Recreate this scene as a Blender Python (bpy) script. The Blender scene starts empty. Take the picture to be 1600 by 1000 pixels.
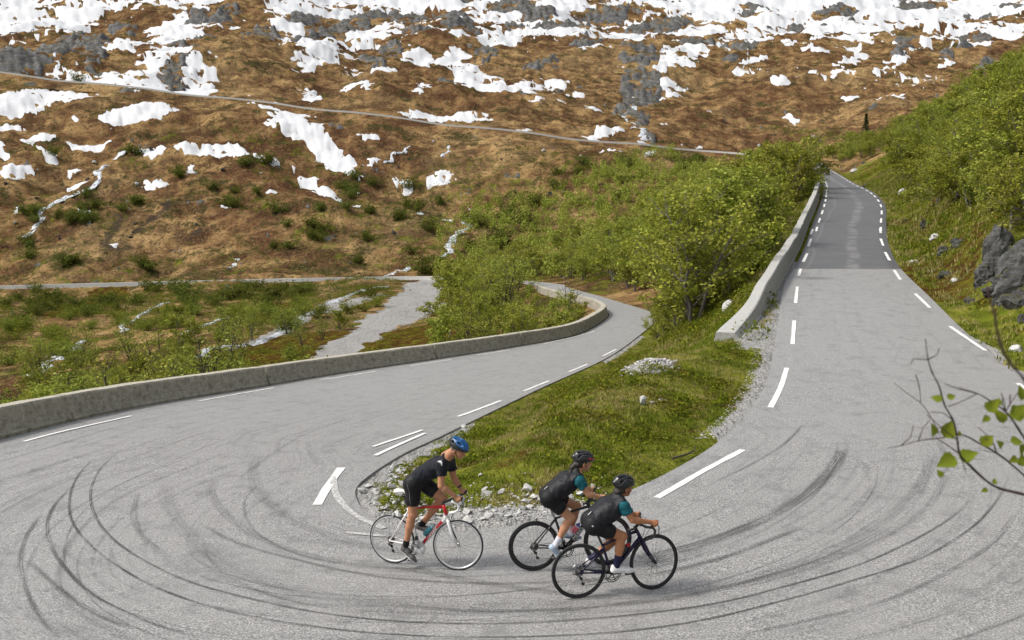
import bpy, math, random
import numpy as np
from mathutils import Vector, Matrix

scene = bpy.context.scene
# ------------------------------------------------------------------ camera
cam_data = bpy.data.cameras.new('camera'); cam = bpy.data.objects.new('camera', cam_data)
scene.collection.objects.link(cam); scene.camera = cam
cam.location = (0, 0, 5.0)
cam.rotation_euler = (math.radians(90) - math.atan(165 / 1400.0), 0, 0)
cam_data.sensor_width = 36; cam_data.lens = 31.5
cam_data.clip_start = .1; cam_data.clip_end = 6000
cam_data.dof.use_dof = True; cam_data.dof.focus_distance = 14.; cam_data.dof.aperture_fstop = 5.0
# ------------------------------------------------------------------ sky, sun, exposure
SUN_EL, SUN_AZ = math.radians(50), math.radians(262)      # azimuth clockwise from +Y
world = bpy.data.worlds.new('World'); scene.world = world; world.use_nodes = True
wn = world.node_tree; wn.nodes.clear()
w_out = wn.nodes.new('ShaderNodeOutputWorld'); w_bg = wn.nodes.new('ShaderNodeBackground')
w_sky = wn.nodes.new('ShaderNodeTexSky'); w_sky.sky_type = 'NISHITA'; w_sky.sun_disc = False
w_sky.sun_elevation = SUN_EL; w_sky.sun_rotation = SUN_AZ
w_sky.air_density = 1.0; w_sky.dust_density = 3.0; w_sky.ozone_density = 1.0
w_hs = wn.nodes.new('ShaderNodeHueSaturation'); w_hs.inputs['Saturation'].default_value = .3   # overcast: greyer sky
wn.links.new(w_sky.outputs[0], w_hs.inputs['Color'])
wn.links.new(w_hs.outputs[0], w_bg.inputs['Color']); w_bg.inputs['Strength'].default_value = .092
wn.links.new(w_bg.outputs[0], w_out.inputs['Surface'])
sun_data = bpy.data.lights.new('sun', 'SUN'); sun = bpy.data.objects.new('sun', sun_data); scene.collection.objects.link(sun)
sun_data.energy = 1.5; sun_data.angle = math.radians(11); sun_data.color = (1, .95, .88)
_sd = Vector((math.sin(SUN_AZ) * math.cos(SUN_EL), math.cos(SUN_AZ) * math.cos(SUN_EL), math.sin(SUN_EL)))
sun.rotation_euler = _sd.to_track_quat('Z', 'Y').to_euler()
vs = scene.view_settings; vs.view_transform = 'Standard'; vs.look = 'None'; vs.gamma = 1; vs.use_curve_mapping = False
vs.exposure = 1.06
scene.cycles.max_bounces = 6; scene.cycles.diffuse_bounces = 2; scene.cycles.glossy_bounces = 2
scene.cycles.transparent_max_bounces = 8; scene.cycles.transmission_bounces = 3
scene.cycles.use_denoising = True

# ------------------------------------------------------------------ helpers
C = scene.collection
def empty(name, loc=(0, 0, 0), rot=(0, 0, 0), parent=None):
    o = bpy.data.objects.new(name, None); C.objects.link(o); o.location = loc; o.rotation_euler = rot
    o.empty_display_size = .3
    if parent: o.parent = parent
    return o
def tag(o, label=None, cat=None, group=None, kind=None):
    if label: o['label'] = label
    if cat: o['category'] = cat
    if group: o['group'] = group
    if kind: o['kind'] = kind
    return o
def mesh_np(name, V, faces, mats=None, mat_idx=None, smooth=True, uv=None, attrs=None):
    """faces: (n,3) or (n,4) int array, or a list of such arrays"""
    V = np.asarray(V, np.float32)
    fl = faces if isinstance(faces, list) else [faces]
    fl = [np.asarray(f, np.int32) for f in fl if len(f)]
    me = bpy.data.meshes.new(name)
    me.vertices.add(len(V)); me.vertices.foreach_set('co', V.ravel())
    li = np.concatenate([f.ravel() for f in fl]); tot = np.concatenate([np.full(len(f), f.shape[1], np.int32) for f in fl])
    st = np.concatenate([[0], np.cumsum(tot)[:-1]]).astype(np.int32)
    me.loops.add(len(li)); me.loops.foreach_set('vertex_index', li)
    me.polygons.add(len(tot)); me.polygons.foreach_set('loop_start', st); me.polygons.foreach_set('loop_total', tot)
    me.polygons.foreach_set('use_smooth', np.full(len(tot), smooth, bool))
    if mat_idx is not None: me.polygons.foreach_set('material_index', np.asarray(mat_idx, np.int32))
    if uv is not None:
        l = me.uv_layers.new(name='UVMap'); l.data.foreach_set('uv', np.asarray(uv, np.float32)[li].ravel())
    for k, a in (attrs or {}).items():
        a = np.asarray(a, np.float32)
        if a.ndim == 1:
            at = me.attributes.new(k, 'FLOAT', 'POINT'); at.data.foreach_set('value', a)
        else:
            at = me.attributes.new(k, 'FLOAT_COLOR', 'POINT'); at.data.foreach_set('color', np.concatenate([a, np.ones((len(a), 1))], 1).astype(np.float32).ravel())
    me.update(calc_edges=True)
    for m in (mats or []): me.materials.append(m)
    return me
def ob(name, me, parent=None, loc=None, rot=None, scale=None):
    o = bpy.data.objects.new(name, me); C.objects.link(o)
    if parent: o.parent = parent
    if loc is not None: o.location = loc
    if rot is not None: o.rotation_euler = rot
    if scale is not None: o.scale = scale if hasattr(scale, '__len__') else (scale,) * 3
    return o
class MB:
    """collects simple shapes into one mesh"""
    def __init__(s): s.V = []; s.F = []; s.n = 0
    def add(s, V, F):
        V = np.asarray(V, float); s.V.append(V)
        for f in F: s.F.append([int(i) + s.n for i in f])
        s.n += len(V); return s
    def tube(s, P, R, n=8, cap=True, squash=None, up=(0, 0, 1)):
        P = np.asarray(P, float); k = len(P); R = np.broadcast_to(np.asarray(R, float), (k,))
        T = np.gradient(P, axis=0); T /= np.linalg.norm(T, axis=1)[:, None] + 1e-9
        a = np.asarray(up, float)
        if abs(T[0] @ a) > .95: a = np.array([1., 0, 0]) if abs(T[0][0]) < .9 else np.array([0, 1., 0])
        V = []; u = np.cross(T[0], a); u /= np.linalg.norm(u)
        ang = np.arange(n) / n * 2 * math.pi
        for i in range(k):
            u = u - T[i] * (u @ T[i]); u /= np.linalg.norm(u) + 1e-9; v = np.cross(T[i], u)
            sq = (1, 1) if squash is None else squash
            V.append(P[i] + R[i] * (np.cos(ang)[:, None] * u * sq[0] + np.sin(ang)[:, None] * v * sq[1]))
        F = []
        for i in range(k - 1):
            for j in range(n):
                F.append((i*n+j, i*n+(j+1) % n, (i+1)*n+(j+1) % n, (i+1)*n+j))
        if cap: F.append(tuple(range(n))[::-1]); F.append(tuple((k-1)*n+j for j in range(n)))
        return s.add(np.concatenate(V), F)
    def box(s, c, size, M=None):
        x, y, z = np.asarray(size, float) / 2
        V = np.array([(-x,-y,-z),(x,-y,-z),(x,y,-z),(-x,y,-z),(-x,-y,z),(x,-y,z),(x,y,z),(-x,y,z)])
        if M is not None: V = V @ np.asarray(M).T
        return s.add(V + np.asarray(c, float), [(3,2,1,0),(4,5,6,7),(0,1,5,4),(1,2,6,5),(2,3,7,6),(3,0,4,7)])
    def ring(s, c, R, r, n=40, m=8, axis=1, squash=1.):
        """torus; axis: index of its axle"""
        a = np.arange(n) / n * 2 * math.pi; b = np.arange(m) / m * 2 * math.pi
        rad = R + r * np.cos(b)[None]; off = r * squash * np.sin(b)[None] + 0 * a[:, None]
        X = rad * np.cos(a)[:, None]; Z = rad * np.sin(a)[:, None]
        V = np.zeros((n, m, 3)); o = [i for i in range(3) if i != axis]
        V[..., o[0]] = X; V[..., o[1]] = Z; V[..., axis] = off
        F = [(i*m+j, i*m+(j+1) % m, ((i+1) % n)*m+(j+1) % m, ((i+1) % n)*m+j) for i in range(n) for j in range(m)]
        return s.add(V.reshape(-1, 3) + np.asarray(c, float), F)
    def lathe(s, prof, c=(0, 0, 0), n=16, M=None):
        """prof: list of (radius, z)"""
        a = np.arange(n) / n * 2 * math.pi; k = len(prof)
        V = np.array([[(r * math.cos(t), r * math.sin(t), z) for t in a] for r, z in prof]).reshape(-1, 3)
        if M is not None: V = V @ np.asarray(M).T
        F = [(i*n+j, i*n+(j+1) % n, (i+1)*n+(j+1) % n, (i+1)*n+j) for i in range(k-1) for j in range(n)]
        F.append(tuple(range(n))[::-1]); F.append(tuple((k-1)*n+j for j in range(n)))
        return s.add(V + np.asarray(c, float), F)
    def mesh(s, name, mats=None, smooth=True):
        me = bpy.data.meshes.new(name); me.from_pydata(np.concatenate(s.V).tolist(), [], s.F)
        me.polygons.foreach_set('use_smooth', np.full(len(me.polygons), smooth, bool)); me.update()
        for m in (mats if isinstance(mats, (list, tuple)) else [mats] if mats else []): me.materials.append(m)
        return me
    def build(s, name, mat, parent=None, smooth=True):
        return ob(name, s.mesh(name, mat, smooth), parent)

# ------------------------------------------------------------------ material helpers
class NT:
    def __init__(s, name):
        s.m = bpy.data.materials.new(name); s.m.use_nodes = True; s.t = s.m.node_tree; s.t.nodes.clear()
        s.out = s.n('ShaderNodeOutputMaterial')
    def n(s, typ, **kw):
        nd = s.t.nodes.new(typ)
        for k, v in kw.items(): setattr(nd, k, v)
        return nd
    def set(s, sock, v):
        if v is None: return
        if hasattr(v, 'links') or isinstance(v, bpy.types.NodeSocket): s.t.links.new(v, sock)
        elif isinstance(v, (tuple, list)) and len(v) == 3 and sock.type == 'RGBA': sock.default_value = (*v, 1)
        else: sock.default_value = v
    def coord(s, kind='Object'): return s.n('ShaderNodeTexCoord').outputs[kind]
    def pos(s): return s.n('ShaderNodeNewGeometry').outputs['Position']
    def mapping(s, vec, scale=(1, 1, 1), loc=(0, 0, 0), rot=(0, 0, 0)):
        nd = s.n('ShaderNodeMapping'); s.set(nd.inputs['Vector'], vec)
        nd.inputs['Scale'].default_value = scale; nd.inputs['Location'].default_value = loc; nd.inputs['Rotation'].default_value = rot
        return nd.outputs[0]
    def noise(s, vec, scale, detail=4, rough=.55, dist=0., out='Fac', dim='3D'):
        nd = s.n('ShaderNodeTexNoise', noise_dimensions=dim)
        if vec is not None: s.set(nd.inputs['Vector'], vec)
        nd.inputs['Scale'].default_value = scale; nd.inputs['Detail'].default_value = detail
        nd.inputs['Roughness'].default_value = rough; nd.inputs['Distortion'].default_value = dist
        return nd.outputs[out]
    def voronoi(s, vec, scale, feature='F1', out='Distance'):
        nd = s.n('ShaderNodeTexVoronoi', feature=feature); s.set(nd.inputs['Vector'], vec); nd.inputs['Scale'].default_value = scale
        return nd.outputs[out]
    def ramp(s, fac, stops, interp='LINEAR'):
        nd = s.n('ShaderNodeValToRGB'); s.set(nd.inputs[0], fac); cr = nd.color_ramp; cr.interpolation = interp
        while len(cr.elements) < len(stops): cr.elements.new(.5)
        for e, (p, c) in zip(cr.elements, stops):
            e.position = p; e.color = (*c, 1) if hasattr(c, '__len__') else (c, c, c, 1)
        return nd.outputs[0]
    def mix(s, fac, a, b, mode='MIX'):
        nd = s.n('ShaderNodeMix', data_type='RGBA', blend_type=mode)
        s.set(nd.inputs[0], fac); s.set(nd.inputs[6], a); s.set(nd.inputs[7], b)
        return nd.outputs[2]
    def math(s, op, a, b=None, c_=None, clamp=False):
        nd = s.n('ShaderNodeMath', operation=op, use_clamp=clamp)
        s.set(nd.inputs[0], a); s.set(nd.inputs[1], b)
        if c_ is not None: s.set(nd.inputs[2], c_)
        return nd.outputs[0]
    def attr(s, name, out='Fac'):
        return s.n('ShaderNodeAttribute', attribute_name=name).outputs[out]
    def step(s, v, lo, hi):
        nd = s.n('ShaderNodeMapRange', interpolation_type='SMOOTHSTEP'); s.set(nd.inputs[0], v)
        nd.inputs[1].default_value = lo; nd.inputs[2].default_value = hi
        return nd.outputs[0]
    def bump(s, height, strength=.3, dist=.02):
        nd = s.n('ShaderNodeBump'); s.set(nd.inputs['Height'], height)
        nd.inputs['Strength'].default_value = strength; nd.inputs['Distance'].default_value = dist
        return nd.outputs[0]
    def pbr(s, col, rough=.8, normal=None, metal=0., spec=None, extra=None):
        b = s.n('ShaderNodeBsdfPrincipled'); s.set(b.inputs['Base Color'], col); s.set(b.inputs['Roughness'], rough)
        s.set(b.inputs['Metallic'], metal)
        if spec is not None: s.set(b.inputs['Specular IOR Level'], spec)
        if normal is not None: s.set(b.inputs['Normal'], normal)
        for k, v in (extra or {}).items(): s.set(b.inputs[k], v)
        s.t.links.new(b.outputs[0], s.out.inputs['Surface']); return s.m
def plain(name, col, rough=.6, metal=0., vary=.12, scale=30., spec=None, bump=0.):
    t = NT(name); f = t.noise(t.coord('Object'), scale, 3)
    c = t.mix(f, tuple(max(0, v * (1 - vary)) for v in col), tuple(v * (1 + vary) for v in col))
    return t.pbr(c, rough, t.bump(f, bump, .005) if bump else None, metal, spec)
ROWS = [-171.98,209.72,-13.41,-171.37,214.28,-13.41,-141.85,205.72,-12.46,-141.27,210.28,-12.46,-117.70,202.71,-11.77,-117.22,207.29,-11.77,-94.72,200.71,-11.02,-94.22,205.29,-11.02,-71.91,197.72,-10.28,-71.25,202.28,-10.28,-46.73,193.74,-9.42,-45.83,198.26,-9.42,-23.01,188.08,-8.63,-20.49,191.92,-8.63,-5.68,167.01,-7.24,-1.53,168.99,-7.24,2.41,134.44,-5.46,6.87,135.56,-5.46,4.37,92.34,-3.35,6.94,101.96,-3.45,6.31,81.43,-2.95,8.68,87.77,-3.00,7.34,72.97,-2.65,9.86,77.16,-2.70,7.31,66.92,-2.50,10.61,68.69,-2.45,5.99,60.72,-2.42,9.64,60.35,-2.20,3.92,54.33,-2.35,7.55,52.40,-2.05,0.00,47.62,-2.10,4.61,42.48,-1.80,-3.51,42.22,-1.85,1.15,31.73,-1.15,-7.73,35.56,-1.50,-0.89,24.42,-0.60,-9.21,31.74,-1.20,-1.70,21.12,-0.30,-11.19,25.63,-0.65,-2.29,18.62,-0.05,-11.67,19.96,-0.10,-2.63,16.88,0.08,-12.60,15.00,0.10,-2.79,15.84,0.12,-11.80,10.00,0.30,-2.70,15.04,0.15,-9.70,6.30,0.45,-2.38,14.15,0.18,-6.00,4.00,0.55,-1.72,13.31,0.22,-1.00,3.00,0.65,-0.67,13.01,0.28,4.00,3.20,0.75,0.49,13.38,0.32,9.00,5.00,0.80,1.69,14.36,0.37,13.00,9.00,0.80,2.89,15.78,0.40,14.90,14.00,0.75,4.16,17.66,0.45,14.70,19.00,0.70,5.47,20.19,0.55,13.37,23.07,0.80,6.85,23.62,0.70,14.02,26.23,1.05,8.30,28.00,1.05,16.41,35.11,1.80,11.81,38.71,2.00,18.77,43.29,2.42,13.64,43.29,2.42,21.85,52.00,3.16,16.96,52.00,3.16,26.60,64.00,4.14,21.28,64.00,4.14,32.28,78.00,5.66,26.53,78.00,5.66,38.11,95.00,7.20,32.60,95.00,7.20,43.63,115.00,8.87,39.49,115.00,8.87,51.41,142.00,11.17,46.97,141.00,11.13,58.97,170.00,13.81,54.21,169.00,13.76,66.01,196.00,16.38,59.83,193.00,16.14,69.64,214.00,17.87,63.90,210.00,17.49,69.29,240.00,19.94,62.63,234.00,19.24]
GROUND_POINTS = [0.00,0.00,3.35,-5.00,0.00,3.25,5.00,0.00,3.45,10.00,1.00,3.80,17.00,4.00,4.10,19.00,11.00,4.10,18.30,17.00,3.60,-11.00,2.50,2.20,-16.00,7.00,0.70,-17.00,13.00,-1.40,-16.00,20.00,-3.00,0.00,-10.00,7.00,-15.00,-6.00,5.00,15.00,-8.00,7.00,28.00,8.00,8.00,28.00,20.00,8.00,-30.00,5.00,-3.00,-30.00,20.00,-6.00,40.00,-5.00,13.00,-40.00,-5.00,-1.00,-14.00,24.50,-3.20,-18.29,32.00,-5.80,-25.71,45.00,-7.50,-45.71,80.00,-9.60,-80.00,140.00,-11.20,-108.57,190.00,-11.60,-12.14,34.00,-3.80,-17.14,48.00,-6.20,-28.57,80.00,-8.00,-50.00,140.00,-9.80,-66.07,185.00,-10.40,-7.29,42.50,-3.70,-10.29,60.00,-5.70,-14.57,85.00,-6.90,-24.00,140.00,-8.10,-31.20,182.00,-8.70,-1.51,53.00,-4.20,0.00,75.00,-4.80,0.00,110.00,-6.00,0.00,150.00,-7.00,2.71,190.00,-7.00,3.43,60.00,-4.30,5.00,70.00,-4.60,3.34,78.00,-4.80,6.29,110.00,-5.60,-20.36,30.00,-6.50,-54.29,80.00,-10.00,-95.00,140.00,-12.00,-51.43,60.00,-11.00,-128.57,150.00,-13.00,-175.71,205.00,-14.50,12.86,90.00,-2.30,16.29,120.00,-2.50,17.14,150.00,-3.50,28.57,200.00,0.50,38.57,270.00,13.00,13.29,62.00,-0.60,17.14,80.00,0.00,25.71,120.00,1.40,42.86,200.00,7.00,57.86,270.00,16.00,11.51,62.00,-1.20,10.40,52.00,-0.90,8.54,46.00,-0.60,17.14,60.00,1.40,13.03,48.00,1.00,10.00,40.00,0.80,7.54,33.00,0.40,24.29,85.00,3.30,36.00,120.00,6.20,45.71,160.00,8.60,61.43,215.00,13.50,0.63,17.70,0.55,2.11,19.70,0.75,3.93,22.00,0.90,5.57,26.00,0.95,5.36,30.00,0.25,4.57,32.00,-0.35,-0.46,16.20,0.38,-1.23,15.60,0.28,7.46,36.00,0.10,18.29,32.00,3.10,25.71,45.00,7.00,34.29,60.00,11.00,57.14,100.00,19.00,85.71,150.00,29.00,114.29,200.00,36.00,142.86,250.00,41.00,20.89,45.00,3.40,27.86,60.00,5.80,37.14,80.00,8.80,51.07,110.00,13.30,69.64,150.00,19.50,92.86,200.00,27.50,116.07,250.00,31.00,53.86,130.00,12.60,82.86,200.00,21.00,64.36,170.00,16.00,85.71,240.00,20.50,107.71,260.00,25.00,17.71,40.00,2.50,16.00,32.00,2.20,28.57,40.00,9.00,42.86,60.00,17.00,71.43,100.00,29.00,128.57,180.00,47.00,55.71,60.00,23.00,111.43,120.00,45.00,18.32,27.00,3.80,-355.37,420.00,84.55,-286.39,412.00,75.25,-222.87,400.00,66.70,-162.45,388.00,58.78,-105.14,376.00,51.46,-50.99,364.00,44.24,0.00,354.00,37.32,48.66,346.00,30.85,76.58,340.00,27.58,91.54,325.00,25.23,78.00,285.00,23.20,69.00,245.00,20.30,-177.34,225.00,-14.21,-232.84,300.00,18.66,-494.28,650.00,145.57,-756.14,1000.00,267.83,-1126.96,1500.00,478.12,-127.11,222.00,-11.88,-147.76,260.00,1.88,-185.43,330.00,32.62,-387.50,700.00,150.76,-550.36,1000.00,261.21,-820.26,1500.00,468.32,-85.38,217.00,-10.57,-97.78,250.00,-0.30,-123.77,320.00,28.47,-259.13,680.00,139.29,-359.75,950.00,242.10,-563.93,1500.00,468.32,-35.70,208.00,-9.33,-40.99,240.00,-1.28,-50.76,300.00,20.75,-108.28,650.00,123.74,-149.08,900.00,211.66,-246.08,1500.00,468.32,0.00,200.00,-8.21,0.00,240.00,0.42,0.00,300.00,18.66,0.00,640.00,115.43,0.00,900.00,205.65,0.00,1500.00,458.50,27.24,240.00,5.00,33.84,300.00,20.34,55.93,500.00,66.45,71.31,640.00,104.59,99.55,900.00,199.64,164.18,1500.00,458.50,69.89,310.00,23.00,111.92,500.00,64.05,144.82,650.00,107.03,199.17,900.00,196.62,328.63,1500.00,448.66,112.54,320.00,28.02,157.65,450.00,51.97,216.01,620.00,98.11,311.28,900.00,194.81,513.69,1500.00,443.74,155.03,340.00,36.98,213.65,470.00,61.47,307.44,680.00,117.27,448.98,1000.00,227.95,668.60,1500.00,428.94,201.87,360.00,41.34,268.06,480.00,69.89,388.95,700.00,129.09,552.14,1000.00,234.62,822.90,1500.00,428.94,230.55,300.00,43.51,367.68,480.00,79.69,533.59,700.00,142.30,757.97,1000.00,247.94,1129.67,1500.00,448.66]
TRAVERSE = [-355.37,420.00,84.55,-286.39,412.00,75.25,-222.87,400.00,66.70,-162.45,388.00,58.78,-105.14,376.00,51.46,-50.99,364.00,44.24,0.00,354.00,37.32,48.66,346.00,30.85,76.58,340.00,27.58,91.54,325.00,25.23,78.00,285.00,23.20,69.00,245.00,20.30]
MARKS = [[0.13,[[4.48,16.99],[3.38,15.59],[2.37,14.2]]],[0.13,[[7.61,24.49],[6.82,22.39],[5.97,20.32]]],[0.12,[[9.83,30.98],[8.66,27.39]]],[0.12,[[12.11,37.93],[10.87,34.19]]],[0.13,[[13.86,43.02],[13.09,40.86]]],[0.14,[[16.03,48.76],[14.77,45.48]]],[0.14,[[18.64,56.09],[17.14,51.97]]],[0.14,[[20.79,62.25],[19.57,58.93]]],[0.12,[[14.48,29.4],[13.87,25.95]]],[0.12,[[16.12,35.7],[15.31,32.65]]],[0.13,[[18.17,42.6],[17.15,39.5]]],[0.14,[[20.5,49.32],[19.38,46.02]]],[0.14,[[22.99,56.09],[21.59,52.26]]],[0.14,[[25.63,62.72],[24.48,59.76]]],[0.12,[[12.79,22.31],[12.31,20.16]]],[0.1,[[-10.99,19.71],[-10.74,21.66],[-10.47,24.16]]],[0.1,[[-9.86,27.67],[-9.27,29.68],[-8.58,31.69]]],[0.1,[[-7.48,34.4],[-5.77,37.43]]],[0.1,[[-4.55,39.28],[-2.87,41.81]]],[0.1,[[-1.74,43.81],[-0.17,46.26]]],[0.1,[[1.79,49.53],[5.28,56.37]]],[0.1,[[-3.07,19.36],[-2.24,21.95]]],[0.1,[[-2.86,18.28],[-2.13,21.43]]],[0.11,[[-1.5,24.46],[-0.35,28.0]]],[0.11,[[0.4,30.42],[1.41,33.43]]],[0.11,[[2.35,36.53],[3.37,39.53]]],[0.11,[[4.42,43.03],[5.35,45.7]]],[0.15,[[-3.26,14.53],[-3.32,15.7],[-3.34,17.07]]],[0.12,[[-3.37,16.37],[-2.96,14.87],[-2.45,13.85],[-1.96,13.25]]],[0.1,[[-2.51,13.08],[-1.89,12.87]]]]
SKIDS = [[0.06,1.0,[[-8.72,18.53],[-8.27,16.66],[-7.63,14.99],[-7.0,13.77],[-6.17,12.59],[-5.29,11.61],[-4.31,10.74],[-3.36,10.13],[-2.41,9.71],[-1.41,9.43],[0.0,9.26],[1.4,9.36],[2.1,9.55],[3.19,10.04],[4.23,10.58],[5.23,11.16],[6.13,11.92],[6.93,12.76],[7.72,13.76],[8.52,14.94]]],[0.06,1.0,[[-8.4,18.72],[-7.99,16.85],[-7.42,15.31],[-6.74,14.01],[-5.92,12.81],[-5.07,11.88],[-4.12,11.06],[-3.18,10.5],[-2.37,10.1],[-1.47,9.79],[0.0,9.62],[1.46,9.77],[2.33,9.99],[3.3,10.43],[4.41,11.04],[5.48,11.86],[6.49,12.8],[7.43,13.93]]],[0.08,0.85,[[-7.99,15.79],[-7.59,14.3],[-7.13,13.28],[-6.53,12.29],[-5.8,11.33],[-5.14,10.6],[-4.45,10.02],[-3.82,9.61],[-3.3,9.36]]],[0.09,0.6,[[-7.66,14.16],[-7.26,12.92],[-6.73,11.79],[-5.98,10.61],[-5.36,9.81],[-5.03,9.44]]],[0.1,0.55,[[-6.67,11.89],[-5.71,10.84],[-4.9,10.08],[-4.25,9.61]]],[0.3,0.95,[[6.47,17.01],[5.92,15.94],[5.25,14.83],[4.63,13.96],[4.01,13.24],[3.46,12.69],[2.8,12.12],[2.27,11.79],[1.72,11.56]]],[0.16,0.6,[[4.23,12.56],[3.56,12.03],[3.01,11.6],[2.18,11.12],[1.62,10.86]]],[0.1,0.5,[[6.27,18.86],[5.37,17.31],[4.47,16.1],[3.53,15.02]]],[0.25,0.42,[[8.1,16.74],[6.57,14.14],[5.69,12.99],[4.69,11.95],[3.63,11.1],[2.49,10.43]]],[0.1,0.5,[[-4.98,13.67],[-3.96,12.57],[-2.91,11.85],[-1.66,11.16],[-0.32,10.84],[0.81,10.83],[2.06,11.06]]],[0.3,0.38,[[-5.39,18.65],[-5.02,16.89],[-4.63,15.73],[-3.91,14.35],[-3.06,13.24],[-2.23,12.53],[-1.62,12.15],[-0.34,11.57]]],[0.22,0.4,[[-5.62,16.66],[-5.3,15.31],[-4.7,14.15],[-3.82,12.91],[-2.86,12.06],[-1.71,11.49],[-0.41,11.11]]],[0.1,0.45,[[7.56,12.97],[6.49,11.68],[5.3,10.63],[4.3,9.92],[3.1,9.4],[2.25,9.08]]],[0.13,0.4,[[-6.6,15.34],[-6.02,13.82],[-5.48,12.87],[-4.82,12.03]]],[0.35,0.3,[[-6.58,16.44],[-5.73,14.53],[-4.76,12.86],[-3.81,11.64],[-2.64,10.71],[-1.38,10.23],[0.38,10.11],[1.69,10.31]]],[0.2,0.4,[[-1.74,11.69],[-0.66,11.02],[0.47,10.5],[1.53,10.22]]],[0.12,0.5,[[-1.53,10.24],[-0.37,9.98],[0.75,10.0],[1.83,10.2],[3.03,10.7],[4.24,11.42],[5.42,12.43]]]]
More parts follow.
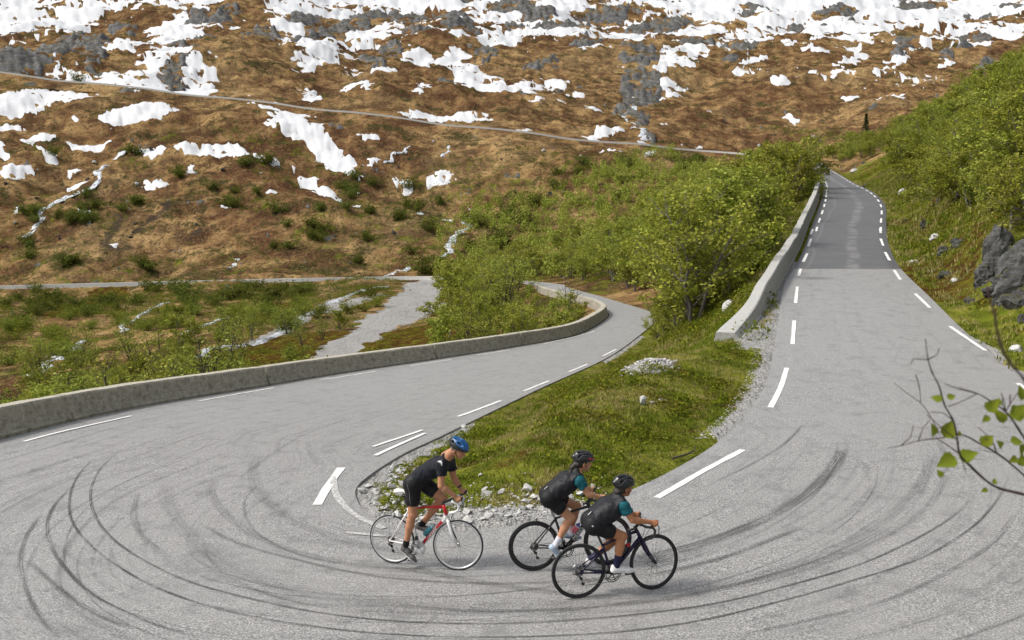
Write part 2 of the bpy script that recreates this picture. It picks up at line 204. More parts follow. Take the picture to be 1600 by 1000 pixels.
SNOW = [[-190.7,371.2,14.26,5.09,4.72,-9.55,1.0],[-144.4,355.6,10.51,3.56,2.88,-7.39,1.0],[-186.7,341.3,5.08,0.35,2.82,-5.4,1.0],[-168.7,330.9,5.54,0.08,2.38,-4.89,1.0],[-160.4,315.6,3.15,-0.07,3.3,-6.81,1.0],[-161.3,293.6,5.01,-0.07,2.45,-4.67,1.0],[-146.0,296.4,4.32,-0.28,2.94,-6.26,1.0],[-123.9,317.5,4.31,0.39,2.48,-6.63,1.0],[-149.3,326.8,6.76,-0.72,1.59,-3.64,1.0],[-114.5,289.4,3.71,-0.07,1.39,-3.68,1.0],[-96.3,316.7,15.78,-4.6,1.78,-6.84,1.0],[-72.7,336.1,20.71,-30.93,0.2,-8.94,1.0],[-85.9,350.2,7.97,-3.68,1.64,-10.13,1.0],[-64.7,295.6,6.17,-6.87,0.27,-5.49,1.0],[-58.9,282.3,4.66,-6.93,-0.21,-4.1,1.0],[-52.4,334.4,3.28,0.06,0.73,-4.83,1.0],[-36.1,295.8,3.43,-3.46,-0.14,-4.8,1.0],[-24.5,296.8,3.72,0.67,0.54,-6.84,1.0],[-46.2,312.6,2.98,0.7,0.39,-2.73,1.0],[-125.3,263.6,3.37,-3.14,0.63,-2.83,1.0],[-176.7,315.9,2.02,-0.04,5.95,-11.15,1.0],[-164.8,393.9,38.12,-13.83,3.59,-9.65,1.0],[-127.4,388.0,44.89,-22.54,2.68,-9.23,1.0],[-94.0,373.1,9.44,3.77,1.42,-6.36,1.0],[-388.7,729.9,23.71,-8.53,67.76,-129.02,1.0],[-344.6,716.9,-11.27,64.99,43.1,-83.71,1.0],[-212.7,503.6,7.31,9.23,17.89,-42.84,1.0],[-243.6,442.0,1.75,1.84,8.12,-14.99,1.0],[-250.1,701.3,-28.62,140.35,37.74,-80.05,1.0],[-172.2,462.6,-0.37,36.55,12.1,-30.05,1.0],[-150.5,432.1,26.94,-29.29,5.76,-20.47,1.0],[-127.9,402.8,20.05,-15.5,4.47,-16.32,1.0],[-137.1,598.8,37.77,-34.08,12.63,-64.46,1.0],[-182.9,734.3,13.44,11.41,26.38,-107.57,1.0],[-111.1,667.3,25.57,13.42,7.27,-44.35,1.0],[-108.0,517.5,8.29,45.77,5.41,-23.86,1.0],[-92.8,415.4,6.92,-21.05,-0.45,-12.83,1.0],[-75.1,430.2,5.71,1.74,2.42,-14.09,1.0],[-139.6,841.9,49.17,19.48,5.6,-34.38,1.0],[-56.6,581.2,7.81,2.87,2.81,-29.32,1.0],[-41.5,423.9,3.27,3.0,1.44,-14.97,1.0],[-25.0,552.3,16.55,-30.41,-0.04,-43.36,1.0],[-26.5,377.8,16.23,2.41,0.59,-10.2,1.0],[-10.3,493.1,20.55,-3.85,0.06,-23.88,1.0],[10.8,515.9,16.83,31.5,-0.21,-22.16,1.0],[-75.7,682.5,21.31,-0.13,2.68,-24.56,1.0],[-43.8,792.1,42.78,20.09,1.8,-33.02,1.0],[-9.7,696.5,16.75,13.75,0.54,-39.75,1.0],[28.5,822.1,28.98,14.51,-1.05,-30.82,1.0],[52.0,749.0,44.55,43.26,-1.59,-27.03,1.0],[31.7,503.6,4.62,6.14,-1.02,-16.53,1.0],[24.7,453.6,2.74,3.49,-0.65,-12.17,1.0],[53.6,670.5,11.15,10.82,-1.12,-14.34,1.0],[109.2,877.0,37.52,8.85,-3.94,-32.35,1.0],[107.6,775.5,16.44,2.16,-7.09,-52.24,1.0],[91.8,559.7,10.31,0.92,-3.48,-21.6,1.0],[118.7,655.7,25.24,40.67,-3.64,-31.05,1.0],[156.7,727.7,33.53,65.56,-2.67,-24.66,1.0],[157.2,809.8,23.99,2.1,-4.11,-21.65,1.0],[201.7,883.5,34.29,2.89,-6.81,-30.49,1.0],[296.8,954.6,88.85,9.96,-10.38,-34.09,1.0],[211.5,782.0,10.1,-25.18,-7.44,-23.85,1.0],[328.1,845.7,36.87,40.25,-16.95,-50.55,1.0],[288.7,763.1,27.08,42.04,-6.79,-24.74,1.0],[264.8,821.9,30.92,15.21,-7.82,-26.04,1.0],[261.8,778.0,24.76,20.22,-5.55,-18.53,1.0],[293.9,698.6,29.5,49.77,-7.75,-27.07,1.0],[239.6,655.8,29.43,56.86,-3.31,-16.44,1.0],[228.1,690.5,8.18,0.07,-4.66,-14.4,1.0],[389.6,820.4,16.99,2.57,-11.76,-25.95,1.0],[447.4,873.5,33.14,-23.74,-15.69,-31.19,1.0],[433.7,965.4,51.79,-3.54,-15.08,-34.18,1.0],[164.0,573.1,4.77,-0.1,-3.54,-12.61,1.0],[103.0,482.6,3.54,0.73,-1.93,-9.2,1.0],[207.9,499.8,6.81,-0.26,-4.48,-11.23,1.0],[193.7,533.3,6.67,4.35,-3.41,-10.26,1.0],[266.8,598.0,3.86,-2.56,-5.73,-13.04,1.0],[306.8,653.2,3.04,-3.18,-9.48,-20.5,1.0],[68.2,413.8,2.52,-8.09,-1.82,-8.76,1.0],[56.6,436.5,2.48,-7.7,-1.67,-9.75,1.0],[36.0,366.1,8.17,11.09,-0.58,-8.32,1.0],[4.2,355.4,4.04,3.34,-0.04,-3.49,1.0],[73.6,367.3,2.32,1.26,-1.17,-5.93,1.0],[44.9,309.4,3.71,5.3,-0.42,-4.58,1.0],[150.6,617.2,3.87,-0.02,-1.93,-8.07,1.0],[191.3,602.9,4.92,-0.38,-3.26,-10.48,1.0],[328.5,750.8,7.03,-0.61,-10.03,-23.35,1.0],[374.6,749.7,24.38,19.12,-7.94,-17.54,1.0],[437.5,804.3,12.75,-7.27,-15.68,-29.35,1.0],[34.4,325.9,2.73,-0.22,-0.41,-3.93,1.0],[246.3,609.3,11.14,16.95,-3.33,-10.51,1.0],[151.7,492.6,2.94,-0.54,-2.11,-6.97,1.0],[-23.0,326.9,1.81,0.37,0.23,-3.35,1.0],[-70.7,507.7,4.58,2.66,2.13,-15.48,1.0],[-62.6,407.2,2.76,0.58,1.1,-7.28,1.0],[12.1,430.9,3.13,3.87,-0.25,-8.92,1.0],[39.2,430.8,2.66,2.61,-0.85,-9.45,1.0],[177.5,671.3,9.54,13.1,-2.58,-13.03,1.0],[213.2,713.4,7.95,0.04,-3.4,-11.61,1.0],[-24.9,322.2,1.56,0.41,0.24,-3.22,1.0],[-84.8,265.7,1.39,-0.22,0.47,-1.54,1.0],[-106.8,302.9,1.28,0.02,1.56,-4.62,1.0],[-106.0,236.1,1.34,0.01,0.66,-1.52,1.0],[-147.3,269.7,1.12,0.05,1.41,-2.72,1.0],[-18.1,255.3,1.45,-0.01,0.16,-2.4,1.0],[-198.0,358.3,6.86,1.2,2.36,-4.47,1.0],[-166.7,349.8,2.29,-0.19,0.97,-2.13,1.0],[-75.0,278.9,1.61,-0.1,0.43,-1.66,1.0],[-46.6,268.8,1.72,-0.04,0.26,-1.59,1.0],[-26.6,258.3,1.28,-0.01,0.17,-1.73,1.0],[-9.7,247.9,1.41,-0.1,0.07,-1.78,1.0]]
ROCK = [[-238.7,726.3,14.78,3.89,11.34,-33.84,1.0],[-232.1,771.9,7.42,0.16,5.78,-19.52,1.0],[-172.1,754.1,10.53,44.48,7.31,-29.33,1.0],[-138.6,666.2,11.42,38.44,6.19,-28.62,1.0],[-127.0,719.0,12.95,11.44,4.11,-23.7,1.0],[-115.3,834.1,23.04,0.17,4.05,-29.86,1.0],[-63.2,830.8,16.88,4.73,2.55,-34.1,1.0],[-39.4,710.1,11.95,6.61,1.51,-27.75,1.0],[23.6,854.3,17.95,7.55,-0.87,-31.97,1.0],[99.5,900.0,32.11,8.91,-2.89,-26.67,1.0],[38.2,788.3,37.65,51.07,-0.6,-25.4,1.0],[140.4,845.0,35.2,19.16,-4.16,-28.38,1.0],[92.4,664.1,11.96,-0.37,-4.47,-32.79,1.0],[79.1,552.8,13.74,16.56,-4.44,-38.19,1.0],[177.0,728.2,10.1,-0.06,-4.81,-20.22,1.0],[-253.4,537.1,-23.53,91.59,28.93,-57.65,1.0],[-223.3,416.6,9.27,6.87,6.36,-12.6,1.0],[-178.1,512.6,8.77,3.49,10.19,-29.7,1.0],[-157.7,426.9,3.51,3.4,11.17,-30.87,1.0],[-203.6,446.9,3.94,0.91,18.4,-41.1,1.0],[-6.2,896.9,27.81,14.42,0.18,-26.71,1.0],[434.4,998.3,33.89,6.54,-10.98,-25.72,1.0],[417.7,837.4,12.13,-8.22,-11.12,-22.7,1.0],[313.9,741.0,29.45,51.55,-6.0,-23.19,1.0],[-68.0,675.8,10.2,1.1,2.07,-20.9,1.0],[-17.1,613.5,8.33,7.84,0.52,-19.16,1.0],[-81.3,556.5,8.81,3.33,4.19,-29.07,1.0],[241.9,921.0,19.52,1.6,-5.53,-21.5,1.0],[323.9,937.1,18.29,4.17,-7.7,-22.75,1.0],[149.3,741.4,10.46,0.79,-2.86,-14.51,1.0],[52.6,688.3,12.36,11.18,-1.3,-17.36,1.0],[-84.2,760.6,15.78,0.12,2.36,-21.65,1.0],[-127.6,768.3,17.33,7.8,4.03,-24.67,1.0],[-170.6,631.0,11.18,7.24,5.92,-22.21,1.0],[-283.3,687.7,4.58,12.06,12.79,-31.49,1.0],[-202.6,392.6,9.48,2.69,2.82,-5.94,1.0],[260.2,854.1,12.07,0.8,-5.03,-16.86,1.0],[77.4,599.8,2.59,-19.56,-13.27,-63.37,1.0],[340.3,709.8,24.9,29.27,-6.57,-16.14,1.0],[-76.6,612.5,7.66,-0.02,2.63,-21.32,1.0],[-34.9,500.9,4.66,3.35,1.44,-21.05,1.0],[20.9,599.1,6.96,7.7,-0.52,-15.14,1.0],[155.8,658.2,5.45,-0.2,-3.82,-16.47,1.0],[67.5,522.5,5.4,2.23,-5.67,-44.58,1.0],[60.3,429.9,2.99,1.94,-4.39,-31.75,1.0],[55.1,373.8,2.06,1.52,-2.95,-20.28,1.0],[338.8,653.9,20.75,26.87,-8.5,-19.3,1.0]]
BARE = [[-191.2,685.0,6.88,2.54,42.02,-152.8,1.0],[-141.6,509.2,11.28,7.89,27.89,-101.71,1.0],[-118.3,435.1,15.12,11.42,12.27,-45.91,1.0],[-121.7,387.2,6.43,-1.53,5.05,-16.52,1.0],[61.2,473.1,4.11,-7.98,-17.01,-106.39,1.0]]
GREEN = [[9.1,256.0,45.04,-47.38,-2.62,-35.92,1.0],[-17.1,240.3,29.12,-1.0,1.66,-24.1,1.0],[31.1,275.5,24.55,-35.99,-4.02,-24.81,1.0],[-37.0,261.0,18.59,10.7,2.89,-14.62,1.0],[-27.8,216.3,30.25,-19.48,1.68,-13.44,1.0],[-120.3,260.7,8.76,-0.94,4.66,-10.58,1.0],[-141.6,269.8,8.79,-0.35,9.2,-18.42,1.0],[-136.2,245.0,11.47,-1.8,8.23,-15.63,1.0],[-163.6,318.5,7.89,-0.09,5.06,-10.33,1.0],[-130.2,308.1,6.62,-0.26,2.69,-6.67,1.0],[-124.0,330.1,5.43,0.98,2.89,-8.01,1.0],[-128.7,273.1,6.12,-0.67,3.07,-6.83,1.0],[-107.6,268.8,8.07,3.47,2.6,-5.77,1.0],[-106.9,297.2,5.0,0.1,1.73,-5.03,1.0],[-91.3,280.5,8.2,-0.81,1.65,-5.3,1.0],[-80.9,301.8,15.11,-12.12,1.01,-7.89,1.0],[-72.5,322.2,19.05,-24.56,0.28,-7.55,1.0],[-76.1,268.5,11.79,-1.35,2.31,-8.52,1.0],[-47.9,282.3,10.81,-7.2,0.51,-7.57,1.0],[-10.2,290.1,12.31,-0.5,0.32,-9.51,1.0],[-53.0,232.7,9.84,0.46,1.43,-6.52,1.0],[-52.5,246.0,10.75,6.39,2.15,-8.13,1.0],[-87.2,226.1,11.35,-4.32,1.87,-5.05,1.0],[-110.4,223.9,7.33,-1.91,3.92,-8.22,1.0],[-98.3,333.5,13.42,-6.65,1.49,-6.71,1.0],[55.4,302.2,10.13,-13.99,-3.34,-16.6,1.0],[3.2,228.0,25.62,-21.4,-0.32,-23.24,1.0],[30.9,217.2,17.17,-52.15,-9.29,-66.65,1.0],[-31.0,144.1,46.46,-57.96,12.58,-58.95,1.0],[-66.4,154.2,40.54,-27.43,34.92,-81.84,1.0],[-51.6,102.2,18.4,-7.26,19.45,-39.03,1.0],[-7.1,99.1,9.61,-15.14,4.2,-58.78,1.0],[50.0,214.2,9.51,-36.81,-13.89,-60.55,1.0],[6.3,147.0,11.39,-27.33,-5.14,-120.35,1.0],[-231.9,463.5,7.39,11.03,22.72,-46.16,0.8],[-206.4,389.3,10.96,10.1,7.43,-14.52,0.6],[131.2,373.7,-3.67,-76.97,-15.25,-41.84,1.0],[116.9,438.6,23.15,-49.51,-6.03,-20.57,0.75]]
HEATH = [[-18.8,81.2,7.87,3.71,3.96,-16.3,1.0],[-23.1,67.7,3.69,-2.19,2.38,-7.09,1.0],[-6.9,80.3,3.92,0.74,1.48,-14.37,1.0],[-17.5,67.1,4.8,-3.53,1.99,-7.74,1.0],[-81.2,174.2,-4.97,26.04,11.65,-23.74,0.9],[-34.9,127.7,3.4,7.48,3.87,-13.61,0.8],[18.4,39.0,0.51,-2.45,-1.88,-4.12,0.9],[24.1,53.7,-1.07,-4.93,-3.37,-7.67,0.7]]
GRAVEL = [[-15.1,145.7,0.75,26.05,4.26,-30.18,1.2],[-15.6,114.4,0.07,24.43,2.73,-13.89,1.2],[-15.3,88.7,-0.36,20.48,1.93,-8.3,1.2],[-15.7,77.6,0.51,5.07,0.97,-3.89,1.0],[-27.1,117.7,0.53,28.22,1.19,-4.48,0.9],[-23.4,135.8,1.85,16.02,1.08,-5.34,0.9]]
SOIL = [[-111.2,246.0,2.52,-2.14,4.59,-17.44,0.9],[-102.0,261.4,3.78,18.45,1.76,-2.74,0.9],[-103.3,233.6,4.82,4.09,1.94,-4.02,0.8],[-93.3,280.7,4.27,17.3,1.02,-1.77,0.7],[-85.9,246.4,3.47,7.88,0.94,-1.77,0.8]]
STREAMS = [[1.6,[[-274.8,553.8],[-211.0,425.5],[-203.2,407.3]]],[3.2,[[68.9,533.2],[53.6,425.4],[52.5,373.8],[52.6,352.8]]],[1.6,[[351.2,733.5],[303.8,705.6],[284.2,681.3],[258.9,641.4]]],[1.3,[[-44.4,314.7],[-39.9,324.3],[-37.5,333.2]]],[1.2,[[-24.6,317.1],[-23.7,336.9]]],[2.2,[[-13.5,260.4],[-13.6,245.4],[-16.0,236.1],[-16.8,221.7]]],[1.6,[[-134.8,319.4],[-138.9,307.7],[-132.8,289.0],[-140.8,282.1],[-138.3,263.2],[-136.8,253.7]]],[1.3,[[-23.9,209.5],[-26.6,206.8],[-27.7,198.5]]],[1.2,[[-68.3,223.7],[-67.8,216.6]]],[1.3,[[-41.0,74.9],[-43.8,83.0],[-46.4,91.0],[-51.8,105.7]]],[1.0,[[-49.3,111.2],[-54.3,126.9],[-58.5,143.0],[-60.8,157.6]]],[1.3,[[-26.5,89.4],[-26.9,98.2],[-27.1,114.3],[-27.5,136.8],[-26.8,155.8],[-24.4,170.6]]],[1.0,[[-28.2,78.0],[-28.6,86.3],[-27.1,89.2]]],[1.0,[[-36.9,98.4],[-39.0,115.2],[-36.9,119.4]]],[1.2,[[104.5,668.8],[113.3,679.7],[110.8,637.2]]],[0.8,[[194.2,771.5],[173.2,677.3],[156.6,624.8]]]]
WALL2 = [[7.34,28.43],[8.12,30.08],[9.09,32.25],[10.54,35.84],[12.08,39.61]]
TREES = [[12.77,52.7,7.6,0],[43.19,147.09,7.6,0],[34.74,127.24,7.6,0],[17.34,77.34,7.28,0],[14.61,77.28,7.13,0],[24.0,97.76,7.6,0],[15.85,84.12,7.6,0],[13.84,54.71,7.26,0],[14.23,67.93,7.27,0],[18.05,67.53,7.57,0],[18.75,105.13,7.6,0],[46.04,175.92,7.6,0],[53.71,185.19,7.6,0],[15.67,61.81,7.6,0],[18.08,71.93,7.47,0],[19.11,116.48,7.6,0],[25.87,112.67,7.6,0],[9.55,48.02,7.06,0],[18.06,90.19,7.6,0],[25.94,123.25,7.6,0],[46.0,155.59,7.6,0],[27.98,117.72,7.6,0],[43.51,167.69,7.6,0],[39.63,134.71,7.6,0],[24.96,129.31,7.6,0],[28.53,95.54,7.6,0],[13.95,79.62,7.6,0],[29.63,98.45,7.6,0],[24.8,90.28,7.6,0],[32.24,104.48,7.59,0],[29.22,103.93,7.6,0],[42.4,158.65,7.6,0],[26.44,88.29,7.6,0],[24.55,94.67,7.6,0],[14.66,73.24,7.6,0],[15.87,87.09,7.6,0],[19.63,92.9,7.6,0],[20.93,98.06,7.6,0],[33.34,119.78,7.6,0],[29.07,138.32,7.6,0],[15.51,64.35,7.6,0],[8.61,42.0,6.22,0],[11.97,55.9,7.6,0],[12.69,58.67,7.46,0],[17.19,97.46,7.6,0],[20.85,75.23,5.85,0],[30.37,108.55,7.6,0],[31.21,116.22,7.6,0],[34.02,113.49,7.6,0],[22.1,119.38,7.6,0],[15.5,91.85,7.6,0],[9.47,44.47,6.35,0],[23.29,109.72,7.6,0],[42.38,182.72,7.6,0],[51.52,179.11,7.6,0],[16.77,69.59,7.31,0],[39.68,170.23,7.6,0],[38.12,163.35,7.6,0],[33.41,135.3,7.6,0],[17.29,94.83,7.6,0],[22.55,81.36,7.6,0],[32.69,110.42,7.6,0],[43.8,152.6,7.6,0],[19.57,113.61,7.6,0],[35.22,156.52,7.6,0],[23.86,133.72,7.6,0],[16.79,74.64,7.6,0],[50.86,172.78,7.6,0],[33.81,139.03,7.6,0],[37.92,123.41,7.6,0],[33.38,130.01,7.6,0],[23.1,86.69,7.6,0],[7.33,43.5,2.0,0],[7.77,42.5,2.1,0],[8.54,43,2.4,0],[8.14,50,2.4,0],[9.43,44,2.3,0],[95.4,166.84,3.99,1],[54.08,123.81,3.41,1],[77.87,199.91,3.87,1],[108.53,218.75,3.96,1],[57.13,107.41,3.66,1],[57.6,113.01,5.08,1],[64.92,160.2,3.27,1],[50.65,97.71,4.71,1],[87.11,234.2,5.18,1],[52.84,100.44,3.85,1],[83.57,174.11,4.43,1],[53.26,88.49,4.74,1],[61.52,111.11,3.55,1],[34.76,64.05,3.44,1],[49.55,78.83,4.69,1],[61.33,101.57,3.83,1],[41.02,65.72,5.12,1],[27.16,43.74,2.71,1],[111.67,243.31,4.42,1],[38.54,75.81,3.26,1],[78.72,132.6,3.38,1],[74.6,126.08,4.13,1],[25.26,41.47,2.58,1],[73.35,190.25,3.1,1],[81.51,138.21,3.61,1],[53.02,104.04,5.21,1],[44.87,90.87,4.01,1],[72.91,156.72,4.73,1],[66.93,130.22,5.38,1],[77.96,155.53,3.38,1],[79.68,127.52,5.09,1],[49.54,104.59,3.87,1],[94.59,210.36,4.84,1],[65.37,152.32,4.43,1],[48.68,90.93,5.16,1],[74.62,206.54,2.62,1],[91.64,176.84,3.9,1],[86.97,229.25,5.3,1],[49.36,87.21,4.2,1],[32.54,58.18,3.15,1],[70.42,122.97,4.52,1],[104.37,189.36,3.23,1],[97.25,233.84,4.05,1],[40.32,71.47,3.72,1],[44.82,82.89,3.91,1],[56.74,100.31,4.3,1],[102.61,236.57,3.33,1],[36.28,72.72,3.5,1],[71.5,166.98,4.47,1],[33.55,55.3,4.29,1],[84.92,188.17,4.22,1],[30.16,50.93,3.56,1],[89.96,211.48,3.41,1],[98.49,186.91,5.23,1],[82.13,182.08,3.72,1],[82.23,146.49,4.26,1],[76.42,149.01,4.17,1],[59.11,123.35,4.02,1],[101.26,167.54,5.16,1],[26.95,46.36,2.7,1],[52.11,115.37,3.88,1],[97.52,158.14,5.24,1],[49.53,82.91,4.17,1],[40.39,83.7,2.83,1],[106.62,211.37,5.04,1],[108.29,231.23,3.78,1],[104.4,174.77,4.81,1],[60.53,152.9,2.8,1],[102.31,207.65,3.96,1],[81.84,220.06,4.1,1],[62.28,105.82,3.98,1],[85.87,200.32,3.44,1],[68.03,144.01,3.26,1],[64.0,166.53,2.99,1],[60.73,127.37,4.07,1],[68.91,133.84,4.53,1],[43.74,75.02,4.77,1],[46.76,74.48,4.2,1],[70.16,115.89,4.57,1],[100.79,214.18,4.33,1],[82.73,210.93,5.29,1],[38.43,68.42,4.35,1],[66.53,178.26,4.07,1],[64.56,118.48,4.11,1],[77.46,182.17,4.57,1],[57.11,133.52,3.18,1],[92.78,148.29,4.04,1],[77.92,166.02,4.03,1],[31.08,53.75,3.14,1],[79.42,224.57,3.76,1],[95.78,173.64,4.15,1],[74.45,122.38,3.54,1],[58.44,118.24,5.0,1],[69.51,138.35,5.22,1],[87.51,165.15,4.71,1],[88.97,194.19,4.0,1],[80.99,161.02,4.23,1],[67.68,163.41,4.01,1],[101.31,182.85,4.88,1],[75.05,138.37,4.91,1],[72.28,197.68,4.17,1],[34.68,60.11,4.08,1],[85.67,216.23,4.01,1],[53.28,84.77,4.08,1],[38.68,62.58,3.55,1],[108.92,224.93,4.92,1],[63.09,114.17,4.74,1],[43.44,70.31,4.36,1],[107.43,199.35,3.42,1],[61.03,140.61,4.56,1],[90.31,143.96,4.53,1],[54.96,119.57,5.35,1],[87.87,182.43,3.68,1],[88.98,224.61,4.79,1],[42.87,85.82,3.47,1],[39.4,79.23,3.66,1],[93.14,187.76,4.59,1],[69.81,127.74,3.7,1],[53.98,92.58,5.29,1],[92.11,229.98,4.25,1],[96.61,239.55,3.45,1],[63.95,143.24,4.01,1],[85.12,205.2,3.98,1],[63.19,133.59,3.7,1],[94.21,216.51,3.94,1],[92.62,162.44,3.72,1],[100.83,227.72,4.0,1],[85.69,141.27,5.04,1],[22.8,42,3.6,1],[22.86,40,3.8,1],[22.8,38,4,1],[26.35,47,4,1],[26.07,50,3.6,1],[27.5,55,3.8,1],[28.71,60,3.8,1],[30.64,66,3.8,1],[33.72,74,3.9,1],[37.32,84,4,1],[41.26,95,4,1],[46.99,110,4,1],[26.94,46,4.2,1],[30.08,56,4,1],[20.83,36,3.6,1],[21.04,38,3.2,1],[22.73,43,3.3,1],[20.64,34,3.8,1],[24.34,48,3.2,1],[25.93,53,3.3,1],[26.87,57,3,1],[24.83,44,4.4,1],[24.75,42,4.6,1],[27.32,50,4.6,1],[12.2,93.34,6.16,2],[-2.47,57.51,3.9,2],[11.17,209.95,5.3,2],[13.98,119.0,6.97,2],[12.59,151.13,5.92,2],[-4.2,53.57,3.9,2],[12.11,123.43,5.92,2],[-2.16,115.29,4.62,2],[11.14,136.22,5.04,2],[-7.67,153.96,5.06,2],[-9.21,135.15,4.65,2],[17.02,176.08,4.52,2],[19.39,129.87,4.93,2],[-0.73,85.31,6.24,2],[13.79,107.18,6.37,2],[4.0,72.61,3.9,2],[0.39,103.8,6.11,2],[24.52,158.83,4.98,2],[15.22,137.43,5.26,2],[16.36,205.05,5.03,2],[12.17,89.07,6.12,2],[33.62,205.49,5.59,2],[7.67,180.39,4.04,2],[22.19,171.19,4.62,2],[12.18,159.96,4.99,2],[-0.73,215.75,5.84,2],[19.33,153.74,5.58,2],[3.19,177.21,5.04,2],[0.23,59.43,3.9,2],[12.91,181.46,5.75,2],[19.82,187.0,4.8,2],[-11.06,210.26,3.71,2],[26.16,205.28,4.2,2],[-5.76,106.17,5.89,2],[17.8,124.23,5.42,2],[4.77,171.88,5.36,2],[1.01,224.79,4.32,2],[-1.67,120.5,6.8,2],[17.37,141.96,6.34,2],[-2.64,108.81,5.79,2],[12.35,100.24,5.42,2],[0.2,65.43,3.9,2],[-3.43,75.1,3.9,2],[14.02,169.21,5.7,2],[29.08,200.55,5.56,2],[12.52,113.44,6.4,2],[-1.42,99.59,6.01,2],[21.09,208.85,5.75,2],[28.71,215.68,4.18,2],[-4.47,132.54,6.22,2],[-1.78,79.3,3.9,2],[-5.17,193.03,4.37,2],[0.75,74.97,3.9,2],[11.78,104.08,6.88,2],[1.19,195.07,4.42,2],[26.45,225.63,5.39,2],[0.42,56.51,3.9,2],[14.29,131.7,5.73,2],[-9.19,189.84,4.4,2],[4.2,203.75,4.22,2],[12.53,197.9,4.74,2],[20.01,137.94,5.58,2],[-6.94,119.55,5.76,2],[-4.07,83.43,5.31,2],[-2.88,94.38,5.75,2],[23.54,196.85,4.43,2],[4.11,66.82,3.9,2],[17.19,101.58,6.14,2],[21.47,220.76,4.87,2],[-6.32,91.05,6.52,2],[0.1,127.83,6.3,2],[-5.83,111.68,6.06,2],[15.0,225.18,5.86,2],[14.03,146.17,6.73,2],[-4.49,147.43,6.51,2],[34.57,198.39,5.05,2],[10.1,128.16,5.16,2],[11.8,173.69,4.81,2],[27.28,178.14,4.73,2],[-5.51,224.35,4.43,2],[-3.13,137.07,6.66,2],[8.57,155.71,5.28,2],[3.02,63.96,3.9,2],[12.88,190.51,4.09,2],[24.83,187.16,4.07,2],[9.84,144.46,6.83,2],[-17.38,31,4.2,3],[-18.09,34,3.6,3],[-15.11,30,2.6,3],[-17.44,37,4.6,3],[-15.62,35,4.7,3],[-17.72,41,4.8,3],[-14.79,36,3.2,3],[-17.13,44,4.6,3],[-14.35,41,5.2,3],[-17.12,47,3.8,3],[-19.45,33,4.0,3],[-21.37,44,4.0,3],[-21.75,42,3.4,3],[-19.5,60,4.6,3],[-26.74,48,3.5,3],[-25.14,55,3.5,3],[-23.61,58,4.2,3],[-22.77,75,3.8,3],[-27.82,95,4.0,3],[-18.86,80,2.6,3],[-19.29,90,2.8,3],[-19.29,100,2.8,3],[-25.36,100,3.6,3],[-28.93,90,4.2,3],[-29.71,80,4.0,3],[-32.14,75,3.8,3],[-38.86,80,3.5,3],[-40.18,75,3.5,3],[-4.87,62,2.6,3],[-2.57,60,3.9,3],[-1.83,64,4.3,3],[-6.07,85,3.2,3],[-39.28,73.24,3.53,3],[-24.38,45.31,3.62,3],[-20.09,41.8,2.34,3],[-27.8,60.83,3.71,3],[-19.81,37.64,2.77,3],[-23.05,41.11,3.36,3],[-12.54,36.68,2.76,3],[-22.48,62.11,3.23,3],[-31.3,62.83,3.27,3],[-30.85,57.07,4.18,3],[-15.23,42.41,2.62,3],[-29.33,73.17,3.55,3],[-36.57,74.69,2.25,3],[-27.2,62.3,3.05,3],[-26.66,70.48,3.23,3],[-33.31,69.57,2.24,3],[-20.43,35.29,3.06,3],[-22.27,49.18,2.94,3],[-17.28,48.54,3.29,3],[-21.46,39.37,2.42,3],[-14.78,38.24,2.82,3]]
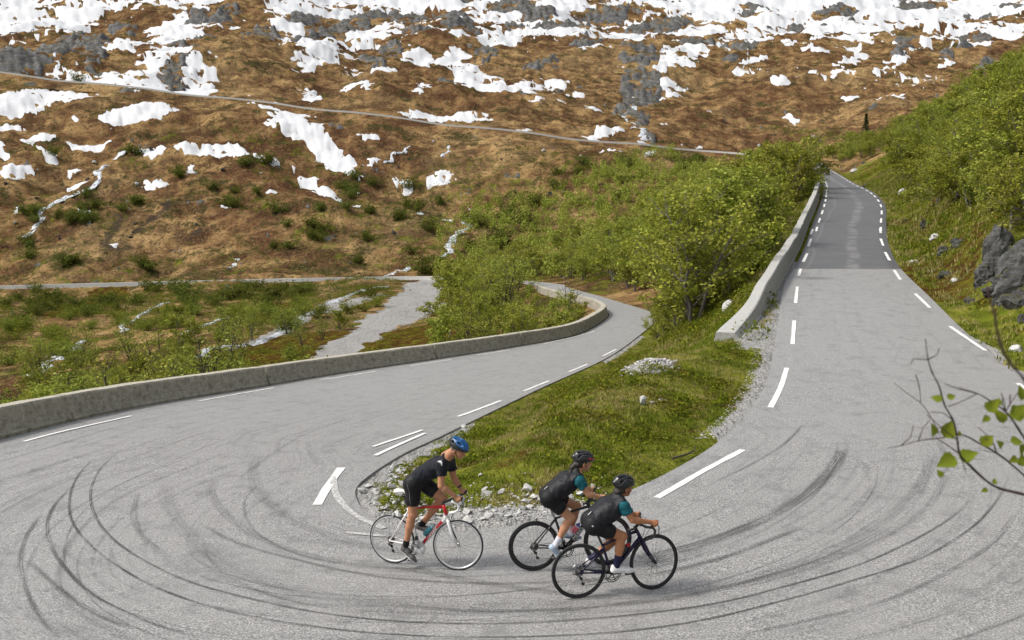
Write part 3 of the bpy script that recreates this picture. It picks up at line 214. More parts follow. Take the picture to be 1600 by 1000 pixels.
SHRUBS = [[-12.97,41.86,1.85,0],[-10.07,42.23,1.76,0],[-22.46,58.33,2.13,0],[-31.08,63.52,2.2,0],[-18.43,59.18,1.94,0],[-13.26,49.8,1.53,0],[-29.74,54.27,1.65,0],[-22.36,55.67,1.68,0],[-13.26,41.08,1.21,0],[-37.25,70.75,2.0,0],[-30.79,68.28,1.78,0],[-39.67,80.71,2.09,0],[-20.8,66.42,1.69,0],[-13.22,44.33,1.04,0],[-22.25,49.6,1.14,0],[-17.86,71.97,1.53,0],[-52.34,102.41,2.16,0],[-30.74,81.66,1.71,0],[-30.65,74.17,1.49,0],[-27.11,104.74,2.0,0],[-46.9,90.28,1.72,0],[-25.94,105.3,1.98,0],[-33.35,107.55,1.99,0],[-28.83,110.78,2.03,0],[-41.16,152.05,2.68,0],[-60.25,163.7,2.88,0],[-42.94,112.75,1.95,0],[-66.09,120.99,2.08,0],[-48.76,85.74,1.47,0],[-33.09,100.95,1.71,0],[-47.22,92.75,1.56,0],[-33.08,110.07,1.83,0],[-36.72,118.28,1.95,0],[-46.06,117.1,1.92,0],[-49.11,157.66,2.53,0],[-57.66,111.48,1.76,0],[-50.22,128.69,2.0,0],[-24.97,114.27,1.77,0],[-73.06,161.13,2.47,0],[-99.94,188.91,2.89,0],[-67.41,119.32,1.79,0],[-65.84,175.33,2.6,0],[-45.56,127.69,1.88,0],[-79.82,194.64,2.8,0],[-36.39,119.84,1.71,0],[-110.87,222.22,3.17,0],[-40.09,84.11,1.18,0],[-29.35,123.96,1.73,0],[-49.51,118.25,1.63,0],[-47.7,160.51,2.21,0],[-19.5,201.1,2.73,0],[-109.52,223.75,3.03,0],[-2.56,238.56,3.21,0],[-37.88,161.82,2.16,0],[-31.8,96.81,1.29,0],[-27.51,117.22,1.56,0],[-36.8,136.19,1.8,0],[-50.88,241.18,3.17,0],[-71.27,178.13,2.33,0],[-65.51,132.65,1.73,0],[-15.42,206.78,2.69,0],[-21.95,118.83,1.54,0],[-51.69,163.03,2.11,0],[-32.63,252.88,3.26,0],[-27.35,260.36,3.34,0],[-126.29,259.87,3.32,0],[-39.1,237.28,3.03,0],[-58.78,113.2,1.44,0],[30.02,249.37,3.17,0],[-19.52,200.79,2.55,0],[-47.44,143.47,1.82,0],[-53.49,243.17,3.08,0],[-23.12,244.58,3.08,0],[-67.6,258.63,3.25,0],[-21.21,212.44,2.66,0],[-40.78,81.05,1.01,0],[-22.73,142.24,1.76,0],[-82.2,168.24,2.08,0],[-122.68,258.98,3.2,0],[-97.46,172.45,2.13,0],[-87.79,172.87,2.13,0],[36.04,212.7,2.62,0],[-122.59,259.83,3.2,0],[-43.75,170.81,2.1,0],[-52.24,237.28,2.91,0],[-36.6,130.16,1.59,0],[-62.58,112.16,1.37,0],[-141.09,239.43,2.92,0],[-79.39,152.55,1.86,0],[-53.93,148.22,1.8,0],[-39.2,143.4,1.74,0],[-39.82,256.36,3.11,0],[-69.64,123.81,1.5,0],[-5.08,237.91,2.88,0],[-128.74,238.29,2.88,0],[-19.74,120.02,1.45,0],[-52.72,177.2,2.14,0],[-62.73,131.17,1.58,0],[-47.72,94.7,1.14,0],[51.53,278.36,3.35,0],[-82.86,267.6,3.22,0],[-62.63,168.33,2.01,0],[-90.41,223.33,2.64,0],[-112.77,269.46,3.17,0],[-50.15,160.6,1.88,0],[-9.84,250.57,2.92,0],[-51.12,236.87,2.76,0],[-19.07,125.31,1.46,0],[32.39,208.17,2.42,0],[-51.47,178.98,2.08,0],[-87.87,303.14,3.52,0],[-12.8,253.15,2.92,0],[-52.47,145.71,1.68,0],[36.94,284.41,3.27,0],[-141.66,267.14,3.07,0],[-79.14,171.35,1.96,0],[-126.34,265.58,3.03,0],[-33.34,291.16,3.32,0],[37.45,294.26,3.35,0],[-63.76,153.25,1.74,0],[-72.32,131.28,1.49,0],[-94.27,177.28,2.01,0],[-30.33,265.3,3.0,0],[-24.93,117.72,1.33,0],[-20.98,271.23,3.06,0],[-50.39,282.01,3.18,0],[-123.4,267.05,3.01,0],[-111.41,270.21,3.04,0],[-1.35,260.78,2.93,0],[-44.93,291.43,3.27,0],[-39.42,122.36,1.37,0],[60.56,296.74,3.32,0],[-70.23,125.29,1.4,0],[-92.31,223.82,2.5,0],[-25.54,225.83,2.52,0],[-56.08,227.68,2.54,0],[-134.5,284.37,3.17,0],[-56.07,126.67,1.41,0],[-69.08,147.77,1.64,0],[-133.03,247.51,2.74,0],[-9.82,230.37,2.54,0],[-50.16,149.2,1.64,0],[56.66,296.36,3.25,0],[-34.02,123.39,1.35,0],[-122.2,260.91,2.85,0],[-38.13,167.54,1.83,0],[-157.95,314.19,3.43,0],[-39.96,153.21,1.67,0],[-57.6,113.06,1.23,0],[12.88,276.82,3.01,0],[-46.7,255.42,2.77,0],[-37.0,219.46,2.38,0],[61.77,297.44,3.22,0],[-31.24,253.28,2.74,0],[21.04,284.01,3.07,0],[-53.99,254.57,2.74,0],[-93.36,173.84,1.87,0],[-45.72,111.58,1.2,0],[-113.9,263.26,2.83,0],[-102.82,186.42,2.0,0],[-64.11,145.52,1.56,0],[-1.82,254.79,2.73,0],[-52.31,297.48,3.18,0],[61.44,299.01,3.17,0],[-38.1,161.42,1.71,0],[-82.84,305.39,3.23,0],[-64.41,129.6,1.37,0],[-91.55,222.23,2.34,0],[-126.35,258.72,2.72,0],[-135.13,251.14,2.64,0],[-77.27,142.72,1.5,0],[-77.84,277.28,2.91,0],[6.56,244.3,2.56,0],[-143.69,266.0,2.78,0],[-33.72,123.7,1.29,0],[-107.72,294.74,3.07,0],[-67.25,158.47,1.64,0],[-50.14,287.98,2.98,0],[-97.9,193.45,2.0,0],[-85.18,159.55,1.64,0],[-16.41,200.66,2.06,0],[-38.51,155.88,1.6,0],[-132.68,317.62,3.26,0],[-48.46,129.64,1.33,0],[2.99,254.35,2.6,0],[-110.81,223.25,2.28,0],[-82.93,156.76,1.6,0],[24.18,247.41,2.52,0],[6.9,267.53,2.72,0],[-33.71,140.72,1.43,0],[-2.24,233.4,2.37,0],[-94.61,283.24,2.86,0],[23.02,295.32,2.98,0],[-106.24,199.0,2.0,0],[-138.31,262.62,2.62,0],[-53.84,123.34,1.23,0],[-75.75,142.02,1.41,0],[-53.98,291.4,2.89,0],[-85.69,280.08,2.77,0],[-123.98,267.84,2.64,0],[-110.5,298.99,2.93,0],[-74.73,140.28,1.37,0],[-81.3,307.83,3.0,0],[-60.83,230.98,2.25,0],[32.86,268.11,2.61,0],[-188.54,398.94,3.87,0],[-84.68,267.02,2.58,0],[-131.03,317.17,3.06,0],[-133.17,263.46,2.54,0],[-57.66,121.56,1.17,0],[-61.26,246.64,2.37,0],[13.36,286.39,2.75,0],[-92.07,221.9,2.13,0],[-95.1,186.73,1.78,0],[-40.44,243.6,2.32,0],[-82.1,334.18,3.18,0],[26.06,245.66,2.33,0],[-35.21,136.16,1.29,0],[-39.56,235.66,2.22,0],[-42.69,291.96,2.75,0],[-165.91,325.6,3.05,0],[-50.07,224.54,2.09,0],[-139.87,271.31,2.52,0],[52.01,275.11,2.55,0],[-60.96,163.67,1.5,0],[-51.74,173.93,1.59,0],[-5.1,252.39,2.3,0],[-34.31,115.33,1.05,0],[-0.56,237.81,2.16,0],[62.76,274.29,2.49,0],[-54.78,122.69,1.11,0],[-66.13,156.12,1.41,0],[53.14,287.64,2.59,0],[-83.85,224.65,2.02,0],[-46.55,299.22,2.69,0],[-50.0,235.07,2.11,0],[-67.57,126.04,1.13,0],[-29.26,120.7,1.08,0],[-63.16,146.44,1.31,0],[-24.17,115.32,1.03,0],[-29.88,128.77,1.15,0],[-116.32,251.39,2.24,0],[24.92,226.05,2.01,0],[-33.27,266.0,2.36,0],[-140.53,246.27,2.18,0],[-130.56,284.77,2.52,0],[-44.89,247.53,2.19,0],[-14.25,203.68,1.8,0],[-69.28,174.82,1.54,0],[-35.35,286.19,2.52,0],[-81.35,165.83,1.46,0],[-22.28,148.0,1.3,0],[-127.95,265.76,2.33,0],[13.9,276.09,2.42,0],[-1.51,279.83,2.44,0],[-27.7,211.35,1.84,0],[-19.46,199.89,1.74,0],[-54.97,169.07,1.47,0],[-29.54,292.5,2.54,0],[-32.21,141.66,1.23,0],[-16.88,251.11,2.18,0],[-52.09,229.48,1.98,0],[-53.3,131.28,1.13,0],[-118.64,327.62,2.82,0],[-39.77,127.8,1.1,0],[-24.22,260.17,2.23,0],[-62.09,311.55,2.67,0],[-81.01,272.06,2.33,0],[-69.99,142.88,1.22,0],[-38.87,126.77,1.08,0],[-103.26,218.4,1.85,0],[-10.61,282.45,2.39,0],[-105.66,218.17,1.84,0],[42.46,269.19,2.27,0],[-163.47,327.92,2.76,0],[-75.15,153.48,1.29,0],[-35.66,147.69,1.24,0],[-36.56,147.74,1.24,0],[-131.4,260.4,2.18,0],[-108.2,260.71,2.18,0],[-87.29,159.32,1.32,0],[29.8,254.88,2.11,0],[-3.05,230.78,1.9,0],[-52.74,122.68,1.01,0],[-26.36,213.62,1.74,0],[-137.62,258.95,2.09,0],[-45.13,256.75,2.07,0],[-63.61,151.62,1.22,0],[-93.35,280.96,2.26,0],[-156.41,315.9,2.52,0],[-25.08,279.85,2.22,0],[-30.91,151.7,1.2,0],[-49.79,134.28,1.06,0],[-6.07,237.46,1.87,0],[-50.05,138.6,1.09,0],[-50.72,227.62,1.79,0],[-79.32,334.45,2.63,0],[-64.13,175.92,1.38,0],[-90.6,164.12,1.28,0],[-49.39,154.12,1.19,0],[-6.79,258.21,1.99,0],[7.09,255.92,1.97,0],[-66.41,166.4,1.28,0],[-127.82,313.25,2.4,0],[-77.92,326.78,2.5,0],[39.56,280.03,2.14,0],[-1.16,257.48,1.96,0],[20.41,283.05,2.15,0],[-43.9,243.0,1.84,0],[-52.34,230.13,1.74,0],[-19.92,130.38,0.98,0],[-73.21,324.3,2.43,0],[-83.89,165.82,1.24,0],[-22.98,252.96,1.89,0],[-128.18,271.91,2.03,0],[-46.94,155.6,1.16,0],[-129.74,233.72,1.74,0],[-68.47,270.08,2.01,0],[-148.34,278.64,2.07,0],[-41.98,129.41,0.96,0],[-1.44,254.39,1.88,0],[-52.11,225.29,1.65,0],[-70.71,312.94,2.29,0],[-194.99,386.82,2.81,0],[37.87,244.04,1.77,0],[-86.52,172.41,1.25,0],[-33.22,255.76,1.85,0],[-41.45,287.08,2.07,0],[-76.15,169.7,1.22,0],[-114.19,226.86,1.62,0],[-77.92,329.12,2.35,0],[-22.6,256.32,1.83,0],[-6.35,243.81,1.74,0],[-3.83,231.89,1.65,0],[-47.74,247.79,1.76,0],[51.63,288.82,2.05,0],[-60.18,156.63,1.11,0],[-46.83,240.9,1.7,0],[42.01,300.61,2.12,0],[-122.17,258.17,1.82,0],[-104.6,222.86,1.57,0],[-131.13,233.14,1.64,0],[-163.4,321.31,2.24,0],[-118.58,324.82,2.25,0],[-139.04,243.06,1.68,0],[-149.0,280.02,1.92,0],[-80.01,224.45,1.53,0],[-125.12,308.34,2.1,0],[-166.31,326.88,2.22,0],[-33.89,255.52,1.73,0],[-133.45,240.86,1.63,0],[1.31,249.8,1.68,0],[-85.75,334.11,2.22,0],[-15.56,252.19,1.67,0],[-48.28,237.18,1.55,0],[-19.31,231.6,1.51,0],[-5.72,258.51,1.68,0],[36.8,254.71,1.65,0],[-156.91,311.84,2.01,0],[-55.98,294.87,1.89,0],[-74.82,160.34,1.02,0],[-90.05,303.52,1.93,0],[-104.16,217.46,1.38,0],[-89.88,269.12,1.7,0],[11.73,235.88,1.49,0],[40.8,269.2,1.69,0],[-86.55,280.71,1.76,0],[20.58,229.45,1.43,0],[-123.66,233.84,1.45,0],[-82.32,305.45,1.88,0],[-22.81,248.82,1.53,0],[-93.84,282.06,1.72,0],[37.39,274.58,1.64,0],[-123.63,324.46,1.92,0],[-113.72,264.93,1.55,0],[-141.68,260.08,1.52,0],[38.16,233.41,1.36,0],[-69.0,173.43,1.01,0],[-121.18,262.88,1.52,0],[7.6,273.29,1.57,0],[-116.83,249.43,1.43,0],[14.45,266.16,1.52,0],[4.51,254.11,1.45,0],[-44.65,250.97,1.43,0],[49.32,296.35,1.68,0],[-53.55,294.66,1.67,0],[-82.79,301.97,1.71,0],[33.8,287.95,1.63,0],[-52.17,296.1,1.67,0],[-102.81,290.12,1.63,0],[44.75,252.11,1.41,0],[-138.27,267.07,1.49,0],[-92.43,302.79,1.68,0],[-82.07,276.39,1.53,0],[-145.18,254.73,1.41,0],[17.91,284.29,1.56,0],[51.68,277.98,1.52,0],[-108.06,261.9,1.4,0],[-68.57,256.45,1.37,0],[-66.15,323.19,1.67,0],[-26.32,272.82,1.4,0],[-106.46,300.91,1.53,0],[-163.42,310.63,1.55,0],[-177.24,393.22,1.96,0],[-158.22,310.78,1.54,0],[-34.62,288.93,1.43,0],[-157.26,323.75,1.59,0],[-176.17,388.71,1.88,0],[-128.38,333.1,1.59,0],[-58.73,314.59,1.5,0],[-118.82,324.88,1.53,0],[-87.49,335.89,1.53,0],[55.64,120.89,1.0,1],[26.74,48.76,1.32,1],[30.26,60.37,0.68,1],[27.43,53.17,1.18,1],[32.46,64.3,1.1,1],[33.72,62.45,1.2,1],[44.42,88.95,1.62,1],[43.71,79.7,1.94,1],[57.29,129.23,1.1,1],[34.16,67.16,1.22,1],[43.8,87.04,1.14,1],[44.48,92.68,2.09,1],[41.25,81.11,1.86,1],[43.41,82.76,1.3,1],[53.48,116.12,1.76,1],[38.17,67.13,1.18,1],[36.78,73.1,0.93,1],[39.32,79.91,0.8,1],[40.85,86.11,0.92,1],[45.99,87.53,1.58,1],[49.9,99.25,1.66,1],[37.23,79.79,1.18,1],[53.05,118.88,1.82,1],[43.78,99.52,1.22,1],[50.27,114.61,1.46,1],[51.24,121.54,0.73,1],[55.85,126.34,1.8,1],[36.03,71.35,1.01,1],[51.56,125.39,0.93,1],[42.14,93.79,1.06,1],[32.09,66.61,1.34,1],[28.67,55.8,0.81,1],[38.77,81.77,0.64,1],[34.52,64.27,1.89,1],[46.9,96.93,1.91,1],[30.75,55.31,1.36,1],[27.69,50.72,0.82,1],[47.84,99.74,2.08,1],[49.65,107.75,1.94,1],[23.17,41.53,0.93,1],[42.55,77.76,1.67,1],[49.95,117.57,0.97,1],[36.13,76.38,0.64,1],[48.25,103.18,0.99,1],[46.92,104.77,1.07,1],[31.63,62.97,0.66,1],[42.51,90.91,0.89,1],[33.97,70.89,1.25,1],[51.7,123.62,1.05,1],[53.6,114.3,1.25,1],[55.74,128.03,1.99,1],[46.11,98.38,1.75,1],[41.55,88.74,1.39,1],[49.48,111.86,1.91,1],[53.08,128.08,0.93,1],[46.54,106.99,1.21,1],[51.29,104.51,1.67,1],[52.02,110.66,1.91,1],[34.49,60.53,1.81,1],[37.01,69.76,1.83,1],[44.14,85.3,1.78,1],[46.87,90.54,1.25,1],[28.65,57.41,0.81,1],[42.83,95.43,0.84,1],[25.25,45.79,1.18,1],[41.32,82.93,1.42,1],[54.14,124.74,0.91,1],[38.37,75.68,0.9,1],[53.78,122.71,2.0,1],[48.74,113.66,0.88,1],[45.63,85.9,2.0,1],[51.85,112.82,1.55,1],[44.38,94.76,1.09,1],[39.96,83.94,1.36,1],[39.98,71.85,1.83,1],[52.21,106.04,1.64,1],[22.33,39.75,0.89,1],[45.34,91.12,1.25,1],[24.82,47.86,1.33,1],[55.46,123.55,1.87,1],[41.09,77.43,1.16,1],[41.97,75.12,1.65,1],[36.29,74.8,1.21,1],[28.83,54.04,1.37,1]]
BOULDERS = [[18.53,34.78,2.6,1.0,"a"],[19.84,36.52,3.53,0.9,"t"],[17.49,30.92,2.47,1.1,"t"],[19.29,34.59,3.36,0.8,"a"],[20.99,42.11,3.66,0.6,"a"],[20.92,43.3,3.25,0.6,"a"],[22.85,48.5,3.73,0.5,"w"],[20.1,44.91,2.55,0.45,"w"],[14.78,25.91,1.04,0.38,"w"],[37.3,86.29,7.0,0.8,"w"],[42.03,107.72,8.25,0.7,"a"],[53.5,141.74,11.65,0.8,"w"],[25.24,54.83,4.34,0.7,"a"],[19.0,39.08,2.36,0.5,"a"],[17.03,32.98,1.83,0.4,"a"],[9.15,37.49,1.12,0.55,"w"],[11.68,275.25,11.19,1.3,"a"],[15.58,275.34,11.77,0.7,"w"],[28.79,65.93,4.54,0.4,"a"],[19.27,41.15,2.37,0.4,"a"],[18.53,37.52,2.2,0.35,"w"],[57.27,147.76,13.27,0.6,"a"],[17.02,30.81,2.04,0.5,"a"],[-1.26,22.69,-0.47,0.14,"w"],[-31.82,76.87,-8.09,0.5,"w"],[16.25,28.25,1.67,0.5,"a"],[18.9,34.99,2.89,1.0,"t"],[17.94,32.48,2.58,0.9,"a"],[18.65,33.29,2.99,1.0,"t"],[17.01,29.63,2.15,0.9,"a"],[17.5,32.06,2.26,0.7,"a"],[18.03,31.36,2.88,1.1,"t"]]
FAR_STONES = [[20.6,285.1,0.81],[127.9,387.0,1.33],[-143.7,260.6,0.69],[-138.3,295.2,1.02],[-39.3,217.9,0.48],[26.0,245.3,0.65],[-105.7,252.6,0.86],[-157.2,300.6,0.56],[-120.3,290.4,0.99],[-48.6,285.8,0.86],[-127.3,253.2,0.58],[-95.8,300.9,1.06],[-39.9,242.4,0.72],[-147.1,279.4,0.7],[11.1,318.0,1.03],[-80.5,276.4,0.43],[52.2,213.1,0.75],[-39.9,316.9,0.68],[0.9,277.3,0.77],[-145.2,298.9,0.52],[41.1,274.1,0.63],[-2.3,238.3,0.41],[-105.8,295.2,0.5],[-12.6,266.7,0.68],[-141.9,268.0,0.87],[-87.7,250.3,0.75],[-96.7,220.5,0.58],[58.2,222.7,0.52],[-34.6,300.2,0.75],[-102.7,269.9,0.52],[-39.0,325.4,0.99],[-13.5,215.3,0.52],[-25.1,247.8,0.49],[-128.4,255.0,0.41],[-36.0,319.1,0.5],[53.5,222.8,0.73],[105.1,387.5,1.25],[23.3,307.4,0.77],[-3.7,306.8,0.61],[-157.6,281.6,0.84],[30.7,301.4,0.98],[-99.1,327.4,0.67],[64.8,297.9,0.83],[0.2,225.7,0.79],[-150.1,341.5,0.64],[42.6,270.4,0.55],[116.3,404.0,0.85],[-43.9,316.6,0.62],[-103.4,243.5,0.81],[-143.5,312.0,1.11],[-86.6,234.4,0.41],[-82.1,297.0,0.66],[-127.6,321.6,1.13],[-47.0,239.5,0.59],[-165.2,328.7,1.18],[-104.4,248.1,0.4],[-102.8,294.9,0.84],[-29.5,342.1,1.0],[67.0,358.2,0.9],[-31.8,242.6,0.79],[-143.6,300.1,0.48],[-60.4,306.1,0.59]]
BIKE_FRAMES = [[[-1.6088,11.6859,0.3041],[[0.93999,-0.33906,0.03818],[0.33931,0.94067,-0.0],[-0.03591,0.01295,0.99927]]],[[0.296,11.2422,0.3789],[[0.99104,0.12978,0.03148],[-0.12984,0.99153,0.0],[-0.03121,-0.00409,0.9995]]],[[0.8066,10.3007,0.4265],[[0.97238,0.232,0.02541],[-0.23207,0.9727,0.0],[-0.02472,-0.0059,0.99968]]]]
TWIGS = [[0.0075,0.0022,[[1.178,2.0,4.36],[1.103,1.99,4.383],[1.041,1.98,4.432],[1.009,1.97,4.463],[0.997,1.96,4.498],[0.98,1.95,4.545],[0.954,1.94,4.582],[0.934,1.93,4.628],[0.911,1.92,4.663],[0.898,1.91,4.689],[0.885,1.9,4.735]]],[0.004,0.002,[[1.025,2.0,4.455],[0.998,2.01,4.475],[0.977,2.02,4.489]]],[0.006,0.0014,[[1.233,2.1,4.376],[1.161,2.093,4.432],[1.114,2.086,4.458],[1.065,2.079,4.481],[1.02,2.071,4.476],[0.958,2.064,4.47],[0.914,2.057,4.46],[0.878,2.05,4.456]]],[0.0028,0.0014,[[1.004,2.06,4.488],[0.994,2.07,4.514],[0.966,2.08,4.557],[0.938,2.09,4.578],[0.91,2.1,4.601]]],[0.0022,0.003,[[0.966,2.08,4.558],[0.961,2.08,4.593],[0.951,2.08,4.625]]],[0.0055,0.0014,[[1.14,1.95,4.506],[1.088,1.938,4.568],[1.046,1.925,4.595],[1.01,1.912,4.614],[0.962,1.9,4.629]]],[0.005,0.0028,[[0.783,1.35,4.75],[0.752,1.35,4.787],[0.737,1.35,4.823],[0.732,1.35,4.85],[0.721,1.35,4.88],[0.719,1.35,4.893]]],[0.002,0.0035,[[1.092,1.93,4.581],[1.091,1.93,4.608]]]]
TWIG_LEAVES = [[0.917,1.9,4.605,0.0208,160],[0.947,1.9,4.609,0.0175,20],[0.975,2.03,4.503,0.0296,100],[1.006,2.02,4.507,0.0402,60],[1.032,1.98,4.457,0.0361,30],[0.998,2.0,4.439,0.0413,200],[0.982,2.0,4.409,0.0175,120],[1.048,1.92,4.585,0.0308,60],[1.072,1.93,4.559,0.0319,110],[1.037,1.92,4.556,0.0168,220],[1.128,2.08,4.466,0.0334,40],[1.16,2.08,4.457,0.0212,130],[1.087,2.0,4.37,0.0136,200],[1.108,2.0,4.391,0.0136,60],[1.115,1.93,4.611,0.0309,80],[1.125,1.95,4.565,0.036,50],[1.209,2.1,4.459,0.0276,0],[1.223,2.1,4.436,0.0337,300],[1.207,2.1,4.414,0.0224,190],[0.719,1.35,4.845,0.0203,200],[0.745,1.35,4.853,0.0144,20],[1.227,2.1,4.411,0.0255,90],[1.108,1.94,4.574,0.0189,250],[1.068,1.93,4.591,0.0141,90],[1.031,2.02,4.498,0.0118,80],[1.131,1.97,4.55,0.0287,160]]
# ---------------------------------------------------------------- ground shape (plain numpy)
def hash2(ix, iy, seed):
    h = (ix.astype(np.int64) * 374761393 + iy.astype(np.int64) * 668265263 + seed * 974711) & 0x7fffffff
    h = ((h ^ (h >> 13)) * 1274126177) & 0x7fffffff
    h = ((h ^ (h >> 15)) * 2246822519) & 0x7fffffff
    return (h ^ (h >> 16)) / float(0x7fffffff)

def vnoise(x, y, seed=0):
    ix = np.floor(x); iy = np.floor(y); fx = x - ix; fy = y - iy
    ux = fx * fx * fx * (fx * (fx * 6 - 15) + 10); uy = fy * fy * fy * (fy * (fy * 6 - 15) + 10)
    a = hash2(ix, iy, seed); b = hash2(ix + 1, iy, seed); c_ = hash2(ix, iy + 1, seed); d = hash2(ix + 1, iy + 1, seed)
    return (a + (b - a) * ux + (c_ - a) * uy + (a - b - c_ + d) * ux * uy) * 2 - 1

def fbm(x, y, octv=5, seed=0, gain=.5, ridge=False):
    s = 0; a = 1; t = 0
    for k in range(octv):
        n = vnoise(x, y, seed + k * 17)
        if ridge: n = 1 - 2 * np.abs(n)
        s = s + a * n; t += a; a *= gain
        x, y = x * 1.6 - y * 1.2 + 7.3, x * 1.2 + y * 1.6 - 3.1
    return s / t

def sstep(a, b, x):
    t = np.clip((x - a) / (b - a), 0, 1); return t * t * (3 - 2 * t)

def hermite(P, n_per):
    """smooth curve through P (n,k), chord-length tangents; returns dense points"""
    P = np.asarray(P, float); n = len(P)
    d = np.maximum(np.linalg.norm(np.diff(P, axis=0), axis=1), 1e-6)
    m = np.zeros_like(P); sl = np.diff(P, axis=0) / d[:, None]
    m[0] = sl[0]; m[-1] = sl[-1]
    m[1:-1] = (sl[:-1] * d[1:, None] + sl[1:] * d[:-1, None]) / (d[1:] + d[:-1])[:, None]
    out = []
    for i in range(n - 1):
        k = n_per[i] if hasattr(n_per, '__len__') else n_per
        t = (np.arange(k) / k)[:, None]; h = d[i]
        out.append((2*t**3-3*t**2+1)*P[i] + (t**3-2*t**2+t)*h*m[i] + (-2*t**3+3*t**2)*P[i+1] + (t**3-t**2)*h*m[i+1])
    out.append(P[-1:])
    return np.concatenate(out)

ROADROWS = np.array(ROWS).reshape(-1, 2, 3)
def road_strip(step):
    """dense cross rows of the road: (n,2,3) valley edge, inner edge"""
    R6 = ROADROWS.reshape(-1, 6)
    seg = np.maximum(np.linalg.norm(np.diff(ROADROWS[:, 0], axis=0), axis=1), np.linalg.norm(np.diff(ROADROWS[:, 1], axis=0), axis=1))
    k = np.maximum(2, np.ceil(seg / step).astype(int))
    D = hermite(R6, list(k)).reshape(-1, 2, 3)
    # fractional control-row number of each dense row
    f = np.concatenate([i + np.arange(kk) / kk for i, kk in enumerate(k)] + [np.array([len(k)])])
    return D, f
STRIP, STRIPF = road_strip(.35)
# raster of the road: height inside, nearest height and distance outside
RC = .25; RX0, RY0 = -185., 0.; RNX, RNY = 1080, 1000
def road_raster():
    D, f = road_strip(.12)
    H = np.full((RNX, RNY), np.nan)
    wmax = 14.
    ts = np.linspace(0, 1, 100)
    for i0 in range(0, len(D), 400):
        d = D[i0:i0+400]
        P = d[:, 0, None] * (1 - ts)[None, :, None] + d[:, 1, None] * ts[None, :, None]
        P = P.reshape(-1, 3)
        ix = ((P[:, 0] - RX0) / RC).astype(int); iy = ((P[:, 1] - RY0) / RC).astype(int)
        ok = (ix >= 0) & (ix < RNX) & (iy >= 0) & (iy < RNY)
        H[ix[ok], iy[ok]] = P[ok, 2]
    ins = ~np.isnan(H)
    # jump-flood nearest road cell within ~12 m
    I, J = np.meshgrid(np.arange(RNX), np.arange(RNY), indexing='ij')
    NI = np.where(ins, I, -9999); NJ = np.where(ins, J, -9999)
    Dm = np.where(ins, 0., 1e9)
    for st in (32, 16, 8, 4, 2, 1, 1):
        for dx in (-st, 0, st):
            for dy in (-st, 0, st):
                if dx == 0 and dy == 0: continue
                a0, a1 = max(0, dx), RNX + min(0, dx); b0, b1 = max(0, dy), RNY + min(0, dy)
                si = NI[a0-dx:a1-dx, b0-dy:b1-dy]; sj = NJ[a0-dx:a1-dx, b0-dy:b1-dy]
                dd = (si - I[a0:a1, b0:b1])**2. + (sj - J[a0:a1, b0:b1])**2.
                dd[si < 0] = 1e9
                m = dd < Dm[a0:a1, b0:b1]
                Dm[a0:a1, b0:b1][m] = dd[m]; NI[a0:a1, b0:b1][m] = si[m]; NJ[a0:a1, b0:b1][m] = sj[m]
    Hn = np.where(NI >= 0, H[np.clip(NI, 0, None), np.clip(NJ, 0, None)], 0)
    return Hn, np.sqrt(Dm) * RC
ROAD_H, ROAD_D = road_raster()
def road_at(x, y):
    """(height of nearest road, distance to road) by bilinear lookup"""
    x = np.asarray(x, float); y = np.asarray(y, float)
    gx = (x - RX0) / RC - .5; gy = (y - RY0) / RC - .5
    out = (gx < 1) | (gx > RNX - 3) | (gy < 1) | (gy > RNY - 3)
    gx = np.clip(gx, 1, RNX - 3); gy = np.clip(gy, 1, RNY - 3)
    i = gx.astype(int); j = gy.astype(int); fx = gx - i; fy = gy - j
    def bl(A): return A[i, j]*(1-fx)*(1-fy) + A[i+1, j]*fx*(1-fy) + A[i, j+1]*(1-fx)*fy + A[i+1, j+1]*fx*fy
    return bl(ROAD_H), np.where(out, 99., np.minimum(bl(ROAD_D), 99.))

# base hills: multiquadric through control heights, in log-compressed plan coordinates
def lc(x, y):
    r = np.hypot(x, y) + 1e-6; k = np.log1p(r / 8.) / r * 8.
    return x * k, y * k, r
CP = np.array(GROUND_POINTS).reshape(-1, 3)
_ed = STRIP[::9].reshape(-1, 3)
_ed = _ed[(_ed[:, 1] > 1)]
_keep = []
for p in _ed:                                   # thin the edge points
    u = np.array(lc(p[0], p[1])[:2])
    if all(np.hypot(*(u - q)) > .55 for q in _keep): _keep.append(u); CP = np.vstack([CP, p[None]])
_u, _v, _r = lc(CP[:, 0], CP[:, 1])
_e = (CP[:, 2] - 5.) / (_r + 6.)
_dd = np.hypot(_u[:, None] - _u[None], _v[:, None] - _v[None])
_A = np.sqrt(_dd**2 + .25)
_n = len(CP)
_M = np.zeros((_n + 3, _n + 3)); _M[:_n, :_n] = _A + np.eye(_n) * -.01
_M[:_n, _n] = 1; _M[:_n, _n+1] = _u; _M[:_n, _n+2] = _v; _M[_n:, :_n] = _M[:_n, _n:].T
_w = np.linalg.solve(_M, np.concatenate([_e, np.zeros(3)]))
def base_h(x, y):
    x = np.asarray(x, float).ravel(); y = np.asarray(y, float).ravel(); out = np.empty(len(x))
    for i in range(0, len(x), 20000):
        u, v, r = lc(x[i:i+20000], y[i:i+20000])
        K = np.sqrt((u[:, None] - _u[None])**2 + (v[:, None] - _v[None])**2 + .25)
        out[i:i+20000] = 5. + (r + 6.) * (K @ _w[:_n] + _w[_n] + _w[_n+1] * u + _w[_n+2] * v)
    return out
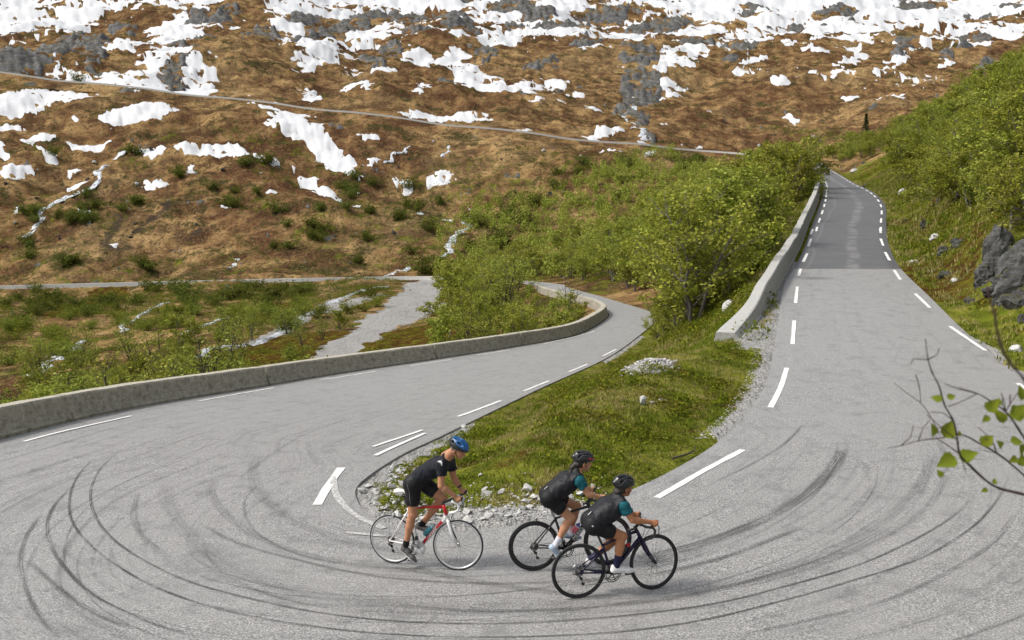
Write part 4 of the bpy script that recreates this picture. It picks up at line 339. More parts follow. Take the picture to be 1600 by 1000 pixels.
def ground_h(x, y):
    """final ground height"""
    shp = np.shape(x); x = np.asarray(x, float).ravel(); y = np.asarray(y, float).ravel()
    b = base_h(x, y); rh, rd = road_at(x, y); r = np.hypot(x, y)
    far = sstep(110, 320, r)
    # relief: bumps small near, rocky swells far
    n1 = fbm(x / 3.1, y / 3.1, 4, 3) * .22
    n2 = fbm(x / 11., y / 11., 4, 9) * .7 * sstep(1., 8., rd)
    n3 = fbm(x / 48. + 3, y / 60., 5, 21, .55) * 6.5 * far
    n4 = fbm(x / 150., y / 170., 3, 31) * 12. * sstep(250, 520, r)
    n5 = fbm(x / 16., y / 18., 4, 41, .6, True) * 1.7 * far
    U = np.arctan2(x, y) * 1400.; V = np.log(r + 1.) * 700.
    n6 = (fbm(U / 55., V / 20., 5, 141, .55) * .0085 + fbm(U / 17., V / 8., 3, 143, .5, True) * .0022) * r * far
    n2 = n2 * (1 - sstep(60, 20, r) * .55)
    k = sstep(.3, 3.2, rd)
    b = b + .22 * np.exp(-((x - 3.75) / .7)**2 - ((y - 24.2) / .9)**2)
    relief = (n1 + n2) * sstep(.3, 2.2, rd) + (n3 + n4 + n5 * .6 + n6) * road2_keep(x, y)
    h = b + relief
    near = rh - .03
    h = near * (1 - k) + h * k
    h = np.where(rd < .7, np.minimum(h, rh - .05 + .046 * sstep(.0, .28, rd)), h)
    return h.reshape(shp)
R2 = np.array(TRAVERSE).reshape(-1, 3)
def road2_keep(x, y):
    """0 near the far traverse road so that the hill relief stays off it"""
    d = np.full(len(x), 1e9)
    for a, b in zip(R2[:-1], R2[1:]):
        ab = b[:2] - a[:2]; t = np.clip(((x - a[0]) * ab[0] + (y - a[1]) * ab[1]) / (ab @ ab), 0, 1)
        d = np.minimum(d, np.hypot(x - a[0] - t * ab[0], y - a[1] - t * ab[1]))
    return sstep(3, 30, d)
# ================================================================== materials of the setting
def m_ground():
    t = NT('ground'); P = t.pos()
    big = t.noise(t.mapping(P, (.02, .02, .05)), 1., 5, .6)
    mid = t.noise(P, .13, 6, .62); fine = t.noise(P, 1.1, 5, .65); tiny = t.noise(P, 9., 4, .6)
    # dry brown heath far, in straw, rust and dark heather tones
    tuft = t.noise(t.mapping(P, (1, .45, 1)), 1.9, 4, .75); clump = t.noise(t.mapping(P, (1, .5, 1)), .62, 5, .72)
    b = t.ramp(t.math('ADD', t.math('MULTIPLY', mid, .62), t.math('MULTIPLY', clump, .38)), [(.33, (.040, .025, .016)), (.43, (.105, .058, .030)), (.49, (.21, .125, .055)), (.57, (.36, .235, .105)), (.70, (.29, .185, .085))])
    b = t.mix(t.math('MULTIPLY', t.step(t.noise(P, .05, 6, .72), .50, .60), .85), b, t.ramp(clump, [(.35, (.032, .016, .011)), (.65, (.092, .048, .025))]))
    rg = t.noise(t.mapping(P, (1, .55, 1)), .016, 5, .65)
    b = t.mix(t.math('MULTIPLY', t.step(rg, .48, .58), .75), b, t.mix(.5, b, (.085, .034, .020)))
    b = t.mix(t.math('MULTIPLY', t.step(t.math('SUBTRACT', 1., rg), .50, .64), .55), b, t.mix(.5, b, (.43, .31, .155)))
    b = t.mix(t.math('MULTIPLY', t.step(t.noise(P, .085, 7, .78), .53, .60), .85), b, t.ramp(clump, [(.35, (.020, .022, .009)), (.65, (.065, .066, .020))]))
    b = t.mix(t.math('MULTIPLY', t.step(clump, .505, .60), .72), b, (.030, .022, .013))
    b = t.mix(t.math('MULTIPLY', t.step(tuft, .53, .66), .55), b, (.026, .018, .011))
    b = t.mix(t.math('MULTIPLY', t.step(t.math('SUBTRACT', 1., tuft), .54, .70), .5), b, (.40, .29, .15))
    # green undergrowth and grass
    g = t.ramp(fine, [(.28, (.035, .040, .007)), (.45, (.085, .100, .012)), (.58, (.14, .150, .020)), (.72, (.21, .190, .045))])
    g = t.mix(t.step(mid, .52, .68), g, (.21, .175, .06))
    g = t.mix(t.math('MULTIPLY', t.step(tiny, .52, .7), .5), g, (.20, .17, .06))
    gr = t.attr('green'); gr = t.math('ADD', gr, t.math('MULTIPLY', t.math('SUBTRACT', t.noise(P, .22, 7, .72), .5), 1.9))
    col = t.mix(t.step(gr, .38, .62), b, g)
    # moss and dark heath
    hz = t.math('ADD', t.attr('heath'), t.math('MULTIPLY', t.math('SUBTRACT', t.noise(P, .6, 5, .65), .5), 1.3))
    heath = t.ramp(fine, [(.3, (.030, .020, .008)), (.48, (.075, .040, .012)), (.62, (.11, .105, .014)), (.75, (.15, .15, .02))])
    col = t.mix(t.step(hz, .42, .60), col, heath)
    # gravel and bare soil
    gv = t.math('ADD', t.attr('gravel'), t.math('MULTIPLY', t.math('SUBTRACT', t.noise(P, 1.6, 6, .7), .5), .9))
    st = t.voronoi(P, 16., out='Color'); sd = t.voronoi(P, 16.)
    stone = t.mix(.35, t.ramp(t.noise(P, 22., 4, .8), [(.34, (.09, .086, .08)), (.62, (.44, .43, .41))]), t.mix(.95, st, (.3, .3, .3)))
    stone = t.mix(.4, stone, t.ramp(t.noise(P, 2.5, 6, .7), [(.3, (.13, .125, .115)), (.7, (.40, .39, .37))]))
    col = t.mix(t.step(gv, .42, .56), col, stone)
    so = t.math('ADD', t.attr('soil'), t.math('MULTIPLY', t.math('SUBTRACT', t.noise(P, .5, 6, .7), .5), 1.1))
    col = t.mix(t.math('MULTIPLY', t.step(so, .42, .80), .9), col, t.ramp(fine, [(.3, (.020, .017, .014)), (.7, (.075, .058, .042))]))
    h = t.math('ADD', t.math('MULTIPLY', fine, .6), t.math('MULTIPLY', tiny, .25)); h = t.math('ADD', h, t.math('MULTIPLY', tuft, .8))
    return t.pbr(col, .95, t.bump(h, .9, .4), 0., .0)
def m_asphalt(dark=False):
    t = NT('dark_asphalt' if dark else 'grey_asphalt'); P = t.pos(); uv = t.coord('UV')
    sep = t.n('ShaderNodeSeparateXYZ'); t.set(sep.inputs[0], uv)
    u, v = sep.outputs[0], sep.outputs[1]
    g1 = t.noise(P, 120., 3, .75); g2 = t.noise(P, 42., 3, .75); blot = t.noise(P, .55, 5, .6)
    grain = t.math('ADD', t.math('MULTIPLY', g1, .42), t.math('MULTIPLY', g2, .58))
    if dark:
        base = t.ramp(grain, [(.32, (.050, .050, .052)), (.68, (.135, .134, .136))])
        base = t.mix(t.math('MULTIPLY', t.step(blot, .4, .7), .35), base, (.15, .148, .145))
        lane = t.math('ADD', v, t.math('MULTIPLY', t.math('SUBTRACT', t.noise(t.mapping(P, (.07, .07, .07)), 1., 2), .5), 2.0))
        mid_ = t.math('SUBTRACT', 1., t.step(t.math('ABSOLUTE', t.math('SUBTRACT', lane, 2.5)), .12, .42))
        base = t.mix(t.math('MULTIPLY', t.math('MULTIPLY', mid_, t.step(t.noise(P, .8, 5, .7), .38, .6)), .75), base, (.20, .198, .192))
        lane2 = t.math('SUBTRACT', 1., t.step(t.math('ABSOLUTE', t.math('SUBTRACT', lane, 4.55)), .03, .12))
        base = t.mix(t.math('MULTIPLY', lane2, .25), base, (.22, .218, .21))
        edge_ = t.math('ADD', t.step(v, 4.9, 5.5), t.math('SUBTRACT', 1., t.step(v, .25, .7)))
        base = t.mix(t.math('MULTIPLY', edge_, .55), base, (.045, .044, .044))
    else:
        base = t.ramp(grain, [(.37, (.040, .039, .038)), (.48, (.175, .172, .166)), (.60, (.53, .522, .508))])
        base = t.mix(t.math('MULTIPLY', t.step(blot, .36, .62), .45), base, (.26, .256, .248))
        base = t.mix(t.math('MULTIPLY', t.step(t.noise(P, 1.9, 6, .7), .50, .68), .38), base, (.085, .083, .080))
        hp = t.attr('bend')
        # faint rubber wear running round the bend: thin streaks along the traffic direction
        cv = t.n('ShaderNodeCombineXYZ'); t.set(cv.inputs[0], t.math('MULTIPLY', u, .055)); t.set(cv.inputs[1], t.math('MULTIPLY', v, 1.0))
        s1 = t.noise(cv.outputs[0], 3.2, 5, .72); cv2 = t.n('ShaderNodeCombineXYZ'); t.set(cv2.inputs[0], t.math('MULTIPLY', u, .09)); t.set(cv2.inputs[1], t.math('MULTIPLY', v, 11.))
        s2 = t.noise(cv2.outputs[0], 1.0, 6, .75)
        wear = t.math('MULTIPLY', t.math('ADD', t.math('MULTIPLY', t.step(s1, .50, .70), .50), t.math('MULTIPLY', t.step(s2, .50, .66), .62)), hp)
        brk = t.step(t.noise(P, 7., 4, .7), .30, .60)
        base = t.mix(t.math('MULTIPLY', t.math('MULTIPLY', wear, brk), .72), base, (.062, .060, .060))
        # wheel paths on the straights, slightly polished and darker
        wp = t.math('MULTIPLY', t.step(s1, .52, .68), t.math('SUBTRACT', 1., hp))
        base = t.mix(t.math('MULTIPLY', wp, .28), base, (.13, .128, .125))
        # fine cracks
        cr = t.voronoi(t.mapping(P, (1, 1, .1)), .33, 'DISTANCE_TO_EDGE')
        cr = t.math('MULTIPLY', t.math('SUBTRACT', 1., t.step(t.math('ADD', cr, t.math('MULTIPLY', t.noise(P, 5., 4), .05)), .022, .034)), t.step(t.noise(P, .21, 2), .55, .62))
        base = t.mix(t.math('MULTIPLY', cr, .28), base, (.05, .048, .046))
    return t.pbr(base, .58, t.bump(grain, .4, .006), 0., .5)
def m_concrete(name='concrete', a=(.25, .23, .18), b=(.42, .39, .32), stain=.6):
    t = NT(name); P = t.pos(); nz = t.n('ShaderNodeSeparateXYZ'); t.set(nz.inputs[0], t.n('ShaderNodeNewGeometry').outputs['Normal'])
    n = t.noise(P, 5., 7, .7); sp = t.noise(P, 34., 4, .75); sp2 = t.noise(P, 11., 5, .75)
    col = t.ramp(n, [(.3, a), (.7, b)])
    streak = t.noise(t.mapping(P, (1.6, 1.6, 3.2)), 2.2, 6, .75)
    col = t.mix(t.math('MULTIPLY', t.step(streak, .48, .66), stain), col, (.095, .083, .06))
    col = t.mix(t.math('MULTIPLY', t.step(sp2, .58, .66), stain), col, (.05, .044, .034))
    col = t.mix(t.math('MULTIPLY', t.step(sp, .58, .66), stain + .2), col, (.035, .031, .026))
    col = t.mix(t.math('MULTIPLY', t.step(t.math('SUBTRACT', 1., sp), .58, .7), .35), col, tuple(min(.8, x * 1.6) for x in b))
    col = t.mix(t.math('MULTIPLY', t.step(nz.outputs[2], .75, .95), .55), col, tuple(x * 1.15 for x in b))  # upward faces painted paler: light from above put into the colour
    return t.pbr(col, .92, t.bump(t.math('ADD', n, t.math('MULTIPLY', sp, .6)), .6, .025), 0., .2)
def m_paint(name='road_paint', wear=.75, lo=.56):
    t = NT(name); P = t.pos()
    f = t.noise(P, 22., 5, .75); w = t.noise(P, 90., 3, .7)
    col = t.ramp(f, [(.3, (.66, .655, .63)), (.7, (.80, .79, .77))])
    col = t.mix(t.math('MULTIPLY', t.step(t.math('ADD', t.math('MULTIPLY', f, .55), t.math('MULTIPLY', w, .45)), lo, lo + .1), wear), col, (.24, .235, .225))
    return t.pbr(col, .7, t.bump(w, .3, .003))
def m_rubber():
    t = NT('tyre_rubber_trace'); P = t.pos()
    a = t.noise(P, 60., 4, .8); b = t.noise(P, .9, 4, .6); e = t.attr('edge')
    cv = t.n('ShaderNodeCombineXYZ'); t.set(cv.inputs[0], t.attr('across')); t.set(cv.inputs[1], t.math('MULTIPLY', t.attr('along'), .012)); st = t.noise(cv.outputs[0], 42., 4, .75)
    k = t.math('MULTIPLY', t.math('MULTIPLY', t.step(a, .30, .54), t.step(b, .18, .50)), t.math('MULTIPLY', t.math('MULTIPLY', e, t.attr('amount')), t.step(st, .38, .54)))
    bs = t.n('ShaderNodeBsdfPrincipled'); bs.inputs['Base Color'].default_value = (.05, .049, .049, 1); bs.inputs['Roughness'].default_value = .8
    tr = t.n('ShaderNodeBsdfTransparent'); mx = t.n('ShaderNodeMixShader')
    t.set(mx.inputs[0], k); t.t.links.new(tr.outputs[0], mx.inputs[1]); t.t.links.new(bs.outputs[0], mx.inputs[2])
    t.t.links.new(mx.outputs[0], t.out.inputs['Surface']); return t.m
def m_snow():
    t = NT('snow'); P = t.pos(); f = t.noise(P, .3, 5, .6)
    c = t.mix(f, (.50, .515, .535), (.66, .665, .67))
    c = t.mix(t.math('MULTIPLY', t.step(t.noise(P, .9, 6, .7), .62, .74), .35), c, (.50, .46, .40))
    return t.pbr(c, .7, t.bump(f, .4, .5), 0., .3)
def m_rock(name='rock', a=(.055, .055, .058), b=(.30, .295, .285), moss=.25, sc=1.):
    t = NT(name); P = t.pos(); n = t.noise(P, 1.3 * sc, 7, .68); s = t.noise(t.mapping(P, (.5, .5, 2.2), rot=(.2, .1, 0)), 2.2 * sc, 6, .7)
    col = t.ramp(t.math('ADD', t.math('MULTIPLY', n, .5), t.math('MULTIPLY', s, .5)), [(.34, a), (.5, tuple((x + y) / 2.2 for x, y in zip(a, b))), (.66, b)])
    nz = t.n('ShaderNodeSeparateXYZ'); t.set(nz.inputs[0], t.n('ShaderNodeNewGeometry').outputs['Normal'])
    ms = t.math('MULTIPLY', t.step(t.math('ADD', nz.outputs[2], t.math('MULTIPLY', t.math('SUBTRACT', t.noise(P, 3. * sc, 5, .7), .5), 1.4)), .7, 1.0), moss)
    col = t.mix(ms, col, (.075, .065, .014))
    return t.pbr(col, .9, t.bump(t.math('ADD', n, s), .8, .12 / sc), 0., .08)
def m_water():
    t = NT('white_water'); P = t.pos(); f = t.noise(t.mapping(P, (1, 1, .4)), 1.3, 6, .75)
    return t.pbr(t.ramp(f, [(.36, (.10, .115, .13)), (.48, (.42, .45, .48)), (.60, (.80, .82, .84))]), .35, t.bump(f, .8, .2))
M_GROUND = m_ground(); M_ASPH = m_asphalt(); M_DARK = m_asphalt(True); M_PAINT = m_paint(); M_WORN = m_paint('worn_road_paint', .95, .42); M_RUB = m_rubber()
M_WALL = m_concrete(); M_WALL2 = m_concrete('pale_concrete', (.27, .267, .25), (.40, .396, .375), .35); M_KERB = m_concrete('kerb_concrete', (.36, .355, .33), (.52, .515, .49), .2)
M_SNOW = m_snow(); M_ROCK = m_rock('rock', (.018, .018, .018), (.155, .155, .15), .75, 1.6); M_CLIFF = m_rock('cliff_rock', (.012, .012, .014), (.23, .23, .235), .35, .2); M_STONE = m_rock('pale_stone', (.33, .325, .31), (.64, .63, .61), .04, 4.); M_WATER = m_water()

# ================================================================== ground sheet (finer where it is near)
th = np.radians(np.concatenate([np.arange(-80, -36, 2.), np.arange(-36, -32, .5), np.arange(-32, 32, .105), np.arange(32, 36, .5), np.arange(36, 81, 2.)]))
rr = np.exp(np.concatenate([np.arange(math.log(1.), math.log(9.), .07), np.arange(math.log(9.), math.log(60.), .0105), np.arange(math.log(60.), math.log(1600.), .0085)]))
TH, RR = np.meshgrid(th, rr, indexing='ij')
GX, GY = np.sin(TH) * RR, np.cos(TH) * RR
GZ = ground_h(GX, GY)
_rh, _rd = road_at(GX, GY)
def grid_faces(ni, nj, mask=None):
    I = np.arange(ni * nj).reshape(ni, nj)
    F = np.stack([I[:-1, :-1], I[:-1, 1:], I[1:, 1:], I[1:, :-1]], -1).reshape(-1, 4)[:, ::-1]
    return F if mask is None else F[mask.ravel()]
def blob_field(blobs, x, y):
    """largest of soft elliptical patches: rows (cx, cy, ax, ay, bx, by, strength)"""
    out = np.zeros(np.shape(x))
    for cx, cy, ax, ay, bx, by, s in blobs:
        det = ax * by - ay * bx
        dx, dy = x - cx, y - cy
        R = max(math.hypot(ax, ay), math.hypot(bx, by)) * 1.8
        m = (np.abs(dx) < R) & (np.abs(dy) < R)
        p = (dx[m] * by - dy[m] * bx) / det; q = (ax * dy[m] - ay * dx[m]) / det
        out[m] = np.maximum(out[m], s * np.clip(1.5 - .75 * (p * p + q * q), 0, 1.2))
    return out
LU, LV = TH * 1400., np.log(RR) * 700.                      # scale-free noise coordinates: features grow with distance
def lp(su, sv, o, seed, gain=.55, ridge=False): return fbm(LU / su, LV / sv, o, seed, gain, ridge)
WX = GX + RR * (.012 * lp(34, 12, 5, 301) + .012 * lp(95, 60, 3, 305)); WY = GY + RR * (.011 * lp(38, 20, 5, 311) + .013 * lp(110, 70, 3, 315))
_snow = blob_field(SNOW, WX, WY); _rock = blob_field(ROCK, WX, WY); _green = blob_field(GREEN, WX, WY)
_heath = blob_field(HEATH, WX, WY); _gravel = blob_field(GRAVEL, WX, WY); _soil = blob_field(SOIL, WX, WY)
_green *= np.where(RR > 60, .30, 1.)
# dry banks, grassy island, gravel verges
near_k = np.maximum(1 - sstep(42, 85, RR), (GX / np.maximum(GY, 1) > .17) * (1 - sstep(120, 210, RR)))
_green = np.maximum(_green, near_k * (.75 + .35 * fbm(GX / 9, GY / 9, 3, 71)))
_px = GX / np.maximum(GY, 1e-3)
island = (_rd < 9) & (GX > -3) & (GX < 14.5) & (GY > 12) & (GY < 52)
D_IN = _rd
gl = np.exp(-((GX - .6) / 3.2)**2 - ((GY - 13.2) / .9)**2) * 1.5           # rubble strip at the tip
gl = np.maximum(gl, np.where(island & (GX > -3.2) & (GX < -1), (.9 - _rd) * 1.0, 0))
gl = np.maximum(gl, np.where(island & (GX > 4.2), 1.0 - _rd / .6, 0))       # shoulder of the upper road
gl = np.maximum(gl, np.where((GX > 7) & (GX < 13) & (GY > 27) & (GY < 42) & island, 1.3 - _rd / 1.4, 0))
gl = np.maximum(gl, np.exp(-((GX - 3.75) / .75)**2 - ((GY - 24.2) / 1.1)**2) * 1.15)
_gravel = np.maximum(_gravel, np.clip(gl, 0, 1.3))
_soil *= .72
_soil = np.maximum(_soil, np.where((_rd < .8) & (RR < 120), .42 - _rd * .4, 0))
_soil = np.maximum(_soil, np.exp(-((GX - 2.3) / 1.8)**2 - ((GY - 13.8) / .7)**2) * .9)
_heath = np.maximum(_heath, np.where(RR < 30, .38 * island, 0))
_xo = np.interp(GY, STRIP[STRIPF > 31, 0, 1], STRIP[STRIPF > 31, 0, 0])
_heath = np.maximum(_heath, np.where((GX > _xo + 1.2) & (GY > 24) & (RR < 150), .40 + .55 * fbm(GX / 5., GY / 5., 4, 119), 0))
me = mesh_np('ground', np.stack([GX, GY, GZ], -1).reshape(-1, 3), grid_faces(*GX.shape), [M_GROUND],
             attrs=dict(green=_green.ravel(), heath=_heath.ravel(), gravel=_gravel.ravel(), soil=_soil.ravel()))
ground = tag(ob('ground', me), 'grassy valley floor rising into a brown heath mountainside', None, None, 'structure')

# snow lying on the mountain: a sheet that dips under the ground where there is none
alt = GZ - 5.
hi = sstep(105, 235, alt)
big = lp(170, 55, 4, 97, .6); med = lp(42, 17, 5, 55, .6); sml = lp(17, 7, 4, 56, .6); tin = lp(5, 3.2, 3, 57, .6)
tz = lp(60, 26, 5, 91, .62)
sfield = np.maximum(np.minimum(_snow, .88) * 1.1 + med * .62 + sml * .62 + tin * .58 - .70, big * .75 + tz * .8 + sml * .55 + tin * .45 - .57 + hi * .95)
sfield = np.where((_snow < .12) & (alt < 70), -1, sfield)
sfield = sfield - blob_field(BARE, WX, WY) * .85
sfield = sfield - np.maximum(_rock - .3, 0) * (1.0 + .6 * med)
m = (sfield > -.45)
m = m & (RR > 130)
q = m[:-1, :-1] | m[1:, :-1] | m[:-1, 1:] | m[1:, 1:]
thick = np.clip(sfield, -.5, .45) * np.clip(RR / 320., .6, 2.2) * .62
def sheet(name, Zs, cells, mat, attrs=None):
    F = grid_faces(*GX.shape, cells); used = np.unique(F); re = np.full(GX.size, -1); re[used] = np.arange(len(used))
    V = np.stack([GX, GY, Zs], -1).reshape(-1, 3)[used]
    return mesh_np(name, V, re[F], [mat], attrs=attrs)
tag(ob('snow', sheet('snow', GZ + thick, q, M_SNOW)), 'patches of old snow lying on the brown mountainside', None, None, 'stuff')
# grey outcrops breaking through
crag = lp(26, 9, 5, 61, .62, True); led = lp(70, 14, 4, 66, .6)
rfield = np.minimum(_rock, .85) * .95 + (crag - .3) * 1.0 + sml * .5 + tin * .45 - .62
rfield = np.where(_rock < .1, led * .9 + crag * .75 + sml * .3 - .98 + hi * .24, rfield)
m = (rfield > -.3) & (RR > 150)
q = m[:-1, :-1] | m[1:, :-1] | m[:-1, 1:] | m[1:, 1:]
rz = np.clip(rfield, -.6, .8) * np.clip(RR / 300., .5, 2.4) * 2.0 + np.where(rfield > 0, lp(9, 5, 3, 62, .6, True) * .0016 * RR + lp(40, 6, 3, 63) * .003 * RR, 0)
tag(ob('rock_outcrops', sheet('rock_outcrops', GZ + rz, q, M_CLIFF)), 'grey rock ledges breaking through snow and heath high on the mountain', None, None, 'stuff')

# ================================================================== road
road = tag(empty('road', (0, 0, 0)), 'grey hairpin road climbing from the valley to the upper right', None, None, 'structure')
NC = 22
def strip_mesh(name, D, f, mat, lift=0., drop=.12):
    t = np.linspace(0, 1, NC); n = len(D)
    P = D[:, 0, None] * (1 - t)[None, :, None] + D[:, 1, None] * t[None, :, None]
    P[..., 2] += lift
    mid = D.mean(1); s = np.concatenate([[0], np.cumsum(np.linalg.norm(np.diff(mid, axis=0), axis=1))])
    w = np.linalg.norm(D[:, 0] - D[:, 1], axis=1)
    uv = np.stack(np.broadcast_arrays(s[:, None], t[None] * np.clip(w, 5, 11)[:, None]), -1)
    bend = np.broadcast_to((sstep(15.2, 19.5, f) * (1 - sstep(27.5, 31.5, f)))[:, None], (n, NC))
    nv = n * NC; F = grid_faces(n, NC)[:, ::-1]; V = [P.reshape(-1, 3)]; Fs = [F]; UV = [uv.reshape(-1, 2)]; Bd = [bend.ravel()]; off = nv
    for col, flip in ((0, False), (NC - 1, True)):                 # a cut edge with its own corners, so that the sheet has thickness
        top = P[:, col]; low = top.copy(); low[:, 2] -= drop; q = np.stack([low, top], 1); f = grid_faces(n, 2) + off
        V.append(q.reshape(-1, 3)); Fs.append(f if flip else f[:, ::-1]); UV.append(np.repeat(uv[:, col], 2, 0)); Bd.append(np.repeat(bend[:, col], 2)); off += 2 * n
    return mesh_np(name, np.concatenate(V), np.concatenate(Fs), [mat], uv=np.concatenate(UV), attrs=dict(bend=np.concatenate(Bd)))
SEAM = 33.95
k = np.searchsorted(STRIPF, SEAM)
ob('grey_surface', strip_mesh('grey_surface', STRIP[:k+2], STRIPF[:k+2], M_ASPH), road)
ob('dark_surface', strip_mesh('dark_surface', STRIP[k:], STRIPF[k:], M_DARK, .004), road)

def ribbon(pts, w, lift, step=.18, taper=False, amount=1., wav=0., rng=None):
    """flat ribbon lying on the road along plan points; returns mesh data"""
    P = hermite(np.asarray(pts, float), [max(2, int(math.ceil(np.linalg.norm(np.subtract(b, a)) / step))) for a, b in zip(pts[:-1], pts[1:])])
    T = np.gradient(P, axis=0); T /= np.linalg.norm(T, axis=1)[:, None] + 1e-9
    N = np.stack([-T[:, 1], T[:, 0]], 1); cols = np.linspace(-1, 1, 5)
    wl = np.full(len(P), w)
    if wav: wl = wl * (1 + wav * vnoise(np.arange(len(P)) * .35, np.zeros(len(P)), int(abs(pts[0][0]) * 97) % 999))
    X = P[:, None, :] + N[:, None, :] * (cols[None, :, None] * .5 * wl[:, None, None])
    h, _ = road_at(X[..., 0], X[..., 1])
    V = np.concatenate([X, (h + lift)[..., None]], -1).reshape(-1, 3)
    t = np.linspace(0, 1, len(P)); endk = np.clip(np.minimum(t, 1 - t) * 9, 0, 1) if taper else np.ones(len(P))
    edge = np.broadcast_to(1 - np.abs(cols)[None] ** 3, (len(P), 5)); am = np.broadcast_to((endk * amount)[:, None], (len(P), 5))
    global _rb; _rb = dict(across=np.broadcast_to(cols[None] * w * .5, (len(P), 5)).ravel() + 3 * pts[0][0], along=np.broadcast_to(np.concatenate([[0], np.cumsum(np.linalg.norm(np.diff(P, axis=0), axis=1))])[:, None], (len(P), 5)).ravel())
    return V, grid_faces(len(P), 5)[:, ::-1], edge.ravel(), am.ravel()
# strip height follows the ruled surface between its two edges; read it back through the raster, a hair above it
for w, pts in MARKS:
    V, F, e, a = ribbon(pts, w, .007, wav=.12)
    ob('edge_line', mesh_np('edge_line', V, F, [M_WORN if w in (.12, .10) and pts[0][0] < -2 and pts[0][1] < 16.5 else M_PAINT]), road)
for i, (f0, f1, side, off) in enumerate([(35.6, 42.6, 1, .42), (35.6, 42.6, 0, .40)]):
    D, f = STRIP, STRIPF; mm = (f > f0) & (f < f1); e = D[mm, side]; o = D[mm, 1 - side]
    line = e + (o - e) / np.linalg.norm(o - e, axis=1)[:, None] * off
    s = np.concatenate([[0], np.cumsum(np.linalg.norm(np.diff(line, axis=0), axis=1))])
    a = 1.5
    while a + 3 < s[-1]:
        q = np.stack([np.interp(np.linspace(a, a + (3.0 if s[-1] < 9e9 else 1), 4), s, line[:, c_]) for c_ in (0, 1)], 1)
        V, F, _, _ = ribbon(q.tolist(), .14, .012, .6)
        ob('edge_line', mesh_np('edge_line', V, F, [M_PAINT]), road); a += 6.0 if a < 30 else 5.0
for w, am, pts in SKIDS:
    V, F, e, a = ribbon(pts, w, .004, taper=True, amount=am)
    ob('tyre_mark', mesh_np('tyre_mark', V, F, [M_RUB], attrs=dict(edge=e, amount=a * (.62 if w > .2 else .85), **_rb)), road)

_ar = np.random.RandomState(4)
for k_ in range(26):                                        # many fine rubber hairlines running round the bend
    t0 = _ar.uniform(.10, .86); f0 = _ar.uniform(17.5, 23.5); f1 = f0 + _ar.uniform(2.5, 7.); q = np.linspace(f0, min(f1, 30.5), 10)
    tt = np.clip(t0 + _ar.uniform(-.06, .06) * np.linspace(-1, 1, 10), .05, .92)
    A_ = np.stack([[np.interp(q, STRIPF, STRIP[:, e_, c_]) for c_ in (0, 1)] for e_ in (0, 1)]); pts = (A_[0] * (1 - tt) + A_[1] * tt).T
    w = _ar.choice([.04, .05, .07, .14])
    V, F, e, a = ribbon(pts.tolist(), w, .003 - .0001 * k_ * .5, taper=True, amount=_ar.uniform(.18, .40))
    ob('tyre_mark', mesh_np('tyre_mark', V, F, [M_RUB], attrs=dict(edge=e, amount=a, **_rb)), road)

# ================================================================== concrete walls beside the road
def wall_mesh(name, foot, out, hgt, prof, mat, cap=True):
    """foot (n,3) polyline, out (n,2) unit vectors away from the road, prof [(offset, z)]"""
    n, k = len(foot), len(prof); V = np.zeros((n, k, 3))
    for j, (o, z) in enumerate(prof):
        V[:, j, :2] = foot[:, :2] + out * o; V[:, j, 2] = foot[:, 2] + (z * hgt if z > 0 else z)
    ch = vnoise(V[..., 0] * 2.1, V[..., 1] * 2.1 + V[..., 2] * 3, 5) * .012
    V[..., 2] += ch * (V[..., 2] > foot[:, None, 2] + .3)
    V[..., :2] += (vnoise(V[..., 0] * 3.3 + 9, V[..., 1] * 3.3 + V[..., 2] * 5, 6) * .008)[..., None] * out[:, None, :]
    F = grid_faces(n, k); fl = [F]
    me_f = [list(f) for f in F]
    if cap: me_f += [list(range(k)), [(n - 1) * k + j for j in range(k)][::-1]]
    me = bpy.data.meshes.new(name); me.from_pydata(V.reshape(-1, 3).tolist(), [], me_f); me.materials.append(mat); me.update()
    return me
PROF = [(-.05, -.35), (-.05, .09), (-.01, .15), (.05, .40), (.10, .93), (.14, 1.), (.50, 1.), (.54, .95), (.60, -.3), (.72, -2.2)]
wall = tag(empty('concrete_barrier', (-9.2, 31.7, -1.2)), 'stained low concrete barrier in long blocks along the valley side of the bend', 'barrier', 'concrete barriers along the road')
D, f = road_strip(.3)
mm = (f > 8.6) & (f < 21.6); e = D[mm, 0][::-1]; o = D[mm, 1][::-1]
s = np.concatenate([[0], np.cumsum(np.linalg.norm(np.diff(e, axis=0), axis=1))])
tg = np.gradient(e[:, :2], axis=0); tg /= np.linalg.norm(tg, axis=1)[:, None]
outv = np.stack([-tg[:, 1], tg[:, 0]], 1)
if ((o - e)[:, :2] * outv).sum() > 0: outv = -outv
JO = [0]
def s_at(x, y): return s[np.argmin(np.hypot(e[:, 0] - x, e[:, 1] - y))]
JO = [0, s_at(-11.7, 23.), s_at(-9.0, 32.5), s_at(-3.4, 42.2), s_at(.9, 48.6)]
while JO[-1] < s[-1] - 12: JO.append(JO[-1] + 9.)
JO.append(s[-1])
for a, b in zip(JO[:-1], JO[1:]):
    n = max(3, int((b - a) / .45)); q = np.linspace(a + .055, b - .055, n)
    fp = np.stack([np.interp(q, s, e[:, c_]) for c_ in range(3)], 1); ou = np.stack([np.interp(q, s, outv[:, c_]) for c_ in range(2)], 1)
    fp[:, :2] += ou * .12
    me = wall_mesh('barrier_segment', fp - np.array(wall.location), ou, .68, PROF, M_WALL)
    ob('barrier_segment', me, wall)
